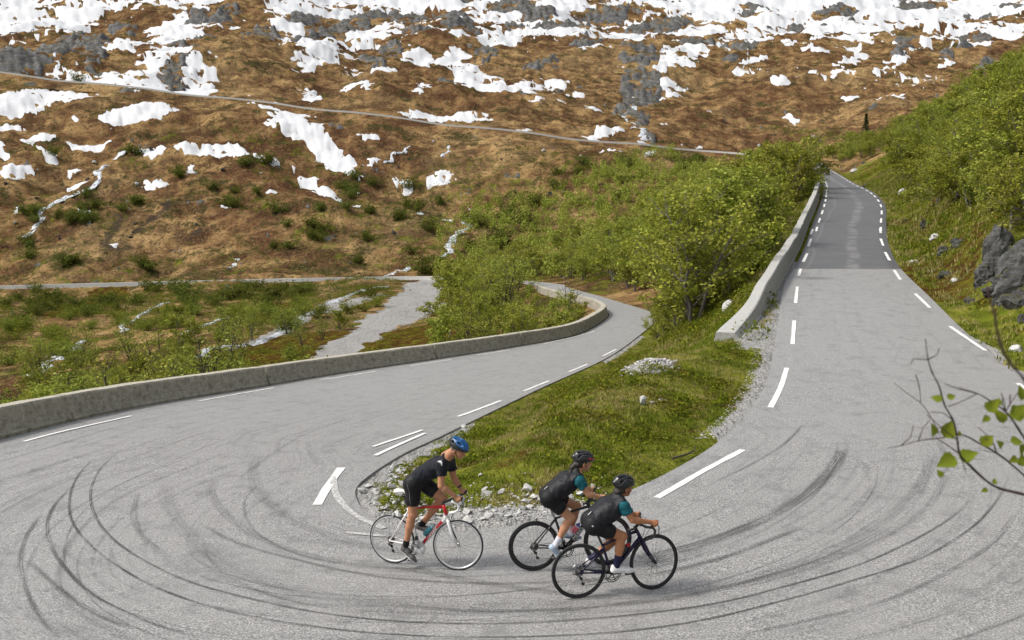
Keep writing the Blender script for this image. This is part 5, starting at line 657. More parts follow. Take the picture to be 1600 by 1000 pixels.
# pale cast wall beside the upper road
mm = (f > 33.7) & (f < 42.2); e2 = D[mm, 1]; o2 = D[mm, 0]
w2 = np.array(WALL2)
near = np.concatenate([w2, ground_h(w2[:, 0], w2[:, 1])[:, None]], 1)
near = hermite(near, 12)[:-12]
dirv = (e2 - o2); dirv /= np.linalg.norm(dirv, axis=1)[:, None]
e2 = e2 + dirv * .22
fp = np.concatenate([near, e2[6:]]); fp = hermite(fp[::4], 4)
for _ in range(3): fp[1:-1] = (fp[:-2] + fp[1:-1] * 2 + fp[2:]) / 4
s2 = np.concatenate([[0], np.cumsum(np.linalg.norm(np.diff(fp, axis=0), axis=1))])
tg = np.gradient(fp[:, :2], axis=0); tg /= np.linalg.norm(tg, axis=1)[:, None] + 1e-9
ou = np.stack([-tg[:, 1], tg[:, 0]], 1)
wall2 = tag(empty('concrete_barrier', tuple(fp[0])), 'pale cast concrete wall snaking beside the upper road', 'barrier', 'concrete barriers along the road')
PROF2 = [(0., -.3), (.0, .06), (.04, .12), (.15, .95), (.19, 1.), (.52, 1.), (.56, .96), (.62, -.2), (.80, -2.0)]
hs = .82 * (.26 + .74 * sstep(0, 8.5, s2))
def wall_var(a, b):
    n = max(4, int((b - a) / .5)); q = np.linspace(a, b, n)
    p = np.stack([np.interp(q, s2, fp[:, c_]) for c_ in range(3)], 1); uu = np.stack([np.interp(q, s2, ou[:, c_]) for c_ in range(2)], 1)
    hh = np.interp(q, s2, hs); wk = 1 + .45 * (1 - sstep(0, 4.5, q))
    k = len(PROF2); V = np.zeros((n, k, 3))
    for j, (oo, z) in enumerate(PROF2):
        V[:, j, :2] = p[:, :2] + uu * (oo * wk)[:, None]; V[:, j, 2] = p[:, 2] + (z * hh if z > 0 else z)
    V[..., 2] += vnoise(V[..., 0] * .5, V[..., 1] * .5, 8) * .05 * (np.arange(k)[None] > 2)
    V -= np.array(wall2.location)
    F = [list(x) for x in grid_faces(n, k)] + [list(range(k)), [(n - 1) * k + j for j in range(k)][::-1]]
    me = bpy.data.meshes.new('barrier_segment'); me.from_pydata(V.reshape(-1, 3).tolist(), [], F); me.materials.append(M_WALL2); me.update(); return me
JO2 = [0, 7.5] + list(np.arange(16, s2[-1] - 6, 11.)) + [s2[-1]]
for a, b in zip(JO2[:-1], JO2[1:]): ob('barrier_segment', wall_var(a + .008, b - .008), wall2)

# traverse road far up the mountain with its low stone edge
tp = hermite(R2, 14); tg = np.gradient(tp[:, :2], axis=0); tg /= np.linalg.norm(tg, axis=1)[:, None]; nn = np.stack([tg[:, 1], -tg[:, 0]], 1)
if (nn[:, 1].mean()) > 0: nn = -nn                      # towards the viewer side of the slope (downhill)
gz = np.maximum(ground_h(tp[:, 0], tp[:, 1]), tp[:, 2] - 1.5)
gz = np.convolve(np.pad(gz, 4, 'edge'), np.ones(9) / 9, 'valid')
def shelf(offs, name, mat, parent=None):
    V = np.zeros((len(tp), len(offs), 3))
    for j, (o_, z) in enumerate(offs): V[:, j, :2] = tp[:, :2] + nn * o_; V[:, j, 2] = gz + z
    n, k = V.shape[:2]; F = grid_faces(n, k)
    return mesh_np(name, V.reshape(-1, 3), F, [mat], smooth=False)
tag(ob('mountain_road', shelf([(-4.5, -1.), (-2.6, .55), (2.4, .50), (2.41, .2)], 'mountain_road', M_ASPH)), 'grey road traversing the mountainside far above the bend', None, None, 'structure')
tag(ob('roadside_wall', shelf([(2.45, -.3), (2.45, .75), (3.0, .75), (3.05, -.05)], 'roadside_wall', M_KERB)), 'long low stone wall edging the road that crosses the mountainside', 'wall')
tag(ob('embankment', shelf([(2.9, .15), (4.2, -.5), (6.2, -1.9), (9., -3.9)], 'embankment', M_GROUND)), 'grassy embankment under the road that crosses the mountainside', None, None, 'structure')
# lower road edge wall across the valley
mm = (f > .5) & (f < 7.0); e3 = D[mm, 0]; o3 = D[mm, 1]; dv = (e3 - o3); dv /= np.linalg.norm(dv, axis=1)[:, None]
V = np.zeros((len(e3), 4, 3))
for j, (o_, z) in enumerate([(.1, -.3), (.1, .7), (.7, .7), (.8, -.6)]): V[:, j] = e3 + dv * o_; V[:, j, 2] = e3[:, 2] + z
tag(ob('roadside_wall', mesh_np('roadside_wall', V.reshape(-1, 3), grid_faces(len(e3), 4)[:, ::-1], [M_KERB], smooth=False)), 'low stone edge along the lower road across the valley floor', 'wall')

# streams and little waterfalls
for w, pts in STREAMS:
    P = hermite(np.array(pts), 14); T = np.gradient(P, axis=0); T /= np.linalg.norm(T, axis=1)[:, None] + 1e-9; N = np.stack([-T[:, 1], T[:, 0]], 1)
    wob = fbm(np.arange(len(P)) * .31, np.full(len(P), pts[0][0]), 3, 11); wid = w * .62 * (.6 + 1.1 * np.abs(wob))
    P = P + N * (vnoise(np.arange(len(P)) * .23, np.full(len(P), pts[0][1]), 14) * w * .9)[:, None]
    cols = np.linspace(-1, 1, 5); X = P[:, None] + N[:, None] * (cols[None, :, None] * wid[:, None, None])
    z = ground_h(X[..., 0], X[..., 1]); z = np.maximum(z, z[:, 2:3] - .1) + .14 - .3 * np.abs(cols)[None] ** 3
    tag(ob('stream', mesh_np('stream', np.concatenate([X, z[..., None]], -1).reshape(-1, 3), grid_faces(len(P), 5), [M_WATER])), 'white stream tumbling down the heath', None, None, 'structure')
# ================================================================== vegetation
def m_leaf(name, cols, trans=.26, hue=.05):
    t = NT(name); g = t.n('ShaderNodeNewGeometry'); oi = t.n('ShaderNodeObjectInfo')
    r = g.outputs['Random Per Island']
    c = t.ramp(t.math('ADD', t.math('MULTIPLY', r, .55), t.math('MULTIPLY', oi.outputs['Random'], .45)), cols)
    c = t.mix(t.math('MULTIPLY', t.step(t.noise(t.coord('Object'), 1.1, 3), .4, .65), .45), c, cols[-1][1])
    hs = t.n('ShaderNodeHueSaturation'); t.set(hs.inputs['Color'], c)
    t.set(hs.inputs['Hue'], t.math('ADD', .5 - hue / 2, t.math('MULTIPLY', oi.outputs['Random'], hue)))
    t.set(hs.inputs['Value'], t.math('ADD', .78, t.math('MULTIPLY', r, .44)))
    c = hs.outputs[0]
    d = t.n('ShaderNodeBsdfPrincipled'); t.set(d.inputs['Base Color'], c); d.inputs['Roughness'].default_value = .7; d.inputs['Specular IOR Level'].default_value = .03
    tl = t.n('ShaderNodeBsdfTranslucent'); t.set(tl.inputs['Color'], t.mix(.5, c, (.26, .32, .05)))
    mx = t.n('ShaderNodeMixShader'); mx.inputs[0].default_value = trans
    t.t.links.new(d.outputs[0], mx.inputs[1]); t.t.links.new(tl.outputs[0], mx.inputs[2]); t.t.links.new(mx.outputs[0], t.out.inputs['Surface'])
    return t.m
M_LEAF = m_leaf('birch_leaves', [(0, (.090, .122, .014)), (.35, (.180, .210, .022)), (.7, (.28, .30, .04)), (1, (.42, .405, .10))])
M_LEAF2 = m_leaf('willow_leaves', [(0, (.075, .098, .010)), (.5, (.150, .178, .016)), (1, (.26, .27, .06))])
M_SCRUB = m_leaf('scrub_leaves', [(0, (.030, .042, .008)), (.5, (.070, .088, .012)), (1, (.14, .145, .032))])
M_BARK = plain('birch_bark', (.13, .115, .10), .9, vary=.7, scale=9.)
M_BARKD = plain('dark_bark', (.045, .036, .030), .9, vary=.5, scale=9.)
M_NEEDLE = m_leaf('spruce_needles', [(0, (.010, .018, .008)), (1, (.030, .042, .014))], .1, .02)

def cards(P, size, rs, up=.4, asp=.62):
    """leaf-sized rhombs at points P"""
    n = len(P); d = rs.normal(size=(n, 3)); d /= np.linalg.norm(d, axis=1)[:, None]
    nr = rs.normal(size=(n, 3)); nr[:, 2] += up * 2; nr -= d * (nr * d).sum(1)[:, None]; nr /= np.linalg.norm(nr, axis=1)[:, None] + 1e-9
    b = np.cross(nr, d); s = (size * rs.uniform(.45, 1.55, n))[:, None]
    V = np.stack([P - d * s * .5, P + b * s * asp * .5 + nr * s * .06, P + d * s * .5, P - b * s * asp * .5 + nr * s * .06], 1)
    return V.reshape(-1, 3), np.arange(4 * n).reshape(n, 4)
def tree_variant(seed, n_leaf, leaf, stems=(1, 3), spread=1., bare=False, low=.18, mat=None, bark=None, twig=.16):
    rs = np.random.RandomState(seed); H = 5.; mb = MB(); pts = []; wts = []
    ns = rs.randint(stems[0], stems[1] + 1)
    for s_ in range(ns):
        a0 = rs.uniform(0, 6.28); lean = rs.uniform(.03, .16) + (.12 if ns > 1 else 0)
        hh = H * rs.uniform(.82, .98) * (1 if s_ == 0 else rs.uniform(.7, .95))
        k = 9; t = np.linspace(0, 1, k)
        bx = np.cumsum(rs.normal(0, .06, (k, 2)), axis=0); bx -= bx[0]
        P = np.stack([math.cos(a0) * lean * hh * t**1.1 + bx[:, 0] + math.cos(a0) * .05 * s_, math.sin(a0) * lean * hh * t**1.1 + bx[:, 1] + math.sin(a0) * .05 * s_, hh * t - .25 * (1 - t)], 1)
        R = (.085 if ns == 1 else .06) * (1 - t) ** .8 + .008
        mb.tube(P, R, 6, cap=False)
        nl = int(rs.randint(15, 21) / math.sqrt(ns)) + 2
        for i in range(nl):
            tt = low + (.97 - low) * (i + rs.uniform(0, 1)) / nl; q = np.array([np.interp(tt, t, P[:, c_]) for c_ in range(3)])
            az = rs.uniform(0, 6.28) + i * 2.4; el = rs.uniform(.35, .95)
            L = spread * (1.55 * (1 - tt) ** .75 * (.55 + .45 * min(1, tt / .35)) + .42) * rs.uniform(.75, 1.25)
            dv = np.array([math.cos(az) * math.cos(el), math.sin(az) * math.cos(el), math.sin(el)])
            m_ = 5; u = np.linspace(0, 1, m_)[:, None]
            lp = q + dv * L * u + np.array([0, 0, .16 * L]) * u**2 + np.concatenate([np.zeros((1, 3)), np.cumsum(rs.normal(0, .045 * L, (m_ - 1, 3)), 0)])
            mb.tube(lp, np.linspace(.022, .006, m_) * (1.2 - .5 * tt), 4, cap=False)
            for j in range(rs.randint(5, 8)):
                v_ = rs.uniform(.25, 1.); o_ = np.array([np.interp(v_, u[:, 0], lp[:, c_]) for c_ in range(3)])
                td = rs.normal(size=3) + dv * .8 + np.array([0, 0, .25]); td /= np.linalg.norm(td); tl = L * rs.uniform(.22, .5) * (1.1 - .4 * v_)
                e = o_ + td * tl
                if bare or rs.rand() < .30: mb.tube([o_, (o_ + e) / 2 + rs.normal(0, .03, 3), e], [.007, .005, .003], 3, cap=False)
                pts.append((o_, e)); wts.append(tl + .1)
    trunk = mb.mesh('trunk', bark or M_BARK)
    wts = np.array(wts) / sum(wts); idx = rs.choice(len(pts), n_leaf, p=wts); A = np.array([p[0] for p in pts]); B = np.array([p[1] for p in pts])
    P = A[idx] + (B - A)[idx] * (rs.uniform(.1, 1.1, n_leaf) ** .8)[:, None] + rs.normal(0, twig, (n_leaf, 3)) * np.array([1, 1, .75])
    P[:, 2] = np.maximum(P[:, 2], .1)
    V, F = cards(P, leaf, rs)
    return trunk, mesh_np('crown', V, F, [mat or M_LEAF], smooth=False)
BIRCH = [tree_variant(10 + i, 7500, .115, (1, 3), 1.15, low=.12, twig=.105) for i in range(5)]
BIRCH += [tree_variant(30 + i, 6000, .11, (2, 4), 1.35, low=.08, twig=.105) for i in range(3)]
OPEN = [tree_variant(50 + i, 1250, .115, (2, 3), 1.1, True, twig=.12, bark=M_BARKD) for i in range(3)]
BARE = tree_variant(61, 90, .1, (2, 3), .8, True, bark=M_BARKD)
def bush_variant(seed, n, leaf, mat):
    rs = np.random.RandomState(seed); mb = MB(); P = []
    for i in range(rs.randint(7, 11)):
        az = rs.uniform(0, 6.28); el = rs.uniform(.55, 1.4); L = rs.uniform(.7, 1.25); dv = np.array([math.cos(az) * math.cos(el) * 1.15, math.sin(az) * math.cos(el) * 1.15, math.sin(el)])
        u = np.linspace(0, 1, 4)[:, None]; lp = dv * L * u + np.concatenate([np.zeros((1, 3)), np.cumsum(rs.normal(0, .06, (3, 3)), 0)]); lp[0, 2] = -.15
        mb.tube(lp, [.022, .015, .01, .005], 4, cap=False)
        k = n // 8; v_ = rs.uniform(.25, 1.08, k); P.append(np.stack([np.interp(v_, u[:, 0], lp[:, c_]) for c_ in range(3)], 1) + rs.normal(0, .14, (k, 3)))
    P = np.concatenate(P); P[:, 2] = np.maximum(P[:, 2], .03); V, F = cards(P, leaf, rs)
    return mb.mesh('stem', M_BARKD), mesh_np('foliage', V, F, [mat], smooth=False)
BUSH = [bush_variant(80 + i, 1500, .075, M_LEAF2) for i in range(3)]
FARB = [bush_variant(90 + i, 520, .13, M_SCRUB) for i in range(4)]
for tr, cr in BIRCH + OPEN + [BARE]: pass

VR = random.Random(5)
ZONE = [('downhill of the pale wall by the upper road', 'birches between the pale wall and the lower road'),
        ('on the steep bank right of the upper road', 'birches covering the bank right of the upper road'),
        ('on the valley floor behind the lower road curve', 'birches on the valley floor'),
        ('on the slope just behind the stained barrier', 'birches behind the stained barrier')]
def plant(name, pair, names, x, y, h, native, label, cat, group, wide=1., zoff=0.):
    z = float(ground_h(np.array([x]), np.array([y]))[0]) + zoff
    r = empty(name, (x, y, z), (0, 0, VR.uniform(0, 6.28))); s = h / native; w = s * wide * VR.uniform(.9, 1.15)
    r.scale = (w, w, s)
    for nm, me_ in zip(names, pair): ob(nm, me_, r)
    return tag(r, label, cat, group)
def size_word(h): return 'small' if h < 2.8 else 'young' if h < 3.7 else 'mid-sized' if h < 4.6 else 'tall' if h < 5.8 else 'very tall'
def px_of(x, y): return 800 + 1400 * x / y
def tree_label(x, y, h, zn, opn):
    k = ('thin dark-stemmed ' if opn else 'leafy ') + 'birch '
    if zn == 0:
        a = 'at the near end of' if y < 48 else 'beside the near half of' if y < 66 else 'beside the middle of' if y < 100 else 'beside the far half of' if y < 140 else 'at the far end of'
        xi_ = np.interp(y, STRIP[STRIPF > 33, 1, 1], STRIP[STRIPF > 33, 1, 0]); lat = xi_ - x
        return size_word(h) + ' ' + k + ('tight ' if lat < 4.2 else 'a little ' if lat < 8 else 'well downhill ') + a + ' the pale wall'
    if zn == 1:
        xo_ = np.interp(y, STRIP[STRIPF > 31, 0, 1], STRIP[STRIPF > 31, 0, 0]); lat = x - xo_
        a = 'above the grey boulders' if y < 48 else 'above the start of the dark asphalt' if y < 70 else 'above the road dip' if y < 105 else 'above the long far stretch' if y < 150 else 'near the road crest'
        return size_word(h) + ' ' + k + a + (', at the lower wood edge' if lat < 10 else ', low on the bank' if lat < 15 else ', halfway up the bank' if lat < 24 else ', high on the bank')
    if zn == 2:
        p_ = px_of(x, y); a = 'just right of the gravel run' if p_ < 740 else 'mid valley wood' if p_ < 880 else 'right end of the valley wood'
        return size_word(h) + ' ' + k + a + (', close behind the barrier' if y < 80 else ', before the lower road' if y < 140 else ', beside the lower road' if y < 190 else ', at the foot of the mountain')
    p_ = px_of(x, y); a = 'at the left frame edge' if p_ < 60 else 'left of the small cascade' if p_ < 150 else 'right of the small cascade' if p_ < 260 else 'left of the gravel run' if p_ < 560 else 'right of the gravel run'
    return size_word(h) + ' ' + k + a + (', just over the barrier' if y < 39 else ', a little below the barrier' if y < 52 else ', down on the boggy slope')
for i, (x, y, h, zn) in enumerate(TREES):
    where, grp = ZONE[zn]; opn = (zn == 3 and i % 3 != 0) or (zn == 0 and i % 13 == 4 and y > 55) or (zn == 2 and i % 6 == 2)
    pair = OPEN[i % 3] if opn else BIRCH[(i * 7 + zn) % 8]
    plant('birch_tree', pair, ('trunk', 'crown'), x, y, h, 4.9, tree_label(x, y, h, zn, opn), 'tree', grp, wide=VR.uniform(1.25, 1.6) if zn == 1 else VR.uniform(1.05, 1.35))
# a bare birch at the inside of the lower curve and a lone spruce on the skyline of the bank
plant('birch_tree', BARE, ('trunk', 'crown'), 4.6, 70., 5.6, 4.9, 'almost bare grey birch standing inside the lower road curve behind the barrier', 'tree', 'birches on the valley floor', .8)
plant('birch_tree', BARE, ('trunk', 'crown'), -13.8, 40.5, 5.4, 4.9, 'bare dark-stemmed birch rising above the stained barrier left of the gravel run', 'tree', 'birches behind the stained barrier', .8)
def spruce(seed):
    rs = np.random.RandomState(seed); mb = MB(); mb.tube([(0, 0, -.3), (0, 0, 2.5), (.03, 0, 5)], [.09, .06, .01], 6); P = []
    for z in np.linspace(.4, 4.9, 30):
        L = .95 * (1 - z / 5.05) + .08
        for k in range(8):
            a = rs.uniform(0, 6.28); u = rs.uniform(0, 1, 22); P.append(np.stack([np.cos(a) * L * u, np.sin(a) * L * u, z - .28 * L * u + rs.normal(0, .03, 22)], 1) + rs.normal(0, .035, (22, 3)))
    V, F = cards(np.concatenate(P), .11, rs, .2, .35); return mb.mesh('trunk', M_BARKD), mesh_np('crown', V, F, [M_NEEDLE], smooth=False)
plant('spruce_tree', spruce(3), ('trunk', 'crown'), 97., 250., 11., 5., 'dark narrow spruce standing alone above the green bank', 'tree', None, 1.25)
for i, (x, y, h, zn) in enumerate(SHRUBS[-84:] + SHRUBS[:212]):
    near = y < 130
    pair = BUSH[i % 3] if near else FARB[i % 4]
    sz = 'small' if h < 1.15 else 'mid-sized' if h < 1.7 else 'large' if h < 2.3 else 'very large'; p_ = px_of(x, y)
    if zn == 1:
        a = 'below the grey boulders' if y < 42 else 'opposite the start of the dark asphalt' if y < 60 else 'by the road dip' if y < 90 else 'by the far stretch of road'
        lab, grp = ('tiny' if h < .8 else 'low' if h < 1.1 else 'rounded') + ' green bush on the bank ' + a, 'bushes on the bank of the upper road'
    else:
        col_ = 'at the left frame edge' if p_ < 90 else 'in the left part' if p_ < 260 else 'left of the gravel run' if p_ < 470 else 'above the gravel run' if p_ < 690 else 'right of the white cascade' if p_ < 880 else 'above the valley wood'
        row = 'below the lower road' if y < 190 else 'just above the lower road' if y < 225 else 'low on the heath slope' if y < 265 else 'halfway up the heath' if y < 310 else 'near the mountain road'
        lab, grp = sz + ' green bush ' + row + ', ' + col_, 'bushes scattered over the heath slope'
    plant('bush', pair, ('stem', 'foliage'), x, y, h * 1.1, 1.15, lab, 'bush', grp, 1.25)
# the rest of the scrub, one mass
rs = np.random.RandomState(44)
SV, SF, nn_ = [], [], 0
sc_pts = [(x, y, h) for x, y, h, zn in SHRUBS[212:-84]]
cand = np.stack([rs.uniform(-230, 160, 60000), rs.uniform(95, 420, 60000)], 1)
cand = cand[np.abs(cand[:, 0] / cand[:, 1]) < .66]
gf = blob_field(GREEN, cand[:, 0], cand[:, 1]) + .55 * fbm(cand[:, 0] / 14, cand[:, 1] / 20, 4, 77)
_, rdd = road_at(cand[:, 0], cand[:, 1]); gvf = blob_field(GRAVEL, cand[:, 0], cand[:, 1])
k2 = road2_keep(cand[:, 0], cand[:, 1])
cand = cand[(gf > .40 + .30 * rs.rand(len(cand))) & (rdd > 4) & (gvf < .3) & (k2 > .15) & (blob_field(SNOW, cand[:, 0], cand[:, 1]) < .3)][:5200]
print('scrub', len(cand))
zc = ground_h(cand[:, 0], cand[:, 1])
for (x, y), z in zip(cand, zc):
    h = rs.uniform(.35, 1.25) * (.6 + y / 330.) * (1.25 if y > 195 else 1); n = 40
    d = rs.normal(size=(n, 3)); d /= np.linalg.norm(d, axis=1)[:, None]; d[:, 2] = np.abs(d[:, 2])
    P = np.array([x, y, z]) + d * (rs.uniform(.3, 1, n) ** .6)[:, None] * np.array([h * .95, h * .95, h]) + np.array([0, 0, .02])
    V, F = cards(P, .17 * (.6 + y / 400.), rs); SV.append(V); SF.append(F + nn_); nn_ += len(V)
# the young wood on the lower mountain slope behind the counted trees
SV2, SF2, n2_ = [], [], 0
cd = np.stack([rs.uniform(-60, 90, 22000), rs.uniform(140, 335, 22000)], 1); pp = 800 + 1400 * cd[:, 0] / cd[:, 1]
dens = sstep(580, 860, pp) * (1 - sstep(232, 298 + np.clip((pp - 850) * .25, 0, 45), cd[:, 1])) * 1.25 + .5 * fbm(cd[:, 0] / 16, cd[:, 1] / 22, 3, 177)
cd = cd[(dens > .40 + .2 * rs.rand(22000)) & ((cd[:, 1] > 192) | (pp > 790)) & (blob_field(GRAVEL, cd[:, 0], cd[:, 1]) < .2) & (pp < 1150) & (road_at(cd[:, 0], cd[:, 1])[1] > 4) & (road2_keep(cd[:, 0], cd[:, 1]) > .3)][:1000]; zz_ = ground_h(cd[:, 0], cd[:, 1])
for (x, y), z in zip(cd, zz_):
    h = rs.uniform(1.8, 4.8) * (1 if y > 195 else .85); n = 120; d = rs.normal(size=(n, 3)); d /= np.linalg.norm(d, axis=1)[:, None]; q = d * (rs.uniform(.25, 1, n) ** .5)[:, None]
    P = np.array([x, y, z + h * .55]) + q * np.array([h * .36, h * .36, h * .5]) * (1 + .35 * vnoise(d[:, 0] * 2.2 + x, d[:, 2] * 2.2 + y, 7))[:, None]
    V, F = cards(P, .36, rs); SV2.append(V); SF2.append(F + n2_); n2_ += len(V)
print('scrub wood', len(cd))
tag(ob('young_wood', mesh_np('young_wood', np.concatenate(SV2), np.concatenate(SF2), [M_LEAF], smooth=False)), 'young green birch wood spreading up the lower mountain slope', None, None, 'stuff')
tag(ob('scrub', mesh_np('scrub', np.concatenate(SV), np.concatenate(SF), [M_SCRUB], smooth=False)), 'low green scrub spreading over the lower heath slope', None, None, 'stuff')

# ------------------------------------------------------------------ grass on the island, banks and verges
def m_grass():
    t = NT('grass_blades'); r = t.n('ShaderNodeNewGeometry').outputs['Random Per Island']; P = t.pos()
    z_ = t.noise(P, .55, 4, .6); f = t.noise(P, 2.4, 3)
    g = t.ramp(r, [(0, (.080, .115, .012)), (.5, (.155, .200, .020)), (1, (.26, .29, .045))])
    s_ = t.ramp(r, [(0, (.22, .175, .055)), (.6, (.36, .30, .115)), (1, (.48, .42, .20))])
    c = t.mix(t.step(t.math('ADD', t.math('MULTIPLY', z_, .6), t.math('MULTIPLY', f, .4)), .45, .56), g, s_)
    d = t.n('ShaderNodeBsdfDiffuse'); t.set(d.inputs[0], c); tl = t.n('ShaderNodeBsdfTranslucent'); t.set(tl.inputs[0], c)
    mx = t.n('ShaderNodeMixShader'); mx.inputs[0].default_value = .3
    t.t.links.new(d.outputs[0], mx.inputs[1]); t.t.links.new(tl.outputs[0], mx.inputs[2]); t.t.links.new(mx.outputs[0], t.out.inputs['Surface']); return t.m
M_GRASS = m_grass()
def blades(P, h, n_each, rs, spread=.05, wid=.012):
    n = len(P); P = np.repeat(P, n_each, 0); h = np.repeat(h, n_each) * rs.uniform(.5, 1.2, n * n_each); N = len(P)
    P = P + np.concatenate([rs.normal(0, spread, (N, 2)), np.zeros((N, 1))], 1)
    a = rs.uniform(0, 6.28, N); le = rs.uniform(.1, .75, N) * h; b = rs.uniform(0, 6.28, N)
    D = np.stack([np.cos(a) * le, np.sin(a) * le, h], 1); W = np.stack([np.cos(b), np.sin(b), np.zeros(N)], 1) * (wid * (.5 + h / .14 * .6))[:, None]
    M1 = P + D * np.array([.35, .35, .6])
    V = np.stack([P - W, P + W, M1 + W * .7, P + D, M1 - W * .7], 1); V[:, :2, 2] -= .02
    i = np.arange(N)[:, None] * 5
    return V.reshape(-1, 3), [i + np.array([0, 1, 2, 4]), i + np.array([4, 2, 3])]
rs = np.random.RandomState(12)
def scatter(n, x0, x1, y0, y1):
    p = np.stack([rs.uniform(x0, x1, n), rs.uniform(y0, y1, n)], 1); return p, road_at(p[:, 0], p[:, 1])[1]
def gravel_at(p):
    gx, gy = p[:, 0], p[:, 1]; rd_ = road_at(gx, gy)[1]
    g = np.exp(-((gx - .6) / 3.2)**2 - ((gy - 13.2) / .85)**2) * 1.5
    g = np.maximum(g, np.where((gx > -3.2) & (gx < -1) & (gy < 20), 0.85 - rd_, 0)); g = np.maximum(g, np.where((gx > 4.2) & (gx < 13), 1.0 - rd_ / .6, 0))
    g = np.maximum(g, np.where((gx > 7) & (gx < 13) & (gy > 27) & (gy < 42), 1.3 - rd_ / 1.4, 0)); g = np.maximum(g, np.exp(-((gx - 3.75) / .75)**2 - ((gy - 24.2) / 1.1)**2) * 1.15)
    return g + .25 * fbm(gx * 1.3, gy * 1.3, 3, 81)
xin = lambda y: np.interp(y, [12, 16, 24, 33, 42, 52], [-3, -3, 0, 2, 5, 9])
p, d = scatter(60000, -3.2, 14, 12.5, 52)
keep = (d > .05) & (d < 6) & (p[:, 0] > xin(p[:, 1]) - 1) & (gravel_at(p) < .52) & (rs.rand(len(p)) < np.clip(1.35 - p[:, 1] / 48., .25, 1))
xi = np.interp(p[:, 1], STRIP[STRIPF > 29, 1, 1], STRIP[STRIPF > 29, 1, 0]); keep &= (p[:, 0] < xi)
keep &= vnoise(p[:, 0] * 1.1, p[:, 1] * 1.1, 88) > -.62
p = p[keep]; z = ground_h(p[:, 0], p[:, 1])
hh = (.032 + .075 * np.clip(fbm(p[:, 0] / .9, p[:, 1] / .9, 3, 83) + .35, 0, 1)) * np.clip(road_at(p[:, 0], p[:, 1])[1] / .7, .4, 1)
V, F = blades(np.column_stack([p, z]), hh, 7, rs)
print('island tufts', len(p))
tag(ob('grass', mesh_np('grass', V, F, [M_GRASS], smooth=False)), 'tussocky green and straw grass on the island inside the bend', None, None, 'stuff')
# bank right of the road and strip below the pale wall
p, d = scatter(90000, 5, 60, 24, 115)
xo = np.interp(p[:, 1], STRIP[STRIPF > 30.5, 0, 1], STRIP[STRIPF > 30.5, 0, 0]); xi = np.interp(p[:, 1], STRIP[STRIPF > 33, 1, 1], STRIP[STRIPF > 33, 1, 0])
a_ = (p[:, 0] > xo + .15) & (p[:, 0] < xo + 11); b_ = (p[:, 0] < xi - 1.1) & (p[:, 0] > xi - 6.5) & (p[:, 1] > 30)
keep = (a_ | b_) & (d > .2) & (vnoise(p[:, 0] * .6, p[:, 1] * .6, 89) > -.45)
p = p[keep]; z = ground_h(p[:, 0], p[:, 1]); sc_ = np.clip(p[:, 1] / 32., 1, 2.6)
V, F = blades(np.column_stack([p, z]), (.09 + .12 * np.clip(fbm(p[:, 0] / 2, p[:, 1] / 2, 3, 84) + .4, 0, 1)) * sc_ * .9, 6, rs, .09, .02)
print('bank tufts', len(p))
tag(ob('grass', mesh_np('grass', V, F, [M_GRASS], smooth=False)), 'rough grass on the banks beside the upper road', None, None, 'stuff')
# leafy dwarf shrubs in cushions
M_DWARF = m_leaf('dwarf_shrub_leaves', [(0, (.045, .070, .006)), (.5, (.095, .125, .009)), (.8, (.20, .21, .016)), (1, (.13, .06, .022))], .25)
def cushions(name, label, C_, leaf, rs, per=70, keepf=None):
    SV = []
    for x, y, r in C_:
        n = int(per * r / .3); a = rs.uniform(0, 6.28, n); q = np.sqrt(rs.uniform(0, 1, n)) * r
        X, Y = x + np.cos(a) * q, y + np.sin(a) * q; Z = ground_h(X, Y) + (1 - (q / r)**2) * r * .55 * rs.uniform(.4, 1.05, n) + .02
        SV.append(np.stack([X, Y, Z], 1))
    P = np.concatenate(SV); P = P[road_at(P[:, 0], P[:, 1])[1] > .12]; V, F = cards(P, leaf, rs, .8)
    tag(ob(name, mesh_np(name, V, F, [M_DWARF], smooth=False)), label, None, None, 'stuff')
p, d = scatter(1500, -2.5, 12, 13.6, 46)
xi = np.interp(p[:, 1], STRIP[STRIPF > 29, 1, 1], STRIP[STRIPF > 29, 1, 0])
k = (d > .5) & (d < 5) & (p[:, 0] > xin(p[:, 1])) & (p[:, 0] < xi - .3) & (gravel_at(p) < .35) & (fbm(p[:, 0] / 2.2, p[:, 1] / 2.2, 3, 101) > -.05)
cushions('undergrowth', 'leafy dwarf shrubs growing in cushions among the island grass', [(x, y, rs.uniform(.16, .5)) for x, y in p[k]], .06, rs, 110)
p, d = scatter(5000, 5, 75, 28, 130)
xo = np.interp(p[:, 1], STRIP[STRIPF > 30.5, 0, 1], STRIP[STRIPF > 30.5, 0, 0]); xi = np.interp(p[:, 1], STRIP[STRIPF > 33, 1, 1], STRIP[STRIPF > 33, 1, 0])
k = (((p[:, 0] > xo + 1.2) & (p[:, 0] < xo + 13)) | ((p[:, 0] < xi - 1.6) & (p[:, 0] > xi - 6))) & (fbm(p[:, 0] / 3.5, p[:, 1] / 3.5, 3, 103) > -.2)
cushions('undergrowth', 'green undergrowth on the banks beside the upper road', [(x, y, rs.uniform(.3, .8) * (1 + y / 120)) for x, y in p[k]], .10, rs, 40)
p, d = scatter(9000, -110, 12, 34, 188)
k = (d > 2.2) & (np.abs(p[:, 0] / p[:, 1]) < .68) & (blob_field(GRAVEL, p[:, 0], p[:, 1]) < .3) & (fbm(p[:, 0] / 6, p[:, 1] / 8, 3, 105) > .02) & (rs.rand(len(p)) < .75)
cushions('undergrowth', 'mossy heath and low shrubs on the slope below the stained barrier', [(x, y, rs.uniform(.3, .9) * (1 + y / 150)) for x, y in p[k]], .12, rs, 24)
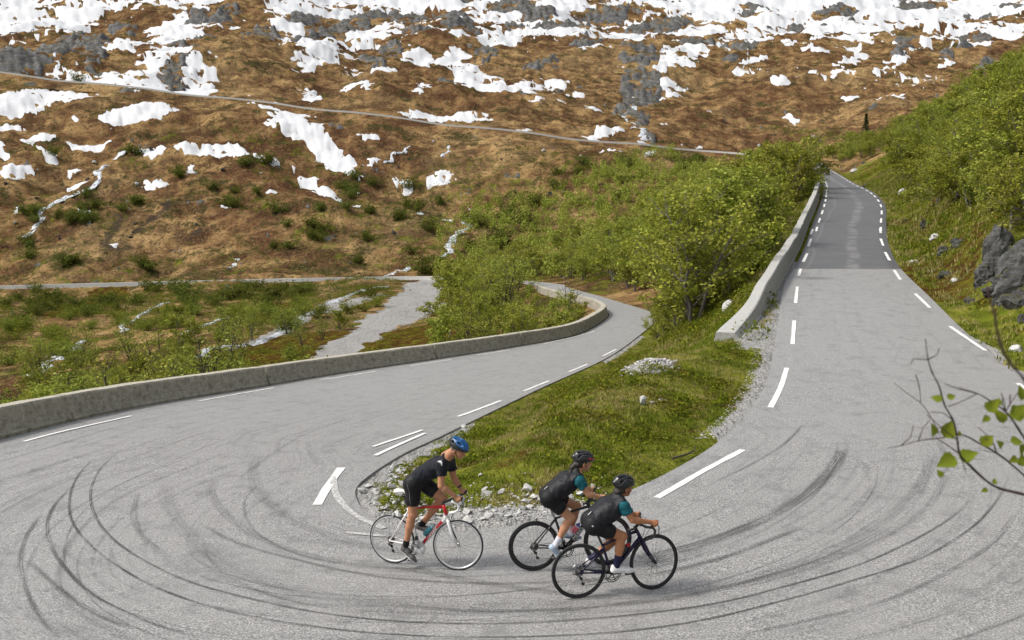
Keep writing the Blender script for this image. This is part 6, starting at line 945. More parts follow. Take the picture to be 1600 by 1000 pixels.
# ================================================================== stones and boulders
def boulder(seed, sub=3, amp=.28, flat=.75, mat=None, cut=4):
    rs = np.random.RandomState(seed); bm = __import__('bmesh').new(); __import__('bmesh').ops.create_icosphere(bm, subdivisions=sub, radius=1)
    V = np.array([v.co for v in bm.verts]); F = [[v.index for v in f.verts] for f in bm.faces]; bm.free()
    for k in range(cut):                                    # planed faces
        n = rs.normal(size=3); n /= np.linalg.norm(n); d = V @ n; lim = rs.uniform(.45, .8); V -= np.maximum(d - lim, 0)[:, None] * n * .92
    V *= (1 + amp * fbm(V[:, 0] * 1.4 + seed, V[:, 1] * 1.4 + V[:, 2] * 1.7, 4, seed) + .5 * amp * fbm(V[:, 0] * 3.1 - seed, V[:, 1] * 2.6 + V[:, 2] * 4.4, 3, seed + 5, .6, True))[:, None]
    V *= np.array([1, rs.uniform(.7, 1), flat]); me = bpy.data.meshes.new('boulder'); me.from_pydata(V.tolist(), [], F); me.materials.append(mat or M_ROCK)
    me.polygons.foreach_set('use_smooth', np.full(len(me.polygons), False)); me.update(); return me
BD = [boulder(200 + i, 4, .42, .95, M_ROCK, 11) for i in range(4)]; BT = [boulder(220 + i, 4, .42, 1.7, M_ROCK, 11) for i in range(2)]; BW = [boulder(230 + i, 3, .2, .75, M_STONE, 6) for i in range(3)]
BL = ['angular grey lichened boulder low on the bank right of the road', 'tall narrow grey rock standing upright on the right bank', 'grey rock at the right edge of the bank beneath the birches', 'upright dark rock beside the tall narrow rock', 'grey rock half buried among brown litter on the bank', 'dark rock beside the brown litter patch on the bank', 'pale rock at the top of the brown litter patch', 'white rock lying in the ditch beside the dark asphalt',
      'pale stone on the grass at the frame edge near the road', 'pale rounded rock on the bank above the far road bend', 'grey rock on the bank by the farthest stretch of dark road', 'white rock above the road crest', 'grey rock under the bushes halfway along the bank', 'small grey rock in the grass above the road edge line', 'small grey rock in the grass nearest the right edge line', 'white and grey rock on the grass just below the pale wall',
      'large rounded grey boulder alone on the heath across the valley', 'small pale stone right of the lone rounded boulder', 'small grey rock near the ditch by the road bend', 'small grey rock above the white ditch rock', 'pale stone among moss in the middle of the bank', 'grey rock beside the far road crest', 'grey stone below the angular lichened boulder', 'small white stone in the straw grass at the island edge', 'pale stone in the grass behind the stained barrier', 'grey stone low on the bank at the frame edge', 'tall dark slab in the middle of the rock outcrop on the right bank', 'dark jagged block in front of the tall slab of the outcrop', 'upright dark slab behind the jagged block of the outcrop', 'dark rock at the foot of the outcrop beside the frame edge', 'small dark rock tucked under the left side of the outcrop', 'highest dark slab of the outcrop at the frame edge']
for i, (x, y, z, s, kd) in enumerate(BOULDERS):
    me = {'a': BD[i % 4], 't': BT[i % 2], 'w': BW[i % 3]}[kd]
    s *= .68 if x > 10 and y < 60 else .8
    z = float(ground_h(np.array([x]), np.array([y]))[0])
    tag(ob('boulder', me, None, (x, y, z - s * (.25 if kd != 'w' else .05)), (VR.uniform(-.2, .2), VR.uniform(-.2, .2), VR.uniform(0, 6)), s), BL[i], 'boulder', 'boulders on the slopes')
for i, (x, y, s) in enumerate(FAR_STONES):
    z = float(ground_h(np.array([x]), np.array([y]))[0])
    tag(ob('boulder', (BW + BD)[i % 7], None, (x, y, z + s * .15), (0, 0, VR.uniform(0, 6)), s * .8), ('small ' if s < .7 else 'mid-sized ' if s < 1. else 'large ') + 'far boulder on the heath ' + ('at the left end' if x / y < -.4 else 'left of the long snow tongue' if x / y < -.25 else 'below the mountain road' if x / y < 0 else 'above the valley wood') + (', low down' if y < 230 else ', halfway up' if y < 290 else ', high up'), 'boulder', 'far boulders on the heath')
# two cut white stones on the island and a flat one between them
for (x, y), sz, lb in [((2.96, 19.95), (.115, .10, .125), 'white block-shaped stone on the island grass'), ((3.48, 20.35), (.11, .07, .06), 'small white slab stone beside the white block on the island'), ((3.22, 20.1), (.12, .06, .035), 'flat grey stone lying between the two white stones')]:
    z = float(ground_h(np.array([x]), np.array([y]))[0])
    tag(ob('boulder', boulder(int(x * 100), 3, .08, 1., M_STONE, 7), None, (x, y, z + sz[2] * .6), (.1, .15, .4), sz), lb, 'boulder', 'white stones on the island')
# rubble along the inner edge
from mathutils.geometry import convex_hull_2d
def chip(seed):
    import bmesh as bmm
    rs = np.random.RandomState(seed); bm = bmm.new()
    P = rs.normal(size=(13, 3)); P /= np.linalg.norm(P, axis=1)[:, None]; P *= rs.uniform(.8, 1.1, (13, 1)) * np.array([1., rs.uniform(.6, .9), rs.uniform(.4, .65)])
    vs_ = [bm.verts.new(p) for p in P]; bmm.ops.convex_hull(bm, input=vs_); me = bpy.data.meshes.new('stone'); bm.to_mesh(me); bm.free(); me.materials.append(M_STONE); return me
CH = [chip(300 + i) for i in range(9)]
verge = tag(empty('gravel_verge', (.6, 13.5, float(ground_h(np.array([.6]), np.array([13.5]))[0]))), 'strip of pale broken stone along the inner edge of the bend', None, None, 'structure')
rs = np.random.RandomState(71); st = []
def add_stone(x, y, s): st.append((x, y, s))
for _ in range(9000):
    x, y = rs.uniform(-3, 6), rs.uniform(12.8, 20)
    g = math.exp(-((x - .6) / 2.9)**2 - ((y - 13.75) / .75)**2)
    d_ = float(road_at(np.array([x]), np.array([y]))[1])
    if d_ < .22 or (x > 2.6 and rs.rand() < .6): continue
    if x < -.9: g = max(g, 1. if d_ < .8 + .3 * rs.rand() and y < 17.5 else 0)
    if rs.rand() > g * .75: continue
    s = .030 + .105 * rs.rand() ** 2.8
    if all((x - a)**2 + (y - b)**2 > ((s + c_) * .62)**2 for a, b, c_ in st[-1400:]): add_stone(x, y, s)
for _ in range(260):
    x, y = rs.normal(3.75, .5), rs.normal(24.1, .6)
    if math.hypot((x - 3.75) / .85, (y - 24.1) / 1.1) < 1: add_stone(x, y, .025 + .075 * rs.rand() ** 2.5)
st.sort(key=lambda q: -q[2])
zs = ground_h(np.array([q[0] for q in st]), np.array([q[1] for q in st]))
print('stones', len(st))
vl = np.array(verge.location)
rv = []; rf = []; no = 0
chV = [np.array([v.co for v in m_.vertices]) for m_ in CH]; chF = [np.array([list(p.vertices) for p in m_.polygons]) for m_ in CH]
def stone_mesh_add(x, y, z, s, k):
    global no
    a = rs.uniform(0, 6.28); R_ = np.array([[math.cos(a), -math.sin(a), 0], [math.sin(a), math.cos(a), 0], [0, 0, 1]])
    V = chV[k] * s @ R_.T + np.array([x, y, z]); rv.append(V); rf.append(chF[k] + no); no += len(V)
for i, ((x, y, s), z) in enumerate(zip(st, zs)):
    if i < 290: ob('stone', CH[i % 9], verge, np.array((x, y, z + s * .3)) - vl, (rs.uniform(-.5, .5), rs.uniform(-.5, .5), rs.uniform(0, 6.28)), s)
    else: stone_mesh_add(x - vl[0], y - vl[1], z + s * .3 - vl[2], s, i % 9)
for _ in range(5200):                                           # fine gravel round them and along the upper shoulder
    if rs.rand() < .55: x, y = rs.normal(.4, 2.2), rs.normal(13.75, .55)
    else: y = rs.uniform(18, 42); x = np.interp(y, STRIP[STRIPF > 29, 1, 1], STRIP[STRIPF > 29, 1, 0]) - rs.uniform(.1, 1.3 if y > 27 else .6)
    d_ = float(road_at(np.array([x]), np.array([y]))[1])
    if d_ < .08 - .1 * 0 or d_ > 2.2: continue
    stone_mesh_add(x - vl[0], y - vl[1], float(ground_h(np.array([x]), np.array([y]))[0]) + .004 - vl[2], rs.uniform(.010, .03), int(rs.randint(9)))
peb = mesh_np('pebbles', np.concatenate(rv), np.concatenate(rf), [M_STONE], smooth=False)
tag(ob('pebbles', peb, verge), None, None, None, 'stuff')
# a road sign seen from behind and a marker pole across the valley
def gz(x, y): return float(ground_h(np.array([x]), np.array([y]))[0])
rsn = tag(empty('road_sign', (40.2, 121., gz(40.2, 121.))), 'small grey road sign on a thin post beside the pale wall near the crest', 'sign')
MB().tube([(0, 0, -.3), (0, 0, 2.9)], .045, 8).build('post', plain('galvanised', (.16, .17, .18), .5, .5), rsn)
MB().box((0, .06, 2.45), (.95, .03, .62)).build('sign_plate', plain('sign_back', (.30, .33, .35), .5, .3), rsn, False); MB().box((0, .035, 2.45), (.7, .03, .06)).build('bracket', plain('bracket', (.2, .2, .2), .5, .6), rsn, False)
pl = MB().tube([(0, 0, -.3), (0, 0, 2.4)], .06, 6).build('marker_pole', plain('pole_wood', (.20, .17, .13), .8)); pl.location = (-119., 212., gz(-119., 212.)); tag(pl, 'lone wooden marker pole by the lower road at the left edge', 'pole')
# dead stick lying at the edge of the road and rusty plant litter
mb = MB(); mb.tube([(0, 0, 0), (.3, .18, .03), (.52, .5, .02), (.6, .75, .05)], [.02, .018, .013, .006], 6); mb.tube([(.3, .18, .03), (.55, .2, .07)], [.010, .004], 5)
z = float(ground_h(np.array([3.1]), np.array([16.6]))[0]); s_ = mb.build('stick', M_BARKD); s_.location = (3.0, 16.4, z + .06); tag(s_, 'crooked dead stick lying on the verge at the road edge', 'stick')
# ================================================================== bicycles
M_TYRE = plain('tyre', (.018, .018, .018), .85, vary=.3); M_BLK = plain('black_parts', (.022, .022, .024), .45, vary=.3); M_GLOSS = plain('gloss_black', (.014, .014, .016), .22, vary=.1)
M_ALLOY = plain('alloy', (.55, .55, .56), .32, .9, .15); M_WHITE = plain('white_paint', (.74, .73, .72), .3, vary=.04); M_RED = plain('red_paint', (.52, .012, .016), .3, vary=.06)
M_PURPLE = plain('purple_paint', (.013, .009, .040), .25, .2, .15); M_SILV = plain('silver_rim', (.60, .60, .60), .35, .6, .06); M_CHAIN = plain('chain_steel', (.12, .115, .11), .45, .8, .3)
M_TEAL_B = plain('teal_bottle', (.045, .22, .27), .3, vary=.2, scale=20); M_PINK = plain('pink_bottle', (.62, .12, .16), .35, vary=.5, scale=26); M_CLEAR = plain('milky_bottle', (.62, .60, .66), .3, vary=.06)
M_SADW = plain('white_saddle', (.66, .65, .63), .45, vary=.05); M_BLUECAP = plain('blue_cap', (.04, .05, .30), .4)
def lettering(name, txt, size, mat, M, parent, shear=0.):
    cu = bpy.data.curves.new(name, 'FONT'); cu.body = txt; cu.size = size; cu.extrude = .0012; cu.shear = shear; cu.align_x = 'CENTER'; cu.align_y = 'CENTER'
    o = bpy.data.objects.new(name, cu); C.objects.link(o); dg = bpy.context.evaluated_depsgraph_get()
    me = bpy.data.meshes.new_from_object(o.evaluated_get(dg)); me.name = name; bpy.data.objects.remove(o)
    me.materials.clear(); me.materials.append(mat); me.transform(M); return ob(name, me, parent)
def side_matrix(a, b, y, along=.5):
    """frame for writing that runs from a to b on the right-hand (-y) side"""
    a, b = Vector((a[0], y, a[1])), Vector((b[0], y, b[1])); x = (b - a).normalized(); n = Vector((0, -1, 0)); u = n.cross(x)
    return Matrix(((x[0], u[0], n[0], 0), (x[1], u[1], n[1], 0), (x[2], u[2], n[2], 0), (0, 0, 0, 1))).copy(), a.lerp(b, along)
def make_bike(P, ax, label, st):
    """P contact of rear tyre, ax 3x3 (columns forward, left, up)"""
    root = empty('bicycle'); root.matrix_world = Matrix(((ax[0][0], ax[1][0], ax[2][0], P[0]), (ax[0][1], ax[1][1], ax[2][1], P[1]), (ax[0][2], ax[1][2], ax[2][2], P[2]), (0, 0, 0, 1)))
    tag(root, label, 'bicycle', 'road bicycles in the bend')
    WB, R = st['wb'], .335; BB = np.array(st['bb']); hub = np.array([0, R]); fh = np.array([WB, R])
    ST = np.array(st['seat_top']); HT, HB = np.array(st['head_top']), np.array(st['head_bot'])
    v3 = lambda p, y=0.: (p[0], y, p[1])
    fr = st['frame']
    # --- frame
    f = MB()
    f.tube([v3(BB), v3(BB + (ST - BB) * .5), v3(ST)], [.019, .017, .016], 12)
    f.tube([v3(BB, -.034), v3(BB, .034)], .023, 14, up=(1, 0, 0))
    f.tube([v3(HB), v3(HT)], [.024, .021], 12)
    for s in (-1, 1):
        f.tube([v3(BB, s * .022), v3(BB * .55 + hub * .45, s * .034), v3(hub, s * .066)], [.014, .011, .009], 8)
        sp = st.get('stay_top', ST - (ST - BB) * .06)
        f.tube([v3(sp, s * .012), v3(sp * .6 + hub * .4, s * .034), v3(hub, s * .066)], [.010, .009, .008], 8)
        f.box(v3(hub, s * .066), (.03, .006, .035))
    f.tube([v3(ST - (ST - BB) * .05), v3((ST + HT) * .5 + np.array([0, -.005])), v3(HT - (HT - HB) * .15)], [.015, .016, .019], 12) if not st.get('top_mat') else None
    f.tube([v3(BB + np.array([.01, .005])), v3((BB + HB) / 2), v3(HB + (HT - HB) * .12)], [.023, .024, .022], 12, squash=(1, st.get('aero', 1.)))
    f.build('frame', fr, root)
    if st.get('top_mat'):
        t = MB(); t.tube([v3(ST - (ST - BB) * .05), v3((ST + HT) * .5 + np.array([0, -.005])), v3(HT - (HT - HB) * .15)], [.0155, .0165, .0195], 12)
        t.tube([v3(HT - (HT - HB) * .75), v3(HT + (HT - HB) * .04)], .0245, 12); tag(t.build('top_tube', st['top_mat'], root), 'red top tube and head tube front')
    d0, d1 = BB + np.array([.01, .005]), HB + (HT - HB) * .12
    if st.get('down_mat'):
        t = MB(); q0, q1 = d0 + (d1 - d0) * .12, d0 + (d1 - d0) * .84; t.tube([v3(q0 * .97 + q1 * .03), v3(q0), v3((q0 + q1) / 2), v3(q1), v3(q1 * .97 - q0 * -.03)], [.012, .0250, .0258, .0247, .012], 12)
        tag(t.build('down_tube_panel', st['down_mat'], root), 'red panel on the down tube')
    if st.get('text'):
        M, c_ = side_matrix(d0, d1, -.0275, .47); M.translation = c_; lettering('lettering', st['text'], st['text_size'], st['text_mat'], M, root, .2)
    if st.get('post_text'):
        M, c_ = side_matrix(ST, ST + np.array(st['saddle']) * 0 + (ST - BB) * .4, -.0175, .42); M.translation = c_; lettering('lettering', st['post_text'], .04, M_WHITE, M, root)
    # --- seat post and saddle
    sd = np.array(st['saddle']); s_ = MB(); s_.tube([v3(ST - (ST - BB) * .1), v3(sd + np.array([-.01, -.05]))], .014, 10); s_.box(v3(sd + np.array([-.005, -.045])), (.05, .035, .02)); s_.build('seat_post', st['post_mat'], root)
    prof = np.array([(-.13, .060, .012), (-.11, .072, .020), (-.06, .066, .020), (0, .042, .016), (.06, .026, .012), (.12, .021, .010), (.145, .012, -.004)])
    V = []; k = 10
    for x, w, z in prof:
        for j in range(k):
            a = j / k * 6.283; V.append((sd[0] + x, w * math.cos(a), sd[1] + z + (.018 if math.sin(a) > 0 else .03) * math.sin(a) - .012 * abs(math.cos(a))**3))
    F = [(i*k+j, i*k+(j+1) % k, (i+1)*k+(j+1) % k, (i+1)*k+j) for i in range(len(prof)-1) for j in range(k)] + [tuple(range(k))[::-1], tuple((len(prof)-1)*k+j for j in range(k))]
    m = MB(); m.add(V, F); so = m.build('saddle', st['saddle_mat'], root)
    r_ = MB(); [r_.tube([v3(sd + np.array([-.1, -.012]), y), v3(sd + np.array([-.04, -.04]), y), v3(sd + np.array([.05, -.04]), y), v3(sd + np.array([.12, -.005]), y * .5)], .0035, 5) for y in (-.022, .022)]; r_.build('saddle_rails', M_ALLOY, so)
    # --- steering assembly turned about the head axis
    ud = (HT - HB) / np.linalg.norm(HT - HB); A = Vector((ud[0], 0, ud[1])); T = Matrix.Translation(v3(HB)); ST_M = T @ Matrix.Rotation(math.radians(st['steer']), 4, A) @ T.inverted()
    def steer(o): o.matrix_local = ST_M; return o
    fk = MB(); cr = HB - ud * .012; fk.tube([v3(HB + ud * .01), v3(cr - ud * .03)], [.022, .026], 10)
    for s in (-1, 1):
        fk.tube([v3(cr - ud * .015, s * .012), v3(cr - ud * .05, s * .036), v3(cr * .5 + fh * .5 + np.array([-.012, 0]), s * .046), v3(fh, s * .050)], [.018, .019, .015, .009], 10, squash=(1.25, .8))
    steer(fk.build('fork', st.get('fork_mat', fr), root))
    if st.get('fork_in'):
        fi = MB()
        for s in (-1, 1): fi.tube([v3(cr - ud * .06, s * .026), v3(cr * .5 + fh * .5 + np.array([-.012, 0]), s * .034), v3(cr * .2 + fh * .8, s * .040)], [.012, .012, .008], 8)
        steer(fi.build('fork_blade_lining', M_GLOSS, root))
    xb, zb = st['bar']; stm = MB(); stm.tube([v3(HT + ud * .0), v3(HT + ud * .05)], .020, 12); stm.tube([v3(HT + ud * .035), v3((xb, zb))], [.018, .019], 10); steer(stm.build('stem', st['stem_mat'], root))
    hb = MB()
    hb.tube([(xb, y, zb) for y in (-.12, 0, .12)], .0155, 10)
    for s in (-1, 1):
        Y = .20; tape = MB(); hd = MB(); lv = MB()
        tape.tube([(xb, s * .11, zb), (xb + .005, s * .17, zb), (xb + .035, s * Y, zb - .002), (xb + .075, s * (Y + .003), zb - .012), (xb + .100, s * (Y + .008), zb - .05), (xb + .085, s * (Y + .012), zb - .10), (xb + .04, s * (Y + .015), zb - .128), (xb - .03, s * (Y + .018), zb - .130)], .0158, 10)
        hd.tube([(xb + .055, s * Y, zb + .002), (xb + .085, s * Y, zb + .018), (xb + .125, s * Y, zb + .030), (xb + .140, s * (Y - .002), zb + .062), (xb + .146, s * (Y - .002), zb + .072)], [.017, .019, .018, .015, .009], 10)
        lv.tube([(xb + .135, s * (Y - .004), zb + .025), (xb + .158, s * (Y + .002), zb - .02), (xb + .150, s * (Y + .008), zb - .075), (xb + .135, s * (Y + .014), zb - .115)], [.009, .009, .007, .004], 7, squash=(1, .7))
        steer(tape.build('bar_tape', st['tape_mat'], root)); steer(hd.build('brake_hood', M_BLK, root)); steer(lv.build('brake_lever', M_BLK, root))
    steer(hb.build('handlebar', M_BLK, root))
    cb = MB()
    for s in (-1, 1): cb.tube([(xb + .13, s * .19, zb + .03), (xb + .17, s * .12, zb + .02), (xb + .12, s * .05, zb - .06), v3(HB + np.array([.03, -.02]), s * .02)], .003, 5)
    steer(cb.build('cables', M_BLK, root))
    # --- wheels
    def wheel(c, front):
        w = empty('wheel', parent=root)
        if front: w.matrix_local = ST_M @ Matrix.Translation(v3(c))
        else: w.location = v3(c)
        dp = st['rim_depth']
        t = MB(); t.ring((0, 0, 0), .3245, st['tyre_r'], 64, 10); t.build('tyre', M_TYRE, w)
        r = MB(); n = 64; a = np.arange(n) / n * 6.2832; pf = [(.319, -.009), (.319 - dp * .6, -.010), (.319 - dp, -.003), (.319 - dp, .003), (.319 - dp * .6, .010), (.319, .009)]
        V = np.array([[(q * math.cos(t_), y, q * math.sin(t_)) for q, y in pf] for t_ in a]).reshape(-1, 3); k_ = len(pf)
        r.add(V, [(i*k_+j, i*k_+(j+1) % k_, ((i+1) % n)*k_+(j+1) % k_, ((i+1) % n)*k_+j) for i in range(n) for j in range(k_)]); r.build('rim', st['rim_mat'], w)
        h = MB(); h.tube([(0, -.05, 0), (0, -.03, 0), (0, -.028, 0), (0, .028, 0), (0, .03, 0), (0, .05, 0)], [.008, .008, .017, .015, .008, .008], 12, up=(1, 0, 0))
        for s in (-1, 1): h.tube([(0, s * .026, 0), (0, s * .029, 0)], .024 if not front else .019, 14, up=(1, 0, 0))
        h.tube([(0, -.066, 0), (0, .066, 0)], .006, 8, up=(1, 0, 0)); h.build('hub', st['hub_mat'], w)
        sp = MB(); ns = st['spokes'] + (4 if not front else 0); rr_ = .319 - dp + .003; ph = VR.uniform(0, 1)
        for i in range(ns):
            an = (i + ph) / ns * 6.2832; s = 1 if i % 2 else -1; of = .35 * (1 if (i // 2) % 2 else -1)
            sp.tube([(.018 * math.cos(an + of * 3), s * .028, .018 * math.sin(an + of * 3)), (rr_ * math.cos(an), s * .002, rr_ * math.sin(an))], .0013, 4, cap=False)
        tag(sp.build('spokes', st['spoke_mat'], w), None, None, None, 'stuff')
        if st.get('disc'):
            d = MB(); d.ring((0, .034, 0), .068, .006, 36, 4, squash=.2); [d.box((.034 * math.cos(q), .034, .034 * math.sin(q)), (.07, .002, .006), np.array(Matrix.Rotation(-q, 3, 'Y'))) for q in np.arange(5) * 1.2566]; d.build('brake_disc', M_ALLOY, w)
        return w
    wheel(hub, False); wheel(fh, True)
    # --- brakes
    if st.get('disc'):
        b = MB(); b.box(v3(fh + np.array([-.035, .085]), .045), (.025, .022, .05)); steer(b.build('brake_caliper', M_BLK, root)); b = MB(); b.box(v3(hub + np.array([.075, .035]), .045), (.05, .022, .028)); b.build('brake_caliper', M_BLK, root)
    else:
        def cal(c, fwd):
            b = MB(); [b.tube([v3(c + np.array([fwd * .03, .035]), s * .005), v3(c + np.array([fwd * .035, .015]), s * .036), v3(c + np.array([fwd * .02, -.018]), s * .022)], [.010, .009, .008], 6) for s in (-1, 1)]; b.box(v3(c + np.array([fwd * .03, .03])), (.02, .03, .02)); return b.build('brake_caliper', st['crank_mat'], root)
        steer(cal(cr - ud * .012 + np.array([.005, 0.]), 1)); cal(hub + np.array([.075, .325]), -1)
    # --- crankset, pedals, chain, gears
    a0 = math.radians(st['crank']); RP = BB + .1725 * np.array([math.cos(a0), math.sin(a0)]); LP = BB - .1725 * np.array([math.cos(a0), math.sin(a0)])
    g = MB()
    for rad, y in ((.100, -.046), (.080, -.039)):
        g.ring(v3(BB, y), rad, .006, 44, 5, squash=.45)
    for q in np.arange(5) * 1.2566 + a0: g.tube([v3(BB, -.048), v3(BB + .098 * np.array([math.cos(q), math.sin(q)]), -.046)], [.013, .008], 6, squash=(1, .5))
    g.build('chainring', st['crank_mat'], root)
    for Q, s in ((RP, -1), (LP, 1)):
        g = MB(); g.tube([v3(BB, s * .052), v3(BB * .5 + Q * .5, s * .064), v3(Q, s * .070)], [.016, .012, .012], 8, squash=(1, .7)); g.build('crank_arm', st['crank_mat'], root)
        g = MB(); g.tube([v3(Q, s * .07), v3(Q, s * .135)], .008, 8, up=(1, 0, 0)); g.box(v3(Q, s * .11), (.075, .06, .016)); g.build('pedal', M_BLK, root)
    g = MB()
    for i, rad in enumerate((.052, .045, .038, .032, .026)): g.ring(v3(hub, -.030 - i * .0045), rad, .004, 30, 4, squash=.4)
    g.tube([v3(hub, -.03), v3(hub, -.05)], .026, 14, up=(1, 0, 0)); g.build('cassette', M_CHAIN, root)
    g = MB(); j1 = hub + np.array([.012, -.075]); j2 = hub + np.array([.025 + .01, -.145])
    g.tube([v3(hub + np.array([0, -.01]), -.066), v3(hub + np.array([-.012, -.045]), -.078), v3(j1, -.06)], [.011, .013, .010], 8); g.tube([v3(j1, -.056), v3(j2, -.056)], [.009, .007], 6, squash=(1, .5))
    for j in (j1, j2): g.tube([v3(j, -.056), v3(j, -.046)], .020, 12, up=(1, 0, 0))
    g.build('rear_derailleur', st.get('mech_mat', M_BLK), root)
    g = MB(); g.tube([v3(BB + np.array([-.005, .10]), -.043), v3(hub + np.array([0, .036]), -.045)], .0045, 5, squash=(1, .6)); g.tube([v3(BB + np.array([-.005, -.10]), -.043), v3(j2 + np.array([.0, -.02]), -.051)], .0045, 5, squash=(1, .6)); g.tube([v3(j2 + np.array([-.02, 0]), -.051), v3(j1 + np.array([.02, 0]), -.051), v3(hub + np.array([-.03, -.03]), -.045)], .0045, 5)
    g.build('chain', M_CHAIN, root)
    g = MB(); g.box(v3(BB + (ST - BB) * .22 + np.array([.005, .01]), -.034), (.035, .03, .045)); g.build('front_derailleur', M_BLK, root)
    # --- bottle in its cage
    if st.get('bottle'):
        dd = (d1 - d0) / np.linalg.norm(d1 - d0); nn2 = np.array([-dd[1], dd[0]]); c0 = d0 + dd * st['bottle_at'] + nn2 * .060
        M3 = np.array([[dd[0], 0, nn2[0]], [0, 1, 0], [dd[1], 0, nn2[1]]]); Rm = M3[:, [1, 2, 0]]
        def lt(prof, nm, mt, par): m_ = MB(); m_.lathe(prof, v3(c0), 18, Rm); return m_.build(nm, mt, par)
        b = lt([(.030, 0), (.0365, .006), (.0365, .06), (.0345, .075), (.0345, .085), (.0365, .10), (.0365, .135), (.030, .155)], 'bottle', st['bottle'], root)
        lt([(.027, .154), (.029, .157), (.029, .175), (.015, .180), (.012, .20), (.010, .203)], 'bottle_cap', st['cap_mat'], b)
        if st.get('sleeve'): lt([(.0368, .055), (.0372, .06), (.0352, .075), (.0352, .085), (.0372, .10), (.0372, .135), (.0368, .138)], 'bottle_print', st['sleeve'], b)
        cg = MB()
        for s in (-1, 1):
            cg.tube([tuple(np.array(v3(c0)) + Rm @ np.array([s * .012, -.04, .0])), tuple(np.array(v3(c0)) + Rm @ np.array([s * .040, -.01, .03])), tuple(np.array(v3(c0)) + Rm @ np.array([s * .038, .012, .07])), tuple(np.array(v3(c0)) + Rm @ np.array([s * .012, -.038, .12]))], .004, 5)
        cg.build('bottle_cage', M_BLK, root)
    return root
BK = BIKE_FRAMES
STY1 = dict(wb=.968, bb=(.410, .268), seat_top=(.262, .79), head_top=(.786, .865), head_bot=(.835, .695), saddle=(.215, 1.005), frame=M_WHITE, top_mat=M_RED, down_mat=M_RED, text='LAPIERRE', text_size=.05, text_mat=M_WHITE, post_mat=M_BLK, saddle_mat=M_SADW,
            fork_in=True, bar=(.925, .95), stem_mat=M_BLK, tape_mat=M_WHITE, rim_depth=.024, rim_mat=M_SILV, tyre_r=.0125, hub_mat=M_ALLOY, spokes=20, spoke_mat=M_CHAIN, crank_mat=M_ALLOY, crank=-118, bottle=M_TEAL_B, cap_mat=plain('pale_blue_cap', (.35, .52, .56), .35), bottle_at=.17, steer=15)
STY2 = dict(wb=.985, bb=(.412, .268), seat_top=(.285, .70), head_top=(.735, .835), head_bot=(.790, .69), saddle=(.235, .895), frame=M_GLOSS, aero=1.35, text='MERIDA', text_size=.066, text_mat=M_WHITE, post_text='MERIDA', post_mat=M_GLOSS, saddle_mat=M_BLK,
            bar=(.762, .922), stem_mat=M_BLK, tape_mat=M_BLK, rim_depth=.045, rim_mat=M_GLOSS, tyre_r=.0135, hub_mat=M_BLK, spokes=18, spoke_mat=M_BLK, crank_mat=M_BLK, crank=203, bottle=M_CLEAR, sleeve=M_PINK, cap_mat=M_BLUECAP, bottle_at=.17, steer=8)
STY3 = dict(wb=.964, bb=(.410, .268), seat_top=(.300, .635), head_top=(.738, .765), head_bot=(.790, .655), saddle=(.250, .815), frame=M_PURPLE, post_mat=M_GLOSS, saddle_mat=M_BLK,
            bar=(.775, .835), stem_mat=M_BLK, tape_mat=M_BLK, rim_depth=.028, rim_mat=M_GLOSS, tyre_r=.0155, hub_mat=M_BLK, spokes=24, spoke_mat=M_BLK, crank_mat=M_BLK, crank=4, disc=True, steer=10, stay_top=np.array([.315, .575]), bottle=M_BLK, cap_mat=M_RED, bottle_at=.20)
make_bike(*BK[0], 'white and red road bicycle with silver rims under the rider in the blue helmet', STY1)
make_bike(*BK[1], 'black road bicycle with white lettering and a pink bottle, partly behind the purple one', STY2)
make_bike(*BK[2], 'dark purple road bicycle with disc brakes nearest the camera', STY3)
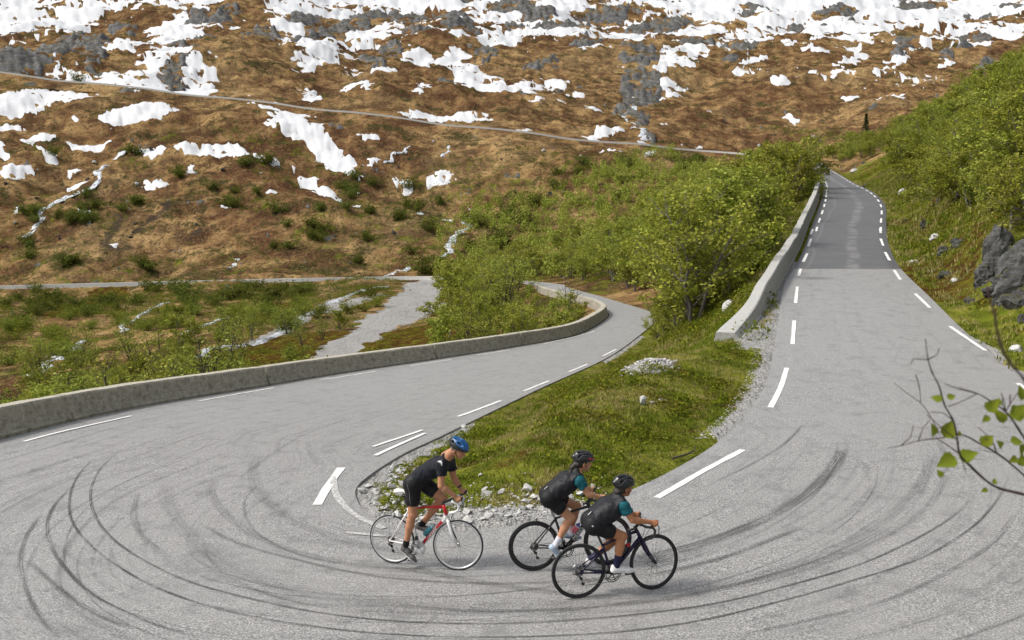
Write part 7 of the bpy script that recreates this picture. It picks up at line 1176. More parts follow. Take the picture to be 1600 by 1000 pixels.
# ================================================================== riders (bodies grown from distance fields, one closed surface each)
class Field:
    def __init__(s, lo, hi, h):
        s.lo = np.array(lo, np.float32); s.h = h; n = np.ceil((np.array(hi) - s.lo) / h).astype(int) + 1
        s.ax = [(s.lo[i] + np.arange(n[i]) * h).astype(np.float32) for i in range(3)]; s.d = np.full(n, .2, np.float32)
    def block(s, lo, hi):
        sl = []
        for i in range(3):
            a = int(max(0, math.floor((lo[i] - s.lo[i]) / s.h))); b = int(min(s.d.shape[i], math.ceil((hi[i] - s.lo[i]) / s.h) + 1))
            if b <= a: return None, None
            sl.append(slice(a, b))
        g = np.meshgrid(*[s.ax[i][sl[i]] for i in range(3)], indexing='ij'); return tuple(sl), np.stack(g, -1)
    def put(s, lo, hi, fn, k=.02, cuts=(), mode='add'):
        sl, P = s.block(np.array(lo) - .06, np.array(hi) + .06)
        if sl is None: return s
        d = fn(P)
        for p, n in cuts:
            n = np.array(n, float); n /= np.linalg.norm(n); d = np.maximum(d, (P - np.array(p, np.float32)) @ n.astype(np.float32))
        o = s.d[sl]
        if mode == 'add':
            h_ = np.maximum(k - np.abs(o - d), 0) / k; s.d[sl] = np.minimum(o, d) - h_ * h_ * k * .25
        else:
            d = -d; h_ = np.maximum(k - np.abs(o - d), 0) / k; s.d[sl] = np.maximum(o, d) + h_ * h_ * k * .25
        return s
    def cone(s, a, b, ra, rb, k=.02, cuts=(), mode='add', flat=None):
        a, b = np.array(a, np.float32), np.array(b, np.float32); r = max(ra, rb) + .02
        def fn(P):
            ab = b - a; q = P - a; t = np.clip((q @ ab) / (ab @ ab + 1e-9), 0, 1)[..., None]; w = q - ab * t
            if flat is not None:
                f = np.array(flat[0], np.float32); c_ = (w @ f)[..., None]; w = w + f * c_ * (1 / flat[1] - 1)
            return np.linalg.norm(w, axis=-1) - (ra + (rb - ra) * t[..., 0])
        return s.put(np.minimum(a, b) - r, np.maximum(a, b) + r, fn, k, cuts, mode)
    def ell(s, c, r, R=None, k=.02, cuts=(), mode='add'):
        c = np.array(c, np.float32); r = np.array(r, np.float32); Rm = np.eye(3, dtype=np.float32) if R is None else np.array(R, np.float32)
        def fn(P):
            q = (P - c) @ Rm; k0 = np.linalg.norm(q / r, axis=-1); k1 = np.linalg.norm(q / (r * r), axis=-1) + 1e-6; return k0 * (k0 - 1) / k1
        m = float(max(r)); return s.put(c - m, c + m, fn, k, cuts, mode)
    def clip(s, p, n):
        n = np.array(n, np.float32); n /= np.linalg.norm(n); g = np.meshgrid(*s.ax, indexing='ij'); s.d = np.maximum(s.d, (g[0] - p[0]) * n[0] + (g[1] - p[1]) * n[1] + (g[2] - p[2]) * n[2]); return s
    def wrinkle(s, amp, sc, seed):
        g = np.meshgrid(*s.ax, indexing='ij'); x, y, z = g
        s.d += amp * (vnoise(x * sc + z * sc * .4 + seed, y * sc * .5 + z * sc * 1.2, seed) + .5 * vnoise(x * sc * 2.3 - z * sc, y * sc * 1.5 + x * sc, seed + 3)).astype(np.float32); return s
    def mesh(s, name, mat, smooth_it=1):
        d = s.d; ins = d < 0; n = d.shape
        c8 = [ins[i:n[0]-1+i, j:n[1]-1+j, k:n[2]-1+k] for i in (0, 1) for j in (0, 1) for k in (0, 1)]
        sm = sum(c.astype(np.int8) for c in c8); act = (sm > 0) & (sm < 8); idx = np.full(act.shape, -1); idx[act] = np.arange(act.sum()); I = np.argwhere(act)
        acc = np.zeros((len(I), 3)); cnt = np.zeros(len(I))
        offs = [(i, j, k) for i in (0, 1) for j in (0, 1) for k in (0, 1)]
        for a in range(8):
            for b in range(a + 1, 8):
                if sum(abs(x - y) for x, y in zip(offs[a], offs[b])) != 1: continue
                ia = I + offs[a]; ib = I + offs[b]; da = d[tuple(ia.T)]; db = d[tuple(ib.T)]; m = (da < 0) != (db < 0)
                t = np.where(m, da / (da - db + 1e-12), 0)[:, None]; acc[m] += (ia + (ib - ia) * t)[m]; cnt[m] += 1
        V = s.lo + acc / cnt[:, None] * s.h; F = []
        for ax in range(3):
            o = [i for i in range(3) if i != ax]; e1 = np.zeros(3, int); e1[ax] = 1
            a = ins[tuple(slice(0, n[i] - (1 if i == ax else 0)) for i in range(3))]; b = ins[tuple(slice(1 if i == ax else 0, n[i]) for i in range(3))]
            E = np.argwhere(a != b); E = E[(E[:, o[0]] > 0) & (E[:, o[1]] > 0) & (E[:, o[0]] < n[o[0]] - 1) & (E[:, o[1]] < n[o[1]] - 1)]
            q = []
            for u, v in ((0, 0), (1, 0), (1, 1), (0, 1)):
                cidx = E.copy(); cidx[:, o[0]] -= u; cidx[:, o[1]] -= v; q.append(idx[tuple(cidx.T)])
            Q = np.stack(q, 1); fl = a[tuple(E.T)] ^ (ax == 1); Q[fl] = Q[fl][:, ::-1]; F.append(Q)
        F = np.concatenate(F); F = F[(F >= 0).all(1)][:, ::-1]
        for _ in range(smooth_it):
            S = np.zeros_like(V); c_ = np.zeros(len(V))
            for i in range(4):
                np.add.at(S, F[:, i], V[F[:, (i + 1) % 4]] + V[F[:, i - 1]]); np.add.at(c_, F[:, i], 2)
            V = V * .5 + .5 * S / np.maximum(c_, 1)[:, None]
        return mesh_np(name, V, F, [mat] if mat else [])
def m_skin(name, a, b):
    t = NT(name); P = t.coord('Object'); f = t.noise(P, 14., 4, .6); c = t.mix(f, a, b); c = t.mix(t.math('MULTIPLY', t.step(t.noise(P, 4., 3), .5, .75), .35), c, (b[0] * .85, b[1] * .6, b[2] * .55))
    return t.pbr(c, .52, t.bump(t.noise(P, 60., 3), .15, .004), 0., .35, {'Subsurface Weight': .08, 'Subsurface Radius': (.02, .008, .004), 'Subsurface Scale': .05})
def m_cloth(name, col, rough=.75, vary=.25, weave=220., bump=.25, spec=.25):
    t = NT(name); P = t.coord('Object'); f = t.noise(P, 9., 4, .6); c = t.mix(f, tuple(v * (1 - vary) for v in col), tuple(v * (1 + vary) for v in col))
    return t.pbr(c, rough, t.bump(t.math('ADD', t.noise(P, 22., 4, .6), t.math('MULTIPLY', t.noise(P, weave, 2), .3)), bump, .012), 0., spec)
SK1 = m_skin('tanned_skin', (.36, .165, .085), (.48, .235, .13)); SK2 = m_skin('light_tanned_skin', (.42, .20, .105), (.54, .275, .16)); SK3 = m_skin('brown_tanned_skin', (.33, .14, .065), (.45, .20, .10))
CL_NAVY = m_cloth('dark_navy_jersey', (.010, .011, .017)); CL_BLK = m_cloth('black_lycra', (.0075, .0075, .009), .6, bump=.15); CL_VEST = m_cloth('charcoal_vest', (.0095, .0095, .0125), .55, .3, bump=.4, spec=.3); CL_TEAL = m_cloth('teal_jersey', (.006, .085, .105), .7)
CL_WSOCK = m_cloth('white_sock', (.62, .62, .68)); CL_NSOCK = m_cloth('navy_sock', (.012, .014, .045)); CL_BSOCK = m_cloth('black_sock', (.012, .011, .011)); M_TAB = plain('reflective_tab', (.62, .62, .62), .4); M_PIPE = plain('grey_piping', (.16, .16, .17), .6)
SH_WHITE = plain('white_shoe', (.70, .69, .69), .4, vary=.08, scale=14); SH_BLUE = plain('pale_blue_shoe', (.36, .44, .56), .4, vary=.4, scale=16); SH_MIX = plain('black_and_grey_shoe', (.10, .095, .09), .5, vary=.95, scale=28); M_SOLE = plain('dark_sole', (.03, .03, .03), .7); M_SOLEW = plain('white_sole', (.62, .60, .58), .5)
M_HBLUE = plain('blue_helmet', (.012, .085, .24), .3, vary=.15); M_HBLK = plain('black_helmet', (.013, .013, .015), .3, vary=.3); M_HGREY = plain('grey_helmet_rib', (.10, .10, .11), .3); M_HAIRD = plain('dark_hair', (.016, .010, .007), .6, vary=.6, scale=60); M_HAIRG = plain('greying_hair', (.13, .11, .095), .7, vary=.5, scale=80)
M_EYEW = plain('eye', (.10, .08, .07), .3); M_STRAP = plain('strap', (.015, .015, .016), .7); M_REDM = plain('red_mark', (.62, .01, .05), .4); M_LENS = plain('dark_lens', (.01, .01, .012), .1)

def v(*a): return np.array(a, float)
def lerp(a, b, t): return np.asarray(a, float) * (1 - t) + np.asarray(b, float) * t
def steer_pt(st, p):
    HT, HB = np.array(st['head_top']), np.array(st['head_bot']); u = (HT - HB) / np.linalg.norm(HT - HB); T = Matrix.Translation((HB[0], 0, HB[1]))
    return np.array(T @ Matrix.Rotation(math.radians(st['steer']), 4, Vector((u[0], 0, u[1]))) @ T.inverted() @ Vector(p))
def rotm(yaw, pitch):            # columns: head forward, left, up
    return np.array(Matrix.Rotation(yaw, 3, 'Z') @ Matrix.Rotation(pitch, 3, 'Y'))

def make_rider(BKF, st, J, label, o):
    P0, ax = BKF; root = empty('person'); root.matrix_world = Matrix(((ax[0][0], ax[1][0], ax[2][0], P0[0]), (ax[0][1], ax[1][1], ax[2][1], P0[1]), (ax[0][2], ax[1][2], ax[2][2], P0[2]), (0, 0, 0, 1)))
    tag(root, label, 'person', 'cyclists riding through the bend')
    g = o.get('girth', 1.); S = ((-1, 'R'), (1, 'L')); B = {k: np.array(q, float) for k, q in J.items()}
    xb, zb = st['bar']
    for s, n in S:
        B['hd' + n] = steer_pt(st, (xb + .088, s * .2, zb + .036)); B['tip' + n] = steer_pt(st, (xb + .135, s * .198, zb + .055))
        B['wr' + n] = B['hd' + n] + (B['el' + n] - B['hd' + n]) / np.linalg.norm(B['el' + n] - B['hd' + n]) * .075 + v(0, 0, .012)
    pel, wai, che, c7 = B['pel'], B['wai'], B['che'], B['c7']; sp = (c7 - pel) / np.linalg.norm(c7 - pel); back = np.cross(v(0, 1, 0), sp); back = back if back[2] > 0 else -back
    def torso(F, inf=0., k=.035, cuts=()):
        for s, n in S:
            yo = v(0, s, 0)
            F.cone(pel + yo * .062 * g, wai + yo * .05 * g - back * .005, .108 * g + inf, .092 * g + inf, k, cuts)
            F.cone(wai + yo * .05 * g - back * .005, che + yo * .07 * g - back * .02, .095 * g + inf, .108 * g + inf, k, cuts)
            F.cone(che + yo * .07 * g - back * .02, lerp(B['sh' + n], c7, .35) - sp * .03 - back * .025, .108 * g + inf, .072 * g + inf, k, cuts)
            F.cone(lerp(B['sh' + n], c7, .75) - back * .02, B['sh' + n], .066 * g + inf, .056 * g + inf, k, cuts)
    def glutes(F, inf=0., cuts=()):
        for s, n in S: F.ell(B['hip' + n] + v(-.022, s * .0, .006), (.106 * g + inf, .094 * g + inf, .108 * g + inf), None, .06, cuts)
    def thigh(F, n, inf=0., k=.04, cuts=()):
        a, b = B['hip' + n], B['kn' + n]; F.cone(a, lerp(a, b, .45), .098 * g + inf, .083 * g + inf, k, cuts); F.cone(lerp(a, b, .45), b, .083 * g + inf, .056 * g + inf, k, cuts)
    def upper_arm(F, n, inf=0., k=.025, cuts=()):
        a, b = B['sh' + n], B['el' + n]; F.ell(lerp(a, b, .12), np.full(3, .060 * g + inf), None, k, cuts); F.cone(a, lerp(a, b, .4), .053 * g + inf, .050 * g + inf, k, cuts); F.cone(lerp(a, b, .4), b, .050 * g + inf, .039 * g + inf, k, cuts)
    HR = rotm(*o['head']); hc = B['head']; fwd, lf, up = HR[:, 0], HR[:, 1], HR[:, 2]
    allp = np.array(list(B.values())); lo, hi = allp.min(0) - .2, allp.max(0) + .2; lo[2] = max(lo[2], .02)
    # ---------------- body
    F = Field(lo, hi, .0068); torso(F); glutes(F)
    for s, n in S:
        thigh(F, n); kn, an = B['kn' + n], B['an' + n]; ld = (an - kn) / np.linalg.norm(an - kn); bk = np.cross(v(0, 1, 0), ld); bk = bk if bk[0] < 0 else -bk
        F.ell(kn - bk * .008, np.full(3, .056 * g), None, .02); F.cone(kn, lerp(kn, an, .38), .050 * g, .051 * g, .02); F.cone(lerp(kn, an, .2) + bk * .022, lerp(kn, an, .5) + bk * .016, .042 * g, .036 * g, .03); F.cone(lerp(kn, an, .38), an, .050 * g, .034 * g, .025)
        F.cone(an, lerp(B['heel' + n], B['ball' + n], .15) + v(0, 0, .03), .034 * g, .024, .02); F.cone(lerp(B['heel' + n], B['ball' + n], .15) + v(0, 0, .03), B['ball' + n] + v(0, 0, .024), .022, .020, .02)
        upper_arm(F, n); el, wr, hd, tip = B['el' + n], B['wr' + n], B['hd' + n], B['tip' + n]
        F.cone(el, lerp(el, wr, .3), .038 * g, .042 * g, .015); F.cone(lerp(el, wr, .3), wr, .042 * g, .027 * g, .02)
        fdir = (tip - hd) / np.linalg.norm(tip - hd); out_ = v(0, s, 0)
        palm = hd + v(-.012, 0, .012); F.cone(wr, palm, .026 * g, .030, .015); F.cone(palm + out_ * .008, palm + fdir * .045 + v(0, 0, .004) + out_ * .008, .028, .023, .015, flat=(v(0, 0, 1), .75))
        for i in range(4):                                      # fingers curl over the outside of the hood, unequal lengths
            r0 = palm + fdir * (.052 - .019 * i) + out_ * .022 + v(0, 0, .006 - .002 * i); ln = (.9, 1., .96, .78)[i]
            m1 = r0 + out_ * .017 * ln + v(.006, 0, -.018 * ln); m2 = m1 + v(.004, 0, -.024 * ln) - out_ * .004; m3 = m2 - out_ * .014 * ln + v(-.004, 0, -.010 * ln)
            F.cone(r0 - out_ * .014, m1, .0095, .0092, .006); F.cone(m1, m2, .0092, .0086, .004); F.cone(m2, m3, .0086, .0075, .004)
        t0 = palm - out_ * .014 + v(-.004, 0, -.002); t1 = t0 - out_ * .016 + fdir * .02 + v(0, 0, -.010); t2 = t1 + fdir * .022 + v(0, 0, -.014) - out_ * .002
        F.cone(t0, t1, .0125, .0108, .008); F.cone(t1, t2, .0105, .0085, .004)
    F.cone(c7 - sp * .03, hc - up * .035 - fwd * .025, .062 * g, .053 * g, .03)
    F.ell(hc, (.098, .076, .100), HR, .02); F.ell(hc + fwd * .035 - up * .065, (.062, .054, .062), HR, .03); F.ell(hc + fwd * .066 - up * .105, (.026, .026, .020), HR, .02)
    F.cone(hc + fwd * .094 - up * .012, hc + fwd * .117 - up * .044, .010, .014, .012); F.ell(hc + fwd * .093 - up * .076, (.012, .024, .010), HR, .01); F.cone(hc + fwd * .088 + lf * .03 + up * .012, hc + fwd * .088 - lf * .03 + up * .012, .012, .012, .015)
    for s, n in S:
        F.ell(hc + lf * s * .078 - fwd * .012 - up * .035, (.018, .009, .030), HR, .008); F.ell(hc + fwd * .088 + lf * s * .031 - up * .012, (.012, .013, .010), HR, .008, mode='sub')
        F.ell(hc + fwd * .062 + lf * s * .042 - up * .045, (.028, .022, .025), HR, .02)
    ob('body', F.mesh('body', o['skin'], 1), root)
    for s, n in S:
        m = MB(); m.lathe([(.001, -.009), (.0065, -.0065), (.009, 0), (.0065, .0065), (.001, .009)], hc + fwd * .0785 + lf * s * .030 - up * .012, 10); m.build('eye', M_EYEW, root)
    # ---------------- shorts
    F = Field(lo, hi, .009); cutw = (wai + sp * .045, sp)
    for s, n in S:
        yo = v(0, s, 0); F.cone(pel + yo * .062 * g, wai + yo * .05 * g + sp * .05, .117 * g, .101 * g, .035, (cutw,))
    glutes(F, .009)
    for s, n in S:
        a, b = B['hip' + n], B['kn' + n]; thigh(F, n, .0095, .04, ((lerp(a, b, o['short_len']), b - a),))
    F.wrinkle(.0016, 26., 5); shorts = ob('shorts', F.mesh('shorts', CL_BLK, 1), root)
    # ---------------- jersey (and vest over it)
    F = Field(lo, hi, .009); hem = pel + sp * o['hem']; hemn = -sp + back * o.get('hem_tilt', 0)
    neck = (c7 + sp * .020 - back * .0, sp * .9 + v(.3, 0, .1)); vest = o.get('vest')
    torso(F, .013 if not vest else .005, .035, ((hem, hemn), neck))
    for s, n in S:
        a, b = B['sh' + n], B['el' + n]; upper_arm(F, n, .012, .03, ((lerp(a, b, o['sleeve']), b - a),))
    F.wrinkle(.0060, 19., 9); jersey = ob('jersey', F.mesh('jersey', o['jersey'], 1), root)
    if vest:
        F = Field(lo, hi, .009); cuts = [(pel + sp * o['vest_hem'], -sp + back * o.get('vest_tilt', 0)), (c7 + sp * .030, sp * .9 + v(.35, 0, .1))]
        torso(F, .0205, .05, cuts)
        for s, n in S:
            yo = v(0, s, 0); F.cone(pel + yo * .066 * g + sp * .02 - back * .010, wai + yo * .056 * g - back * .032, .104 * g, .099 * g, .06, cuts); F.cone(wai + yo * .054 * g - back * .032, che + yo * .062 * g - back * .045, .099 * g, .097 * g, .06, cuts)
        F.cone(lerp(c7, hc, -.12), lerp(c7, hc, .24), .084 * g, .070 * g, .03, [(lerp(c7, hc, .27), hc - c7)])
        for s, n in S:                                          # arm holes: a plane that leans in towards the collar
            a, b = B['sh' + n], B['el' + n]; p0 = a + v(0, s * .004, 0); F.put(p0 - .17, p0 + .17, lambda P, p0=p0, s=s, ad=(b - a) / np.linalg.norm(b - a): np.maximum(np.linalg.norm(P - (p0 + v(0, s * .045, 0) + ad * .03).astype(np.float32), axis=-1) - .098 * g, -.5), .015, mode='sub')
        F.wrinkle(.0048, 21., 21); vo = ob('vest', F.mesh('vest', CL_VEST, 1), root)
        # reflective tab at the hem of the back
        c_ = pel + sp * (o['vest_hem'] + .03) + back * (.135 * g + .005); m = MB(); Rm = np.stack([v(0, 1, 0), sp, back], 1); m.box(c_ + v(0, -.045, -.006), (.012, .062, .004), Rm); m.build('reflective_tab', M_TAB, vo)
    # ---------------- socks and shoes
    for s, n in S:
        an, he, ba = B['an' + n], B['heel' + n], B['ball' + n]; kn = B['kn' + n]; fd = (ba - he) / np.linalg.norm(ba - he); upf = np.cross(fd, v(0, 1, 0)); upf = upf if upf[2] > 0 else -upf
        l2, h2 = np.minimum(np.minimum(an, he), ba) - .13, np.maximum(np.maximum(an, he), ba) + .17
        F = Field(l2, h2, .006); top = lerp(an, kn, o['sock_len']); F.cone(lerp(an, kn, .6), an, .052 * g, .040 * g, .02, ((top, kn - an),)); F.cone(an, he + upf * .03, .040 * g, .034, .02); ob('sock', F.mesh('sock', o['sock'], 1), root)
        toe = ba + fd * .075; F = Field(l2, h2 + fd * .05, .0055); cut = [(he - upf * .004, -upf)]; op = an + upf * -.008
        F.cone(he + upf * .028 + fd * .01, ba + upf * .022, .036, .043, .02, cut, flat=(upf, .8)); F.cone(ba + upf * .022, toe - fd * .02 + upf * .016, .042, .031, .02, cut, flat=(upf, .72)); F.cone(he + upf * .045 + fd * .012, lerp(an, ba, .45) + upf * .0, .036, .036, .03, cut); F.cone(he + upf * .024 - fd * .012, he + upf * .062 - fd * .008, .036, .034, .02, cut); F.ell(an - upf * .035, (.045, .042, .045), None, .02, cut)
        F.cone(op, op + (an - he) / np.linalg.norm(an - he) * .06, .038, .05, .01, mode='sub'); sh = ob('shoe', F.mesh('shoe', o['shoe'], 1), root)
        F = Field(l2, h2 + fd * .05, .0055); cut = [(he + upf * .006, upf)]; F.cone(he + upf * .004 + fd * .01, ba + upf * .0, .037, .044, .02, cut, flat=(upf, .30)); F.cone(ba, toe - fd * .02 + upf * .002, .043, .032, .02, cut, flat=(upf, .30)); ob('sole', F.mesh('sole', o['sole'], 1), sh)
        m = MB()
        for q in (.35, .55, .75):
            c_ = lerp(he, ba, q) + upf * (.062 - .02 * q) ; m.tube([c_ - v(0, s * -.034, 0) - upf * .012, c_ + upf * .012, c_ + v(0, s * -.034, 0) - upf * .012], .005, 5)
        m.build('shoe_strap', o['strap'], sh)
    # ---------------- helmet
    he_c = hc + up * .030; pit = np.array(Matrix.Rotation(o.get('helm_pitch', .05), 3, Vector(lf))); R2_ = pit @ HR; f2, l2_, u2 = R2_[:, 0], R2_[:, 1], R2_[:, 2]
    def shell(inf=0., cuts=()):
        F = Field(he_c - .19, he_c + .19, .0048); F.ell(he_c, (.142 + inf, .104 + inf, .108 + inf), R2_, .01, cuts); F.cone(he_c - f2 * .10 + u2 * .028, he_c - f2 * .142 + u2 * .012, .055 + inf, .022 + inf, .04, cuts)
        F.ell(hc, (.108, .086, .112), HR, .006, mode='sub'); F.put(he_c - .2, he_c + .2, lambda P: -((P - (he_c - u2 * .012).astype(np.float32)) @ (u2 + f2 * .12).astype(np.float32)) - 0, .004, mode='sub') if False else None
        F.clip(he_c - u2 * .022 + f2 * .0, -(u2 * 1. - f2 * .12))
        return F
    def vents(F, off=0.):
        for row, yy in enumerate((0., .036, .070)):
            for s in ((1,) if yy == 0 else (1, -1)):
                for xx, L_ in ((.055, .060), (-.055, .055)) if row < 2 else ((.02, .05), (-.07, .035)):
                    c_ = he_c + f2 * xx + l2_ * s * yy + u2 * (.100 - 2.2 * xx * xx * 3 - yy * yy * 7.2); F.ell(c_, (L_, .0105 if row < 2 else .014, .05 if row < 2 else .02), R2_, .006, mode='sub')
        return F
    hm = empty('helmet', parent=root)
    if o['helmet'] == 'blue':
        F = vents(shell()); F.clip(he_c + u2 * .040 - f2 * .005, -(u2 + f2 * .18)); ob('helmet_shell', F.mesh('helmet_shell', M_HBLUE, 1), hm)
        F = vents(shell(-.0005)); F.clip(he_c + u2 * .0385 - f2 * .005, (u2 + f2 * .18)); ob('helmet_rim', F.mesh('helmet_rim', M_HBLK, 1), hm)
    else:
        ob('helmet_shell', vents(shell()).mesh('helmet_shell', M_HBLK, 1), hm)
        m = MB()
        for s in (1, -1):
            for yy in (.019, .054, .084):
                q = []
                for a in np.linspace(-1.05, 1.0, 14):
                    x_ = math.sin(a) * .143; zz = math.sqrt(max(0, 1 - (x_ / .145)**2 - (yy / .107)**2)) * .109; q.append(he_c + f2 * x_ + l2_ * s * yy + u2 * zz)
                m.tube(q, .0032 if o['helmet'] == 'rib' else .0042, 5)
        m.build('helmet_ribs', M_HGREY, hm)
        if o['helmet'] == 'red':
            m = MB(); q = [he_c + f2 * x_ - l2_ * .100 * math.sqrt(1 - (x_ / .15)**2) + u2 * .028 for x_ in (.03, .06, .09, .11)]; m.tube(q, .0085, 6, squash=(1, .5)); m.build('red_mark', M_REDM, hm)
    m = MB()
    for s in (-1, 1):
        ch = hc + fwd * .045 - up * .118
        m.tube([he_c + f2 * .05 + l2_ * s * .088 - u2 * .02, hc + fwd * .022 + lf * s * .080 - up * .055, ch + lf * s * .03, ch], .004, 5, squash=(1, .5)); m.tube([he_c - f2 * .05 + l2_ * s * .086 - u2 * .02, hc + fwd * .018 + lf * s * .080 - up * .055], .004, 5)
    m.build('chin_strap', M_STRAP, hm)
    # ---------------- hair
    F = Field(hc - .32, hc + .2, .006); F.ell(hc - fwd * .006, (.103, .0805, .104), HR, .02, ((hc + fwd * .012 - up * .03, fwd * .9 - up * .45), (hc - up * .075, -up)))
    if o['hair'] == 'tail':
        q = [hc - fwd * .095 - up * .045, hc - fwd * .135 - up * .10, hc - fwd * .155 - up * .17 - lf * .01, hc - fwd * .165 - up * .25 - lf * .015]
        for a, b, r0, r1 in zip(q[:-1], q[1:], (.034, .036, .026), (.036, .026, .008)): F.cone(a, b, r0, r1, .015)
        F.ell(hc - fwd * .07 - up * .05, (.05, .06, .05), HR, .03)
    if o['hair'] == 'bun': F.ell(hc - fwd * .095 - up * .065, (.045, .05, .04), HR, .02); F.ell(hc - fwd * .06 - up * .06, (.05, .064, .045), HR, .03)
    F.wrinkle(.003, 45., 2); ob('hair', F.mesh('hair', o['hair_mat'], 1), root)
    # ---------------- small things worn
    return root, B, dict(sp=sp, back=back, hc=hc, fwd=fwd, lf=lf, up=up, jersey=jersey, shorts=shorts)

J1 = dict(pel=(.415, 0, 1.165), wai=(.515, 0, 1.275), che=(.675, 0, 1.385), c7=(.868, 0, 1.545), head=(1.035, 0, 1.645), shR=(.872, -.178, 1.475), shL=(.815, .182, 1.43), elR=(.868, -.228, 1.195), elL=(.86, .215, 1.165),
          hipR=(.400, -.09, 1.135), hipL=(.430, .09, 1.140), knR=(.385, -.112, .745), knL=(.725, .115, .915), anR=(.262, -.112, .325), anL=(.400, .112, .535), heelR=(.212, -.112, .228), ballR=(.335, -.112, .135), heelL=(.345, .112, .470), ballL=(.485, .112, .438))
r1, B1, X1 = make_rider(BK[0], STY1, J1, 'person in a blue helmet, dark jersey and black shorts standing on the pedals', dict(skin=SK1, short_len=.68, hem=.02, hem_tilt=.2, sleeve=.52, jersey=CL_NAVY, sock=CL_BSOCK, sock_len=.14, shoe=SH_MIX, sole=M_SOLEW, strap=M_TAB, head=(math.radians(-4), math.radians(24)), helmet='blue', hair='short', hair_mat=M_HAIRG, helm_pitch=.10, girth=1.02))
J2 = dict(pel=(.222, 0, .995), wai=(.315, 0, 1.085), che=(.44, 0, 1.175), c7=(.585, 0, 1.30), head=(.678, 0, 1.425), shR=(.578, -.158, 1.232), shL=(.595, .158, 1.222), elR=(.695, -.20, 1.04), elL=(.70, .19, 1.04),
          hipR=(.215, -.085, .975), hipL=(.235, .085, .98), knR=(.475, -.108, .715), knL=(.605, .108, .785), anR=(.262, -.112, .365), anL=(.495, .112, .430), heelR=(.197, -.112, .315), ballR=(.272, -.112, .215), heelL=(.435, .112, .375), ballL=(.570, .112, .352))
r2, B2, X2 = make_rider(BK[1], STY2, J2, 'person with a long ponytail and white socks in a dark vest over teal sleeves', dict(skin=SK2, short_len=.58, hem=-.02, sleeve=.55, jersey=CL_TEAL, vest=True, vest_hem=.015, vest_tilt=.55, sock=CL_WSOCK, sock_len=.30, shoe=SH_BLUE, sole=M_SOLEW, strap=M_TAB, head=(math.radians(8), math.radians(10)), helmet='red', hair='tail', hair_mat=M_HAIRD, girth=.93))
J3 = dict(pel=(.185, 0, .925), wai=(.268, 0, 1.010), che=(.375, 0, 1.085), c7=(.500, 0, 1.212), head=(.580, 0, 1.330), shR=(.515, -.158, 1.145), shL=(.545, .158, 1.128), elR=(.605, -.212, .975), elL=(.645, .20, .955),
          hipR=(.185, -.085, .905), hipL=(.200, .085, .91), knR=(.518, -.108, .750), knL=(.520, .108, .635), anR=(.435, -.112, .392), anL=(.190, .112, .420), heelR=(.405, -.112, .318), ballR=(.580, -.112, .303), heelL=(.150, .112, .362), ballL=(.252, .112, .282))
r3, B3, X3 = make_rider(BK[2], STY3, J3, 'person with navy socks and white shoes in a dark vest over teal sleeves', dict(skin=SK3, short_len=.66, hem=-.02, sleeve=.55, jersey=CL_TEAL, vest=True, vest_hem=.02, vest_tilt=.6, sock=CL_NSOCK, sock_len=.36, shoe=SH_WHITE, sole=M_SOLEW, strap=M_TAB, head=(math.radians(16), math.radians(6)), helmet='rib', hair='bun', hair_mat=M_HAIRD, girth=.95))
# watch on the far wrist of the first rider, white emblem on his shoulder, piping down the thigh
m = MB(); w_ = lerp(B1['wrL'], B1['elL'], .12); d_ = (B1['elL'] - B1['wrL']); d_ /= np.linalg.norm(d_); m.tube([w_ - d_ * .012, w_ + d_ * .012], .035, 14); m.build('watch', M_BLK, r1)
def on_surface(o, p, d):
    """first hit on a mesh object from p along d, in its own coordinates"""
    ok, loc, nor, _ = o.closest_point_on_mesh(Vector(p)); return np.array(loc), np.array(nor)
def patch(name, parent, shapes, c, xa, ya, mat, lift=.003):
    """flat print: polygons in (x, y) laid on the cloth"""
    V, F = [], []
    for pl in shapes:
        F.append(tuple(range(len(V), len(V) + len(pl))))
        for x, y in pl:
            q, n = on_surface(parent, c + xa * x + ya * y, None); V.append(q + n * lift)
    me = bpy.data.meshes.new(name); me.from_pydata([tuple(q) for q in V], [], F); me.materials.append(mat); me.update(); return ob(name, me, parent)
c_ = B1['shR'] + v(.005, -.07, .03); q, n = on_surface(X1['jersey'], c_, None); xa = v(1, 0, 0); xa -= n * (xa @ n); xa /= np.linalg.norm(xa); ya = np.cross(n, xa); ya = ya if ya[2] > 0 else -ya
patch('emblem', X1['jersey'], [[(-.045, .022), (.0, .034), (.012, .026), (-.012, .010)], [(-.020, .012), (.002, .026), (.022, .024), (.006, .004)], [(.012, .020), (.034, .010), (.030, -.010), (.018, -.004)], [(-.012, .006), (.020, -.002), (.034, -.014), (.018, -.014)], [(.016, -.016), (.034, -.016), (.036, -.036), (.024, -.034)], [(.012, .048), (.022, .050), (.022, .040), (.013, .040)]], q, xa, ya, M_TAB)
m = MB(); pts = []
for t_ in np.linspace(.0, .66, 12):
    a, b = B1['hipR'], B1['knR']; q, n = on_surface(X1['shorts'], lerp(a, b, t_) + v(.02 - .05 * (1 - t_) ** 3, -.15, .05 * (1 - t_) ** 3), None); pts.append(q + n * .001)
m.tube(pts, .0032, 5); m.build('piping', M_PIPE, X1['shorts'])
q, n = on_surface(X1['jersey'], B1['pel'] + v(-.02, -.16, .08), None); m = MB(); m.tube([on_surface(X1['jersey'], B1['pel'] + v(-.06 + .03 * i, -.13 - .01 * i, .13 - .022 * i), None)[0] for i in range(4)], .004, 5); m.build('reflective_strip', M_PIPE, X1['jersey'])
q, n = on_surface(X3['shorts'], B3['hipR'] + v(-.07, -.12, .04), None); m = MB(); m.box(q, (.018, .012, .012)); m.build('emblem', M_TAB, X3['shorts'])
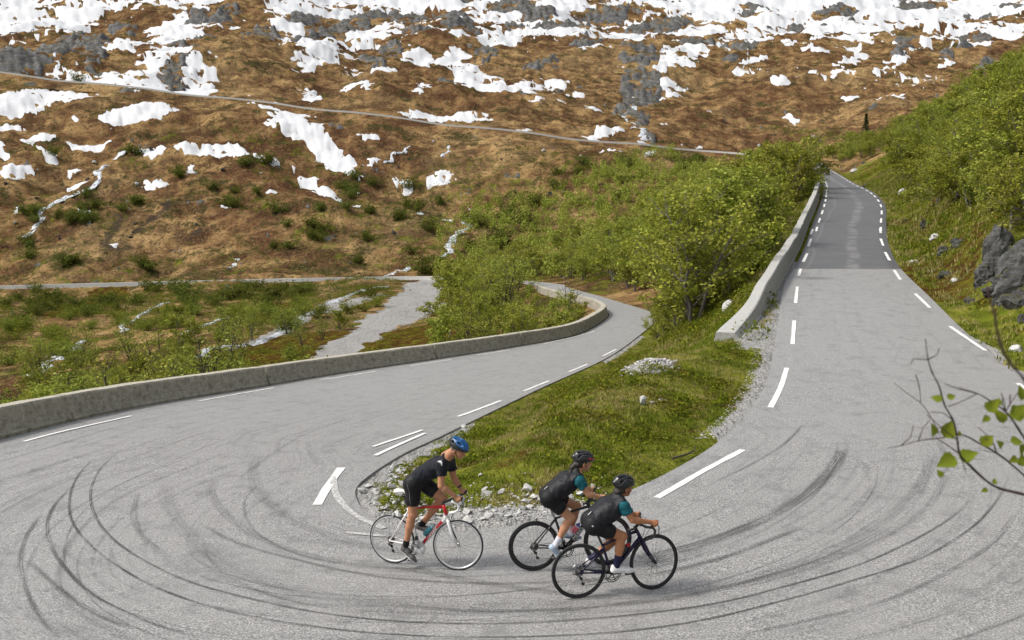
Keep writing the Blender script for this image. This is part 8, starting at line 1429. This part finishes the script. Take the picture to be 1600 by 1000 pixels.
# ================================================================== birch sapling reaching in at the right, close to the viewer
M_TWIG = plain('twig_bark', (.060, .032, .026), .7, vary=.5, scale=60.); M_NEAR = m_leaf('near_birch_leaf', [(0, (.10, .14, .012)), (.6, (.17, .21, .02)), (1, (.24, .26, .035))], .4, .03)
gx, gy = 1.95, 1.75; g0 = float(ground_h(np.array([gx]), np.array([gy]))[0])
sap = tag(empty('birch_sapling', (gx, gy, g0)), 'slender birch twigs with fresh green leaves reaching in over the road at the right', 'tree')
sl = np.array([gx, gy, g0])
ends = [np.array(t_[2][0]) for t_ in TWIGS]; roots = {0: .62, 2: .72, 5: .84, 6: 1.42}
stem_top = np.array([.02, -.02, 2.1])
MB().tube([(0, 0, -.15), (.01, 0, .5), (-.02, .02, 1.2), stem_top], [.022, .018, .012, .004], 8).build('stem', M_TWIG, sap)
for i, (r0, r1, P) in enumerate(TWIGS):
    P = [np.array(q) - sl for q in P]
    if i in roots:                                   # carried on to the stem, outside the picture
        h = roots[i]; P = [np.array([0, 0, h]), (P[0] * .5 + np.array([0, 0, h]) * .5) - np.array([0, 0, .03])] + P; r0, r1 = r0 * .42, r1 * .5
        R = np.concatenate([[r0 * 1.5, r0 * 1.2], np.linspace(r0, r1, len(P) - 2)])
    else: R = np.linspace(r0 * .42, r1 * .5, len(P))
    D = hermite(np.array(P), 5); Rr = np.interp(np.linspace(0, 1, len(D)), np.linspace(0, 1, len(R)), R) * (1 + .22 * vnoise(np.arange(len(D)) * 1.1, np.full(len(D), i * 3.3), 5))
    MB().tube(D, Rr, 7).build('twig', M_TWIG, sap)
_tr = np.random.RandomState(8)
for k_ in range(16):                                        # fine side shoots
    P = TWIGS[int(_tr.choice([0, 2, 5, 0, 2]))][2]; j = _tr.randint(1, len(P) - 1); a = np.array(P[j]) - sl; d_ = np.array([_tr.normal(-.3, .6), _tr.normal(0, .5), _tr.normal(.5, .6)]); d_ /= np.linalg.norm(d_); L_ = _tr.uniform(.03, .09)
    MB().tube([a, a + d_ * L_ * .5 + _tr.normal(0, .004, 3), a + d_ * L_], [.0013, .0010, .0011], 5).build('twig', M_TWIG, sap)
def leaf_mesh(seed):
    rs = np.random.RandomState(seed); n = 9; V = []; F = []
    for k in range(n):
        t_ = k / (n - 1); w = .40 * math.sin(math.pi * min(1, t_ ** .62)) * (1 - .12 * t_) * (1 + (.10 if k % 2 else -.05)); cz = -.16 * t_ * t_
        V += [(-w, t_, cz + w * .32), (-w * .5, t_, cz + w * .10), (0, t_, cz), (w * .5, t_, cz + w * .12), (w, t_, cz + w * .36 + rs.normal(0, .01))]
    for k in range(n - 1):
        for j in range(4): F.append((k*5+j, k*5+j+1, k*5+j+6, k*5+j+5))
    m = MB(); m.add(V, F); m.tube([(0, -.28, .03), (0, 0, 0), (0, .5, -.035)], [.014, .014, .008], 4); return m.mesh('leaf', M_NEAR)
LV = [leaf_mesh(i) for i in range(4)]
for i, (x, y, z, s, ang) in enumerate(TWIG_LEAVES):
    a = math.radians(ang); o = ob('leaf', LV[i % 4], sap)
    # leaf axis lies across the view at the angle it hangs, with its own tilt
    ax_ = Vector((math.cos(a), VR.uniform(-.5, .5), math.sin(a))).normalized(); nrm = Vector((VR.uniform(-.4, .4), -.75, .65)).normalized(); xx = ax_.cross(nrm).normalized(); nn_ = xx.cross(ax_)
    M = Matrix(((xx[0], ax_[0], nn_[0]), (xx[1], ax_[1], nn_[1]), (xx[2], ax_[2], nn_[2]))).to_4x4() @ Matrix.Diagonal((s * 1.18, s * 1.18, s * 1.18, 1)); c0 = Vector((x, y, z)) - Vector(sl) - ax_ * s * .5
    M.translation = c0; o.matrix_local = M
# ------------------------------------------------------------------ tell apart the few that still share a description, by their order from the left
_same = {}
for o in scene.objects:
    if o.parent is None and o.get('label') and o.name.split('.')[0] in ('birch_tree', 'bush', 'boulder'): _same.setdefault(o['label'], []).append(o)
_ord = ['leftmost', 'second from left', 'third from left', 'fourth from left', 'fifth from left', 'sixth from left', 'seventh from left']
for lab, os_ in _same.items():
    if 2 <= len(os_) <= 8:
        os_.sort(key=lambda o: o.location.x / max(o.location.y, .1))
        for i, o in enumerate(os_):
            t_ = lab + ', ' + ('rightmost' if i == len(os_) - 1 else _ord[i])
            for a_, b_ in ((' leafy birch', ' birch'), (' a little beside', ' beside'), ('the lower wood edge', 'the wood edge'), (' of the pale wall', ' of pale wall'), ('thin dark-stemmed', 'dark-stemmed'), ('above the start of the dark asphalt', 'above the dark asphalt'), (' green bush', ' bush'), (' at the', ' at'), (' the ', ' ')):
                if len(t_.replace('-', ' ').split()) > 16: t_ = t_.replace(a_, b_)
            o['label'] = t_
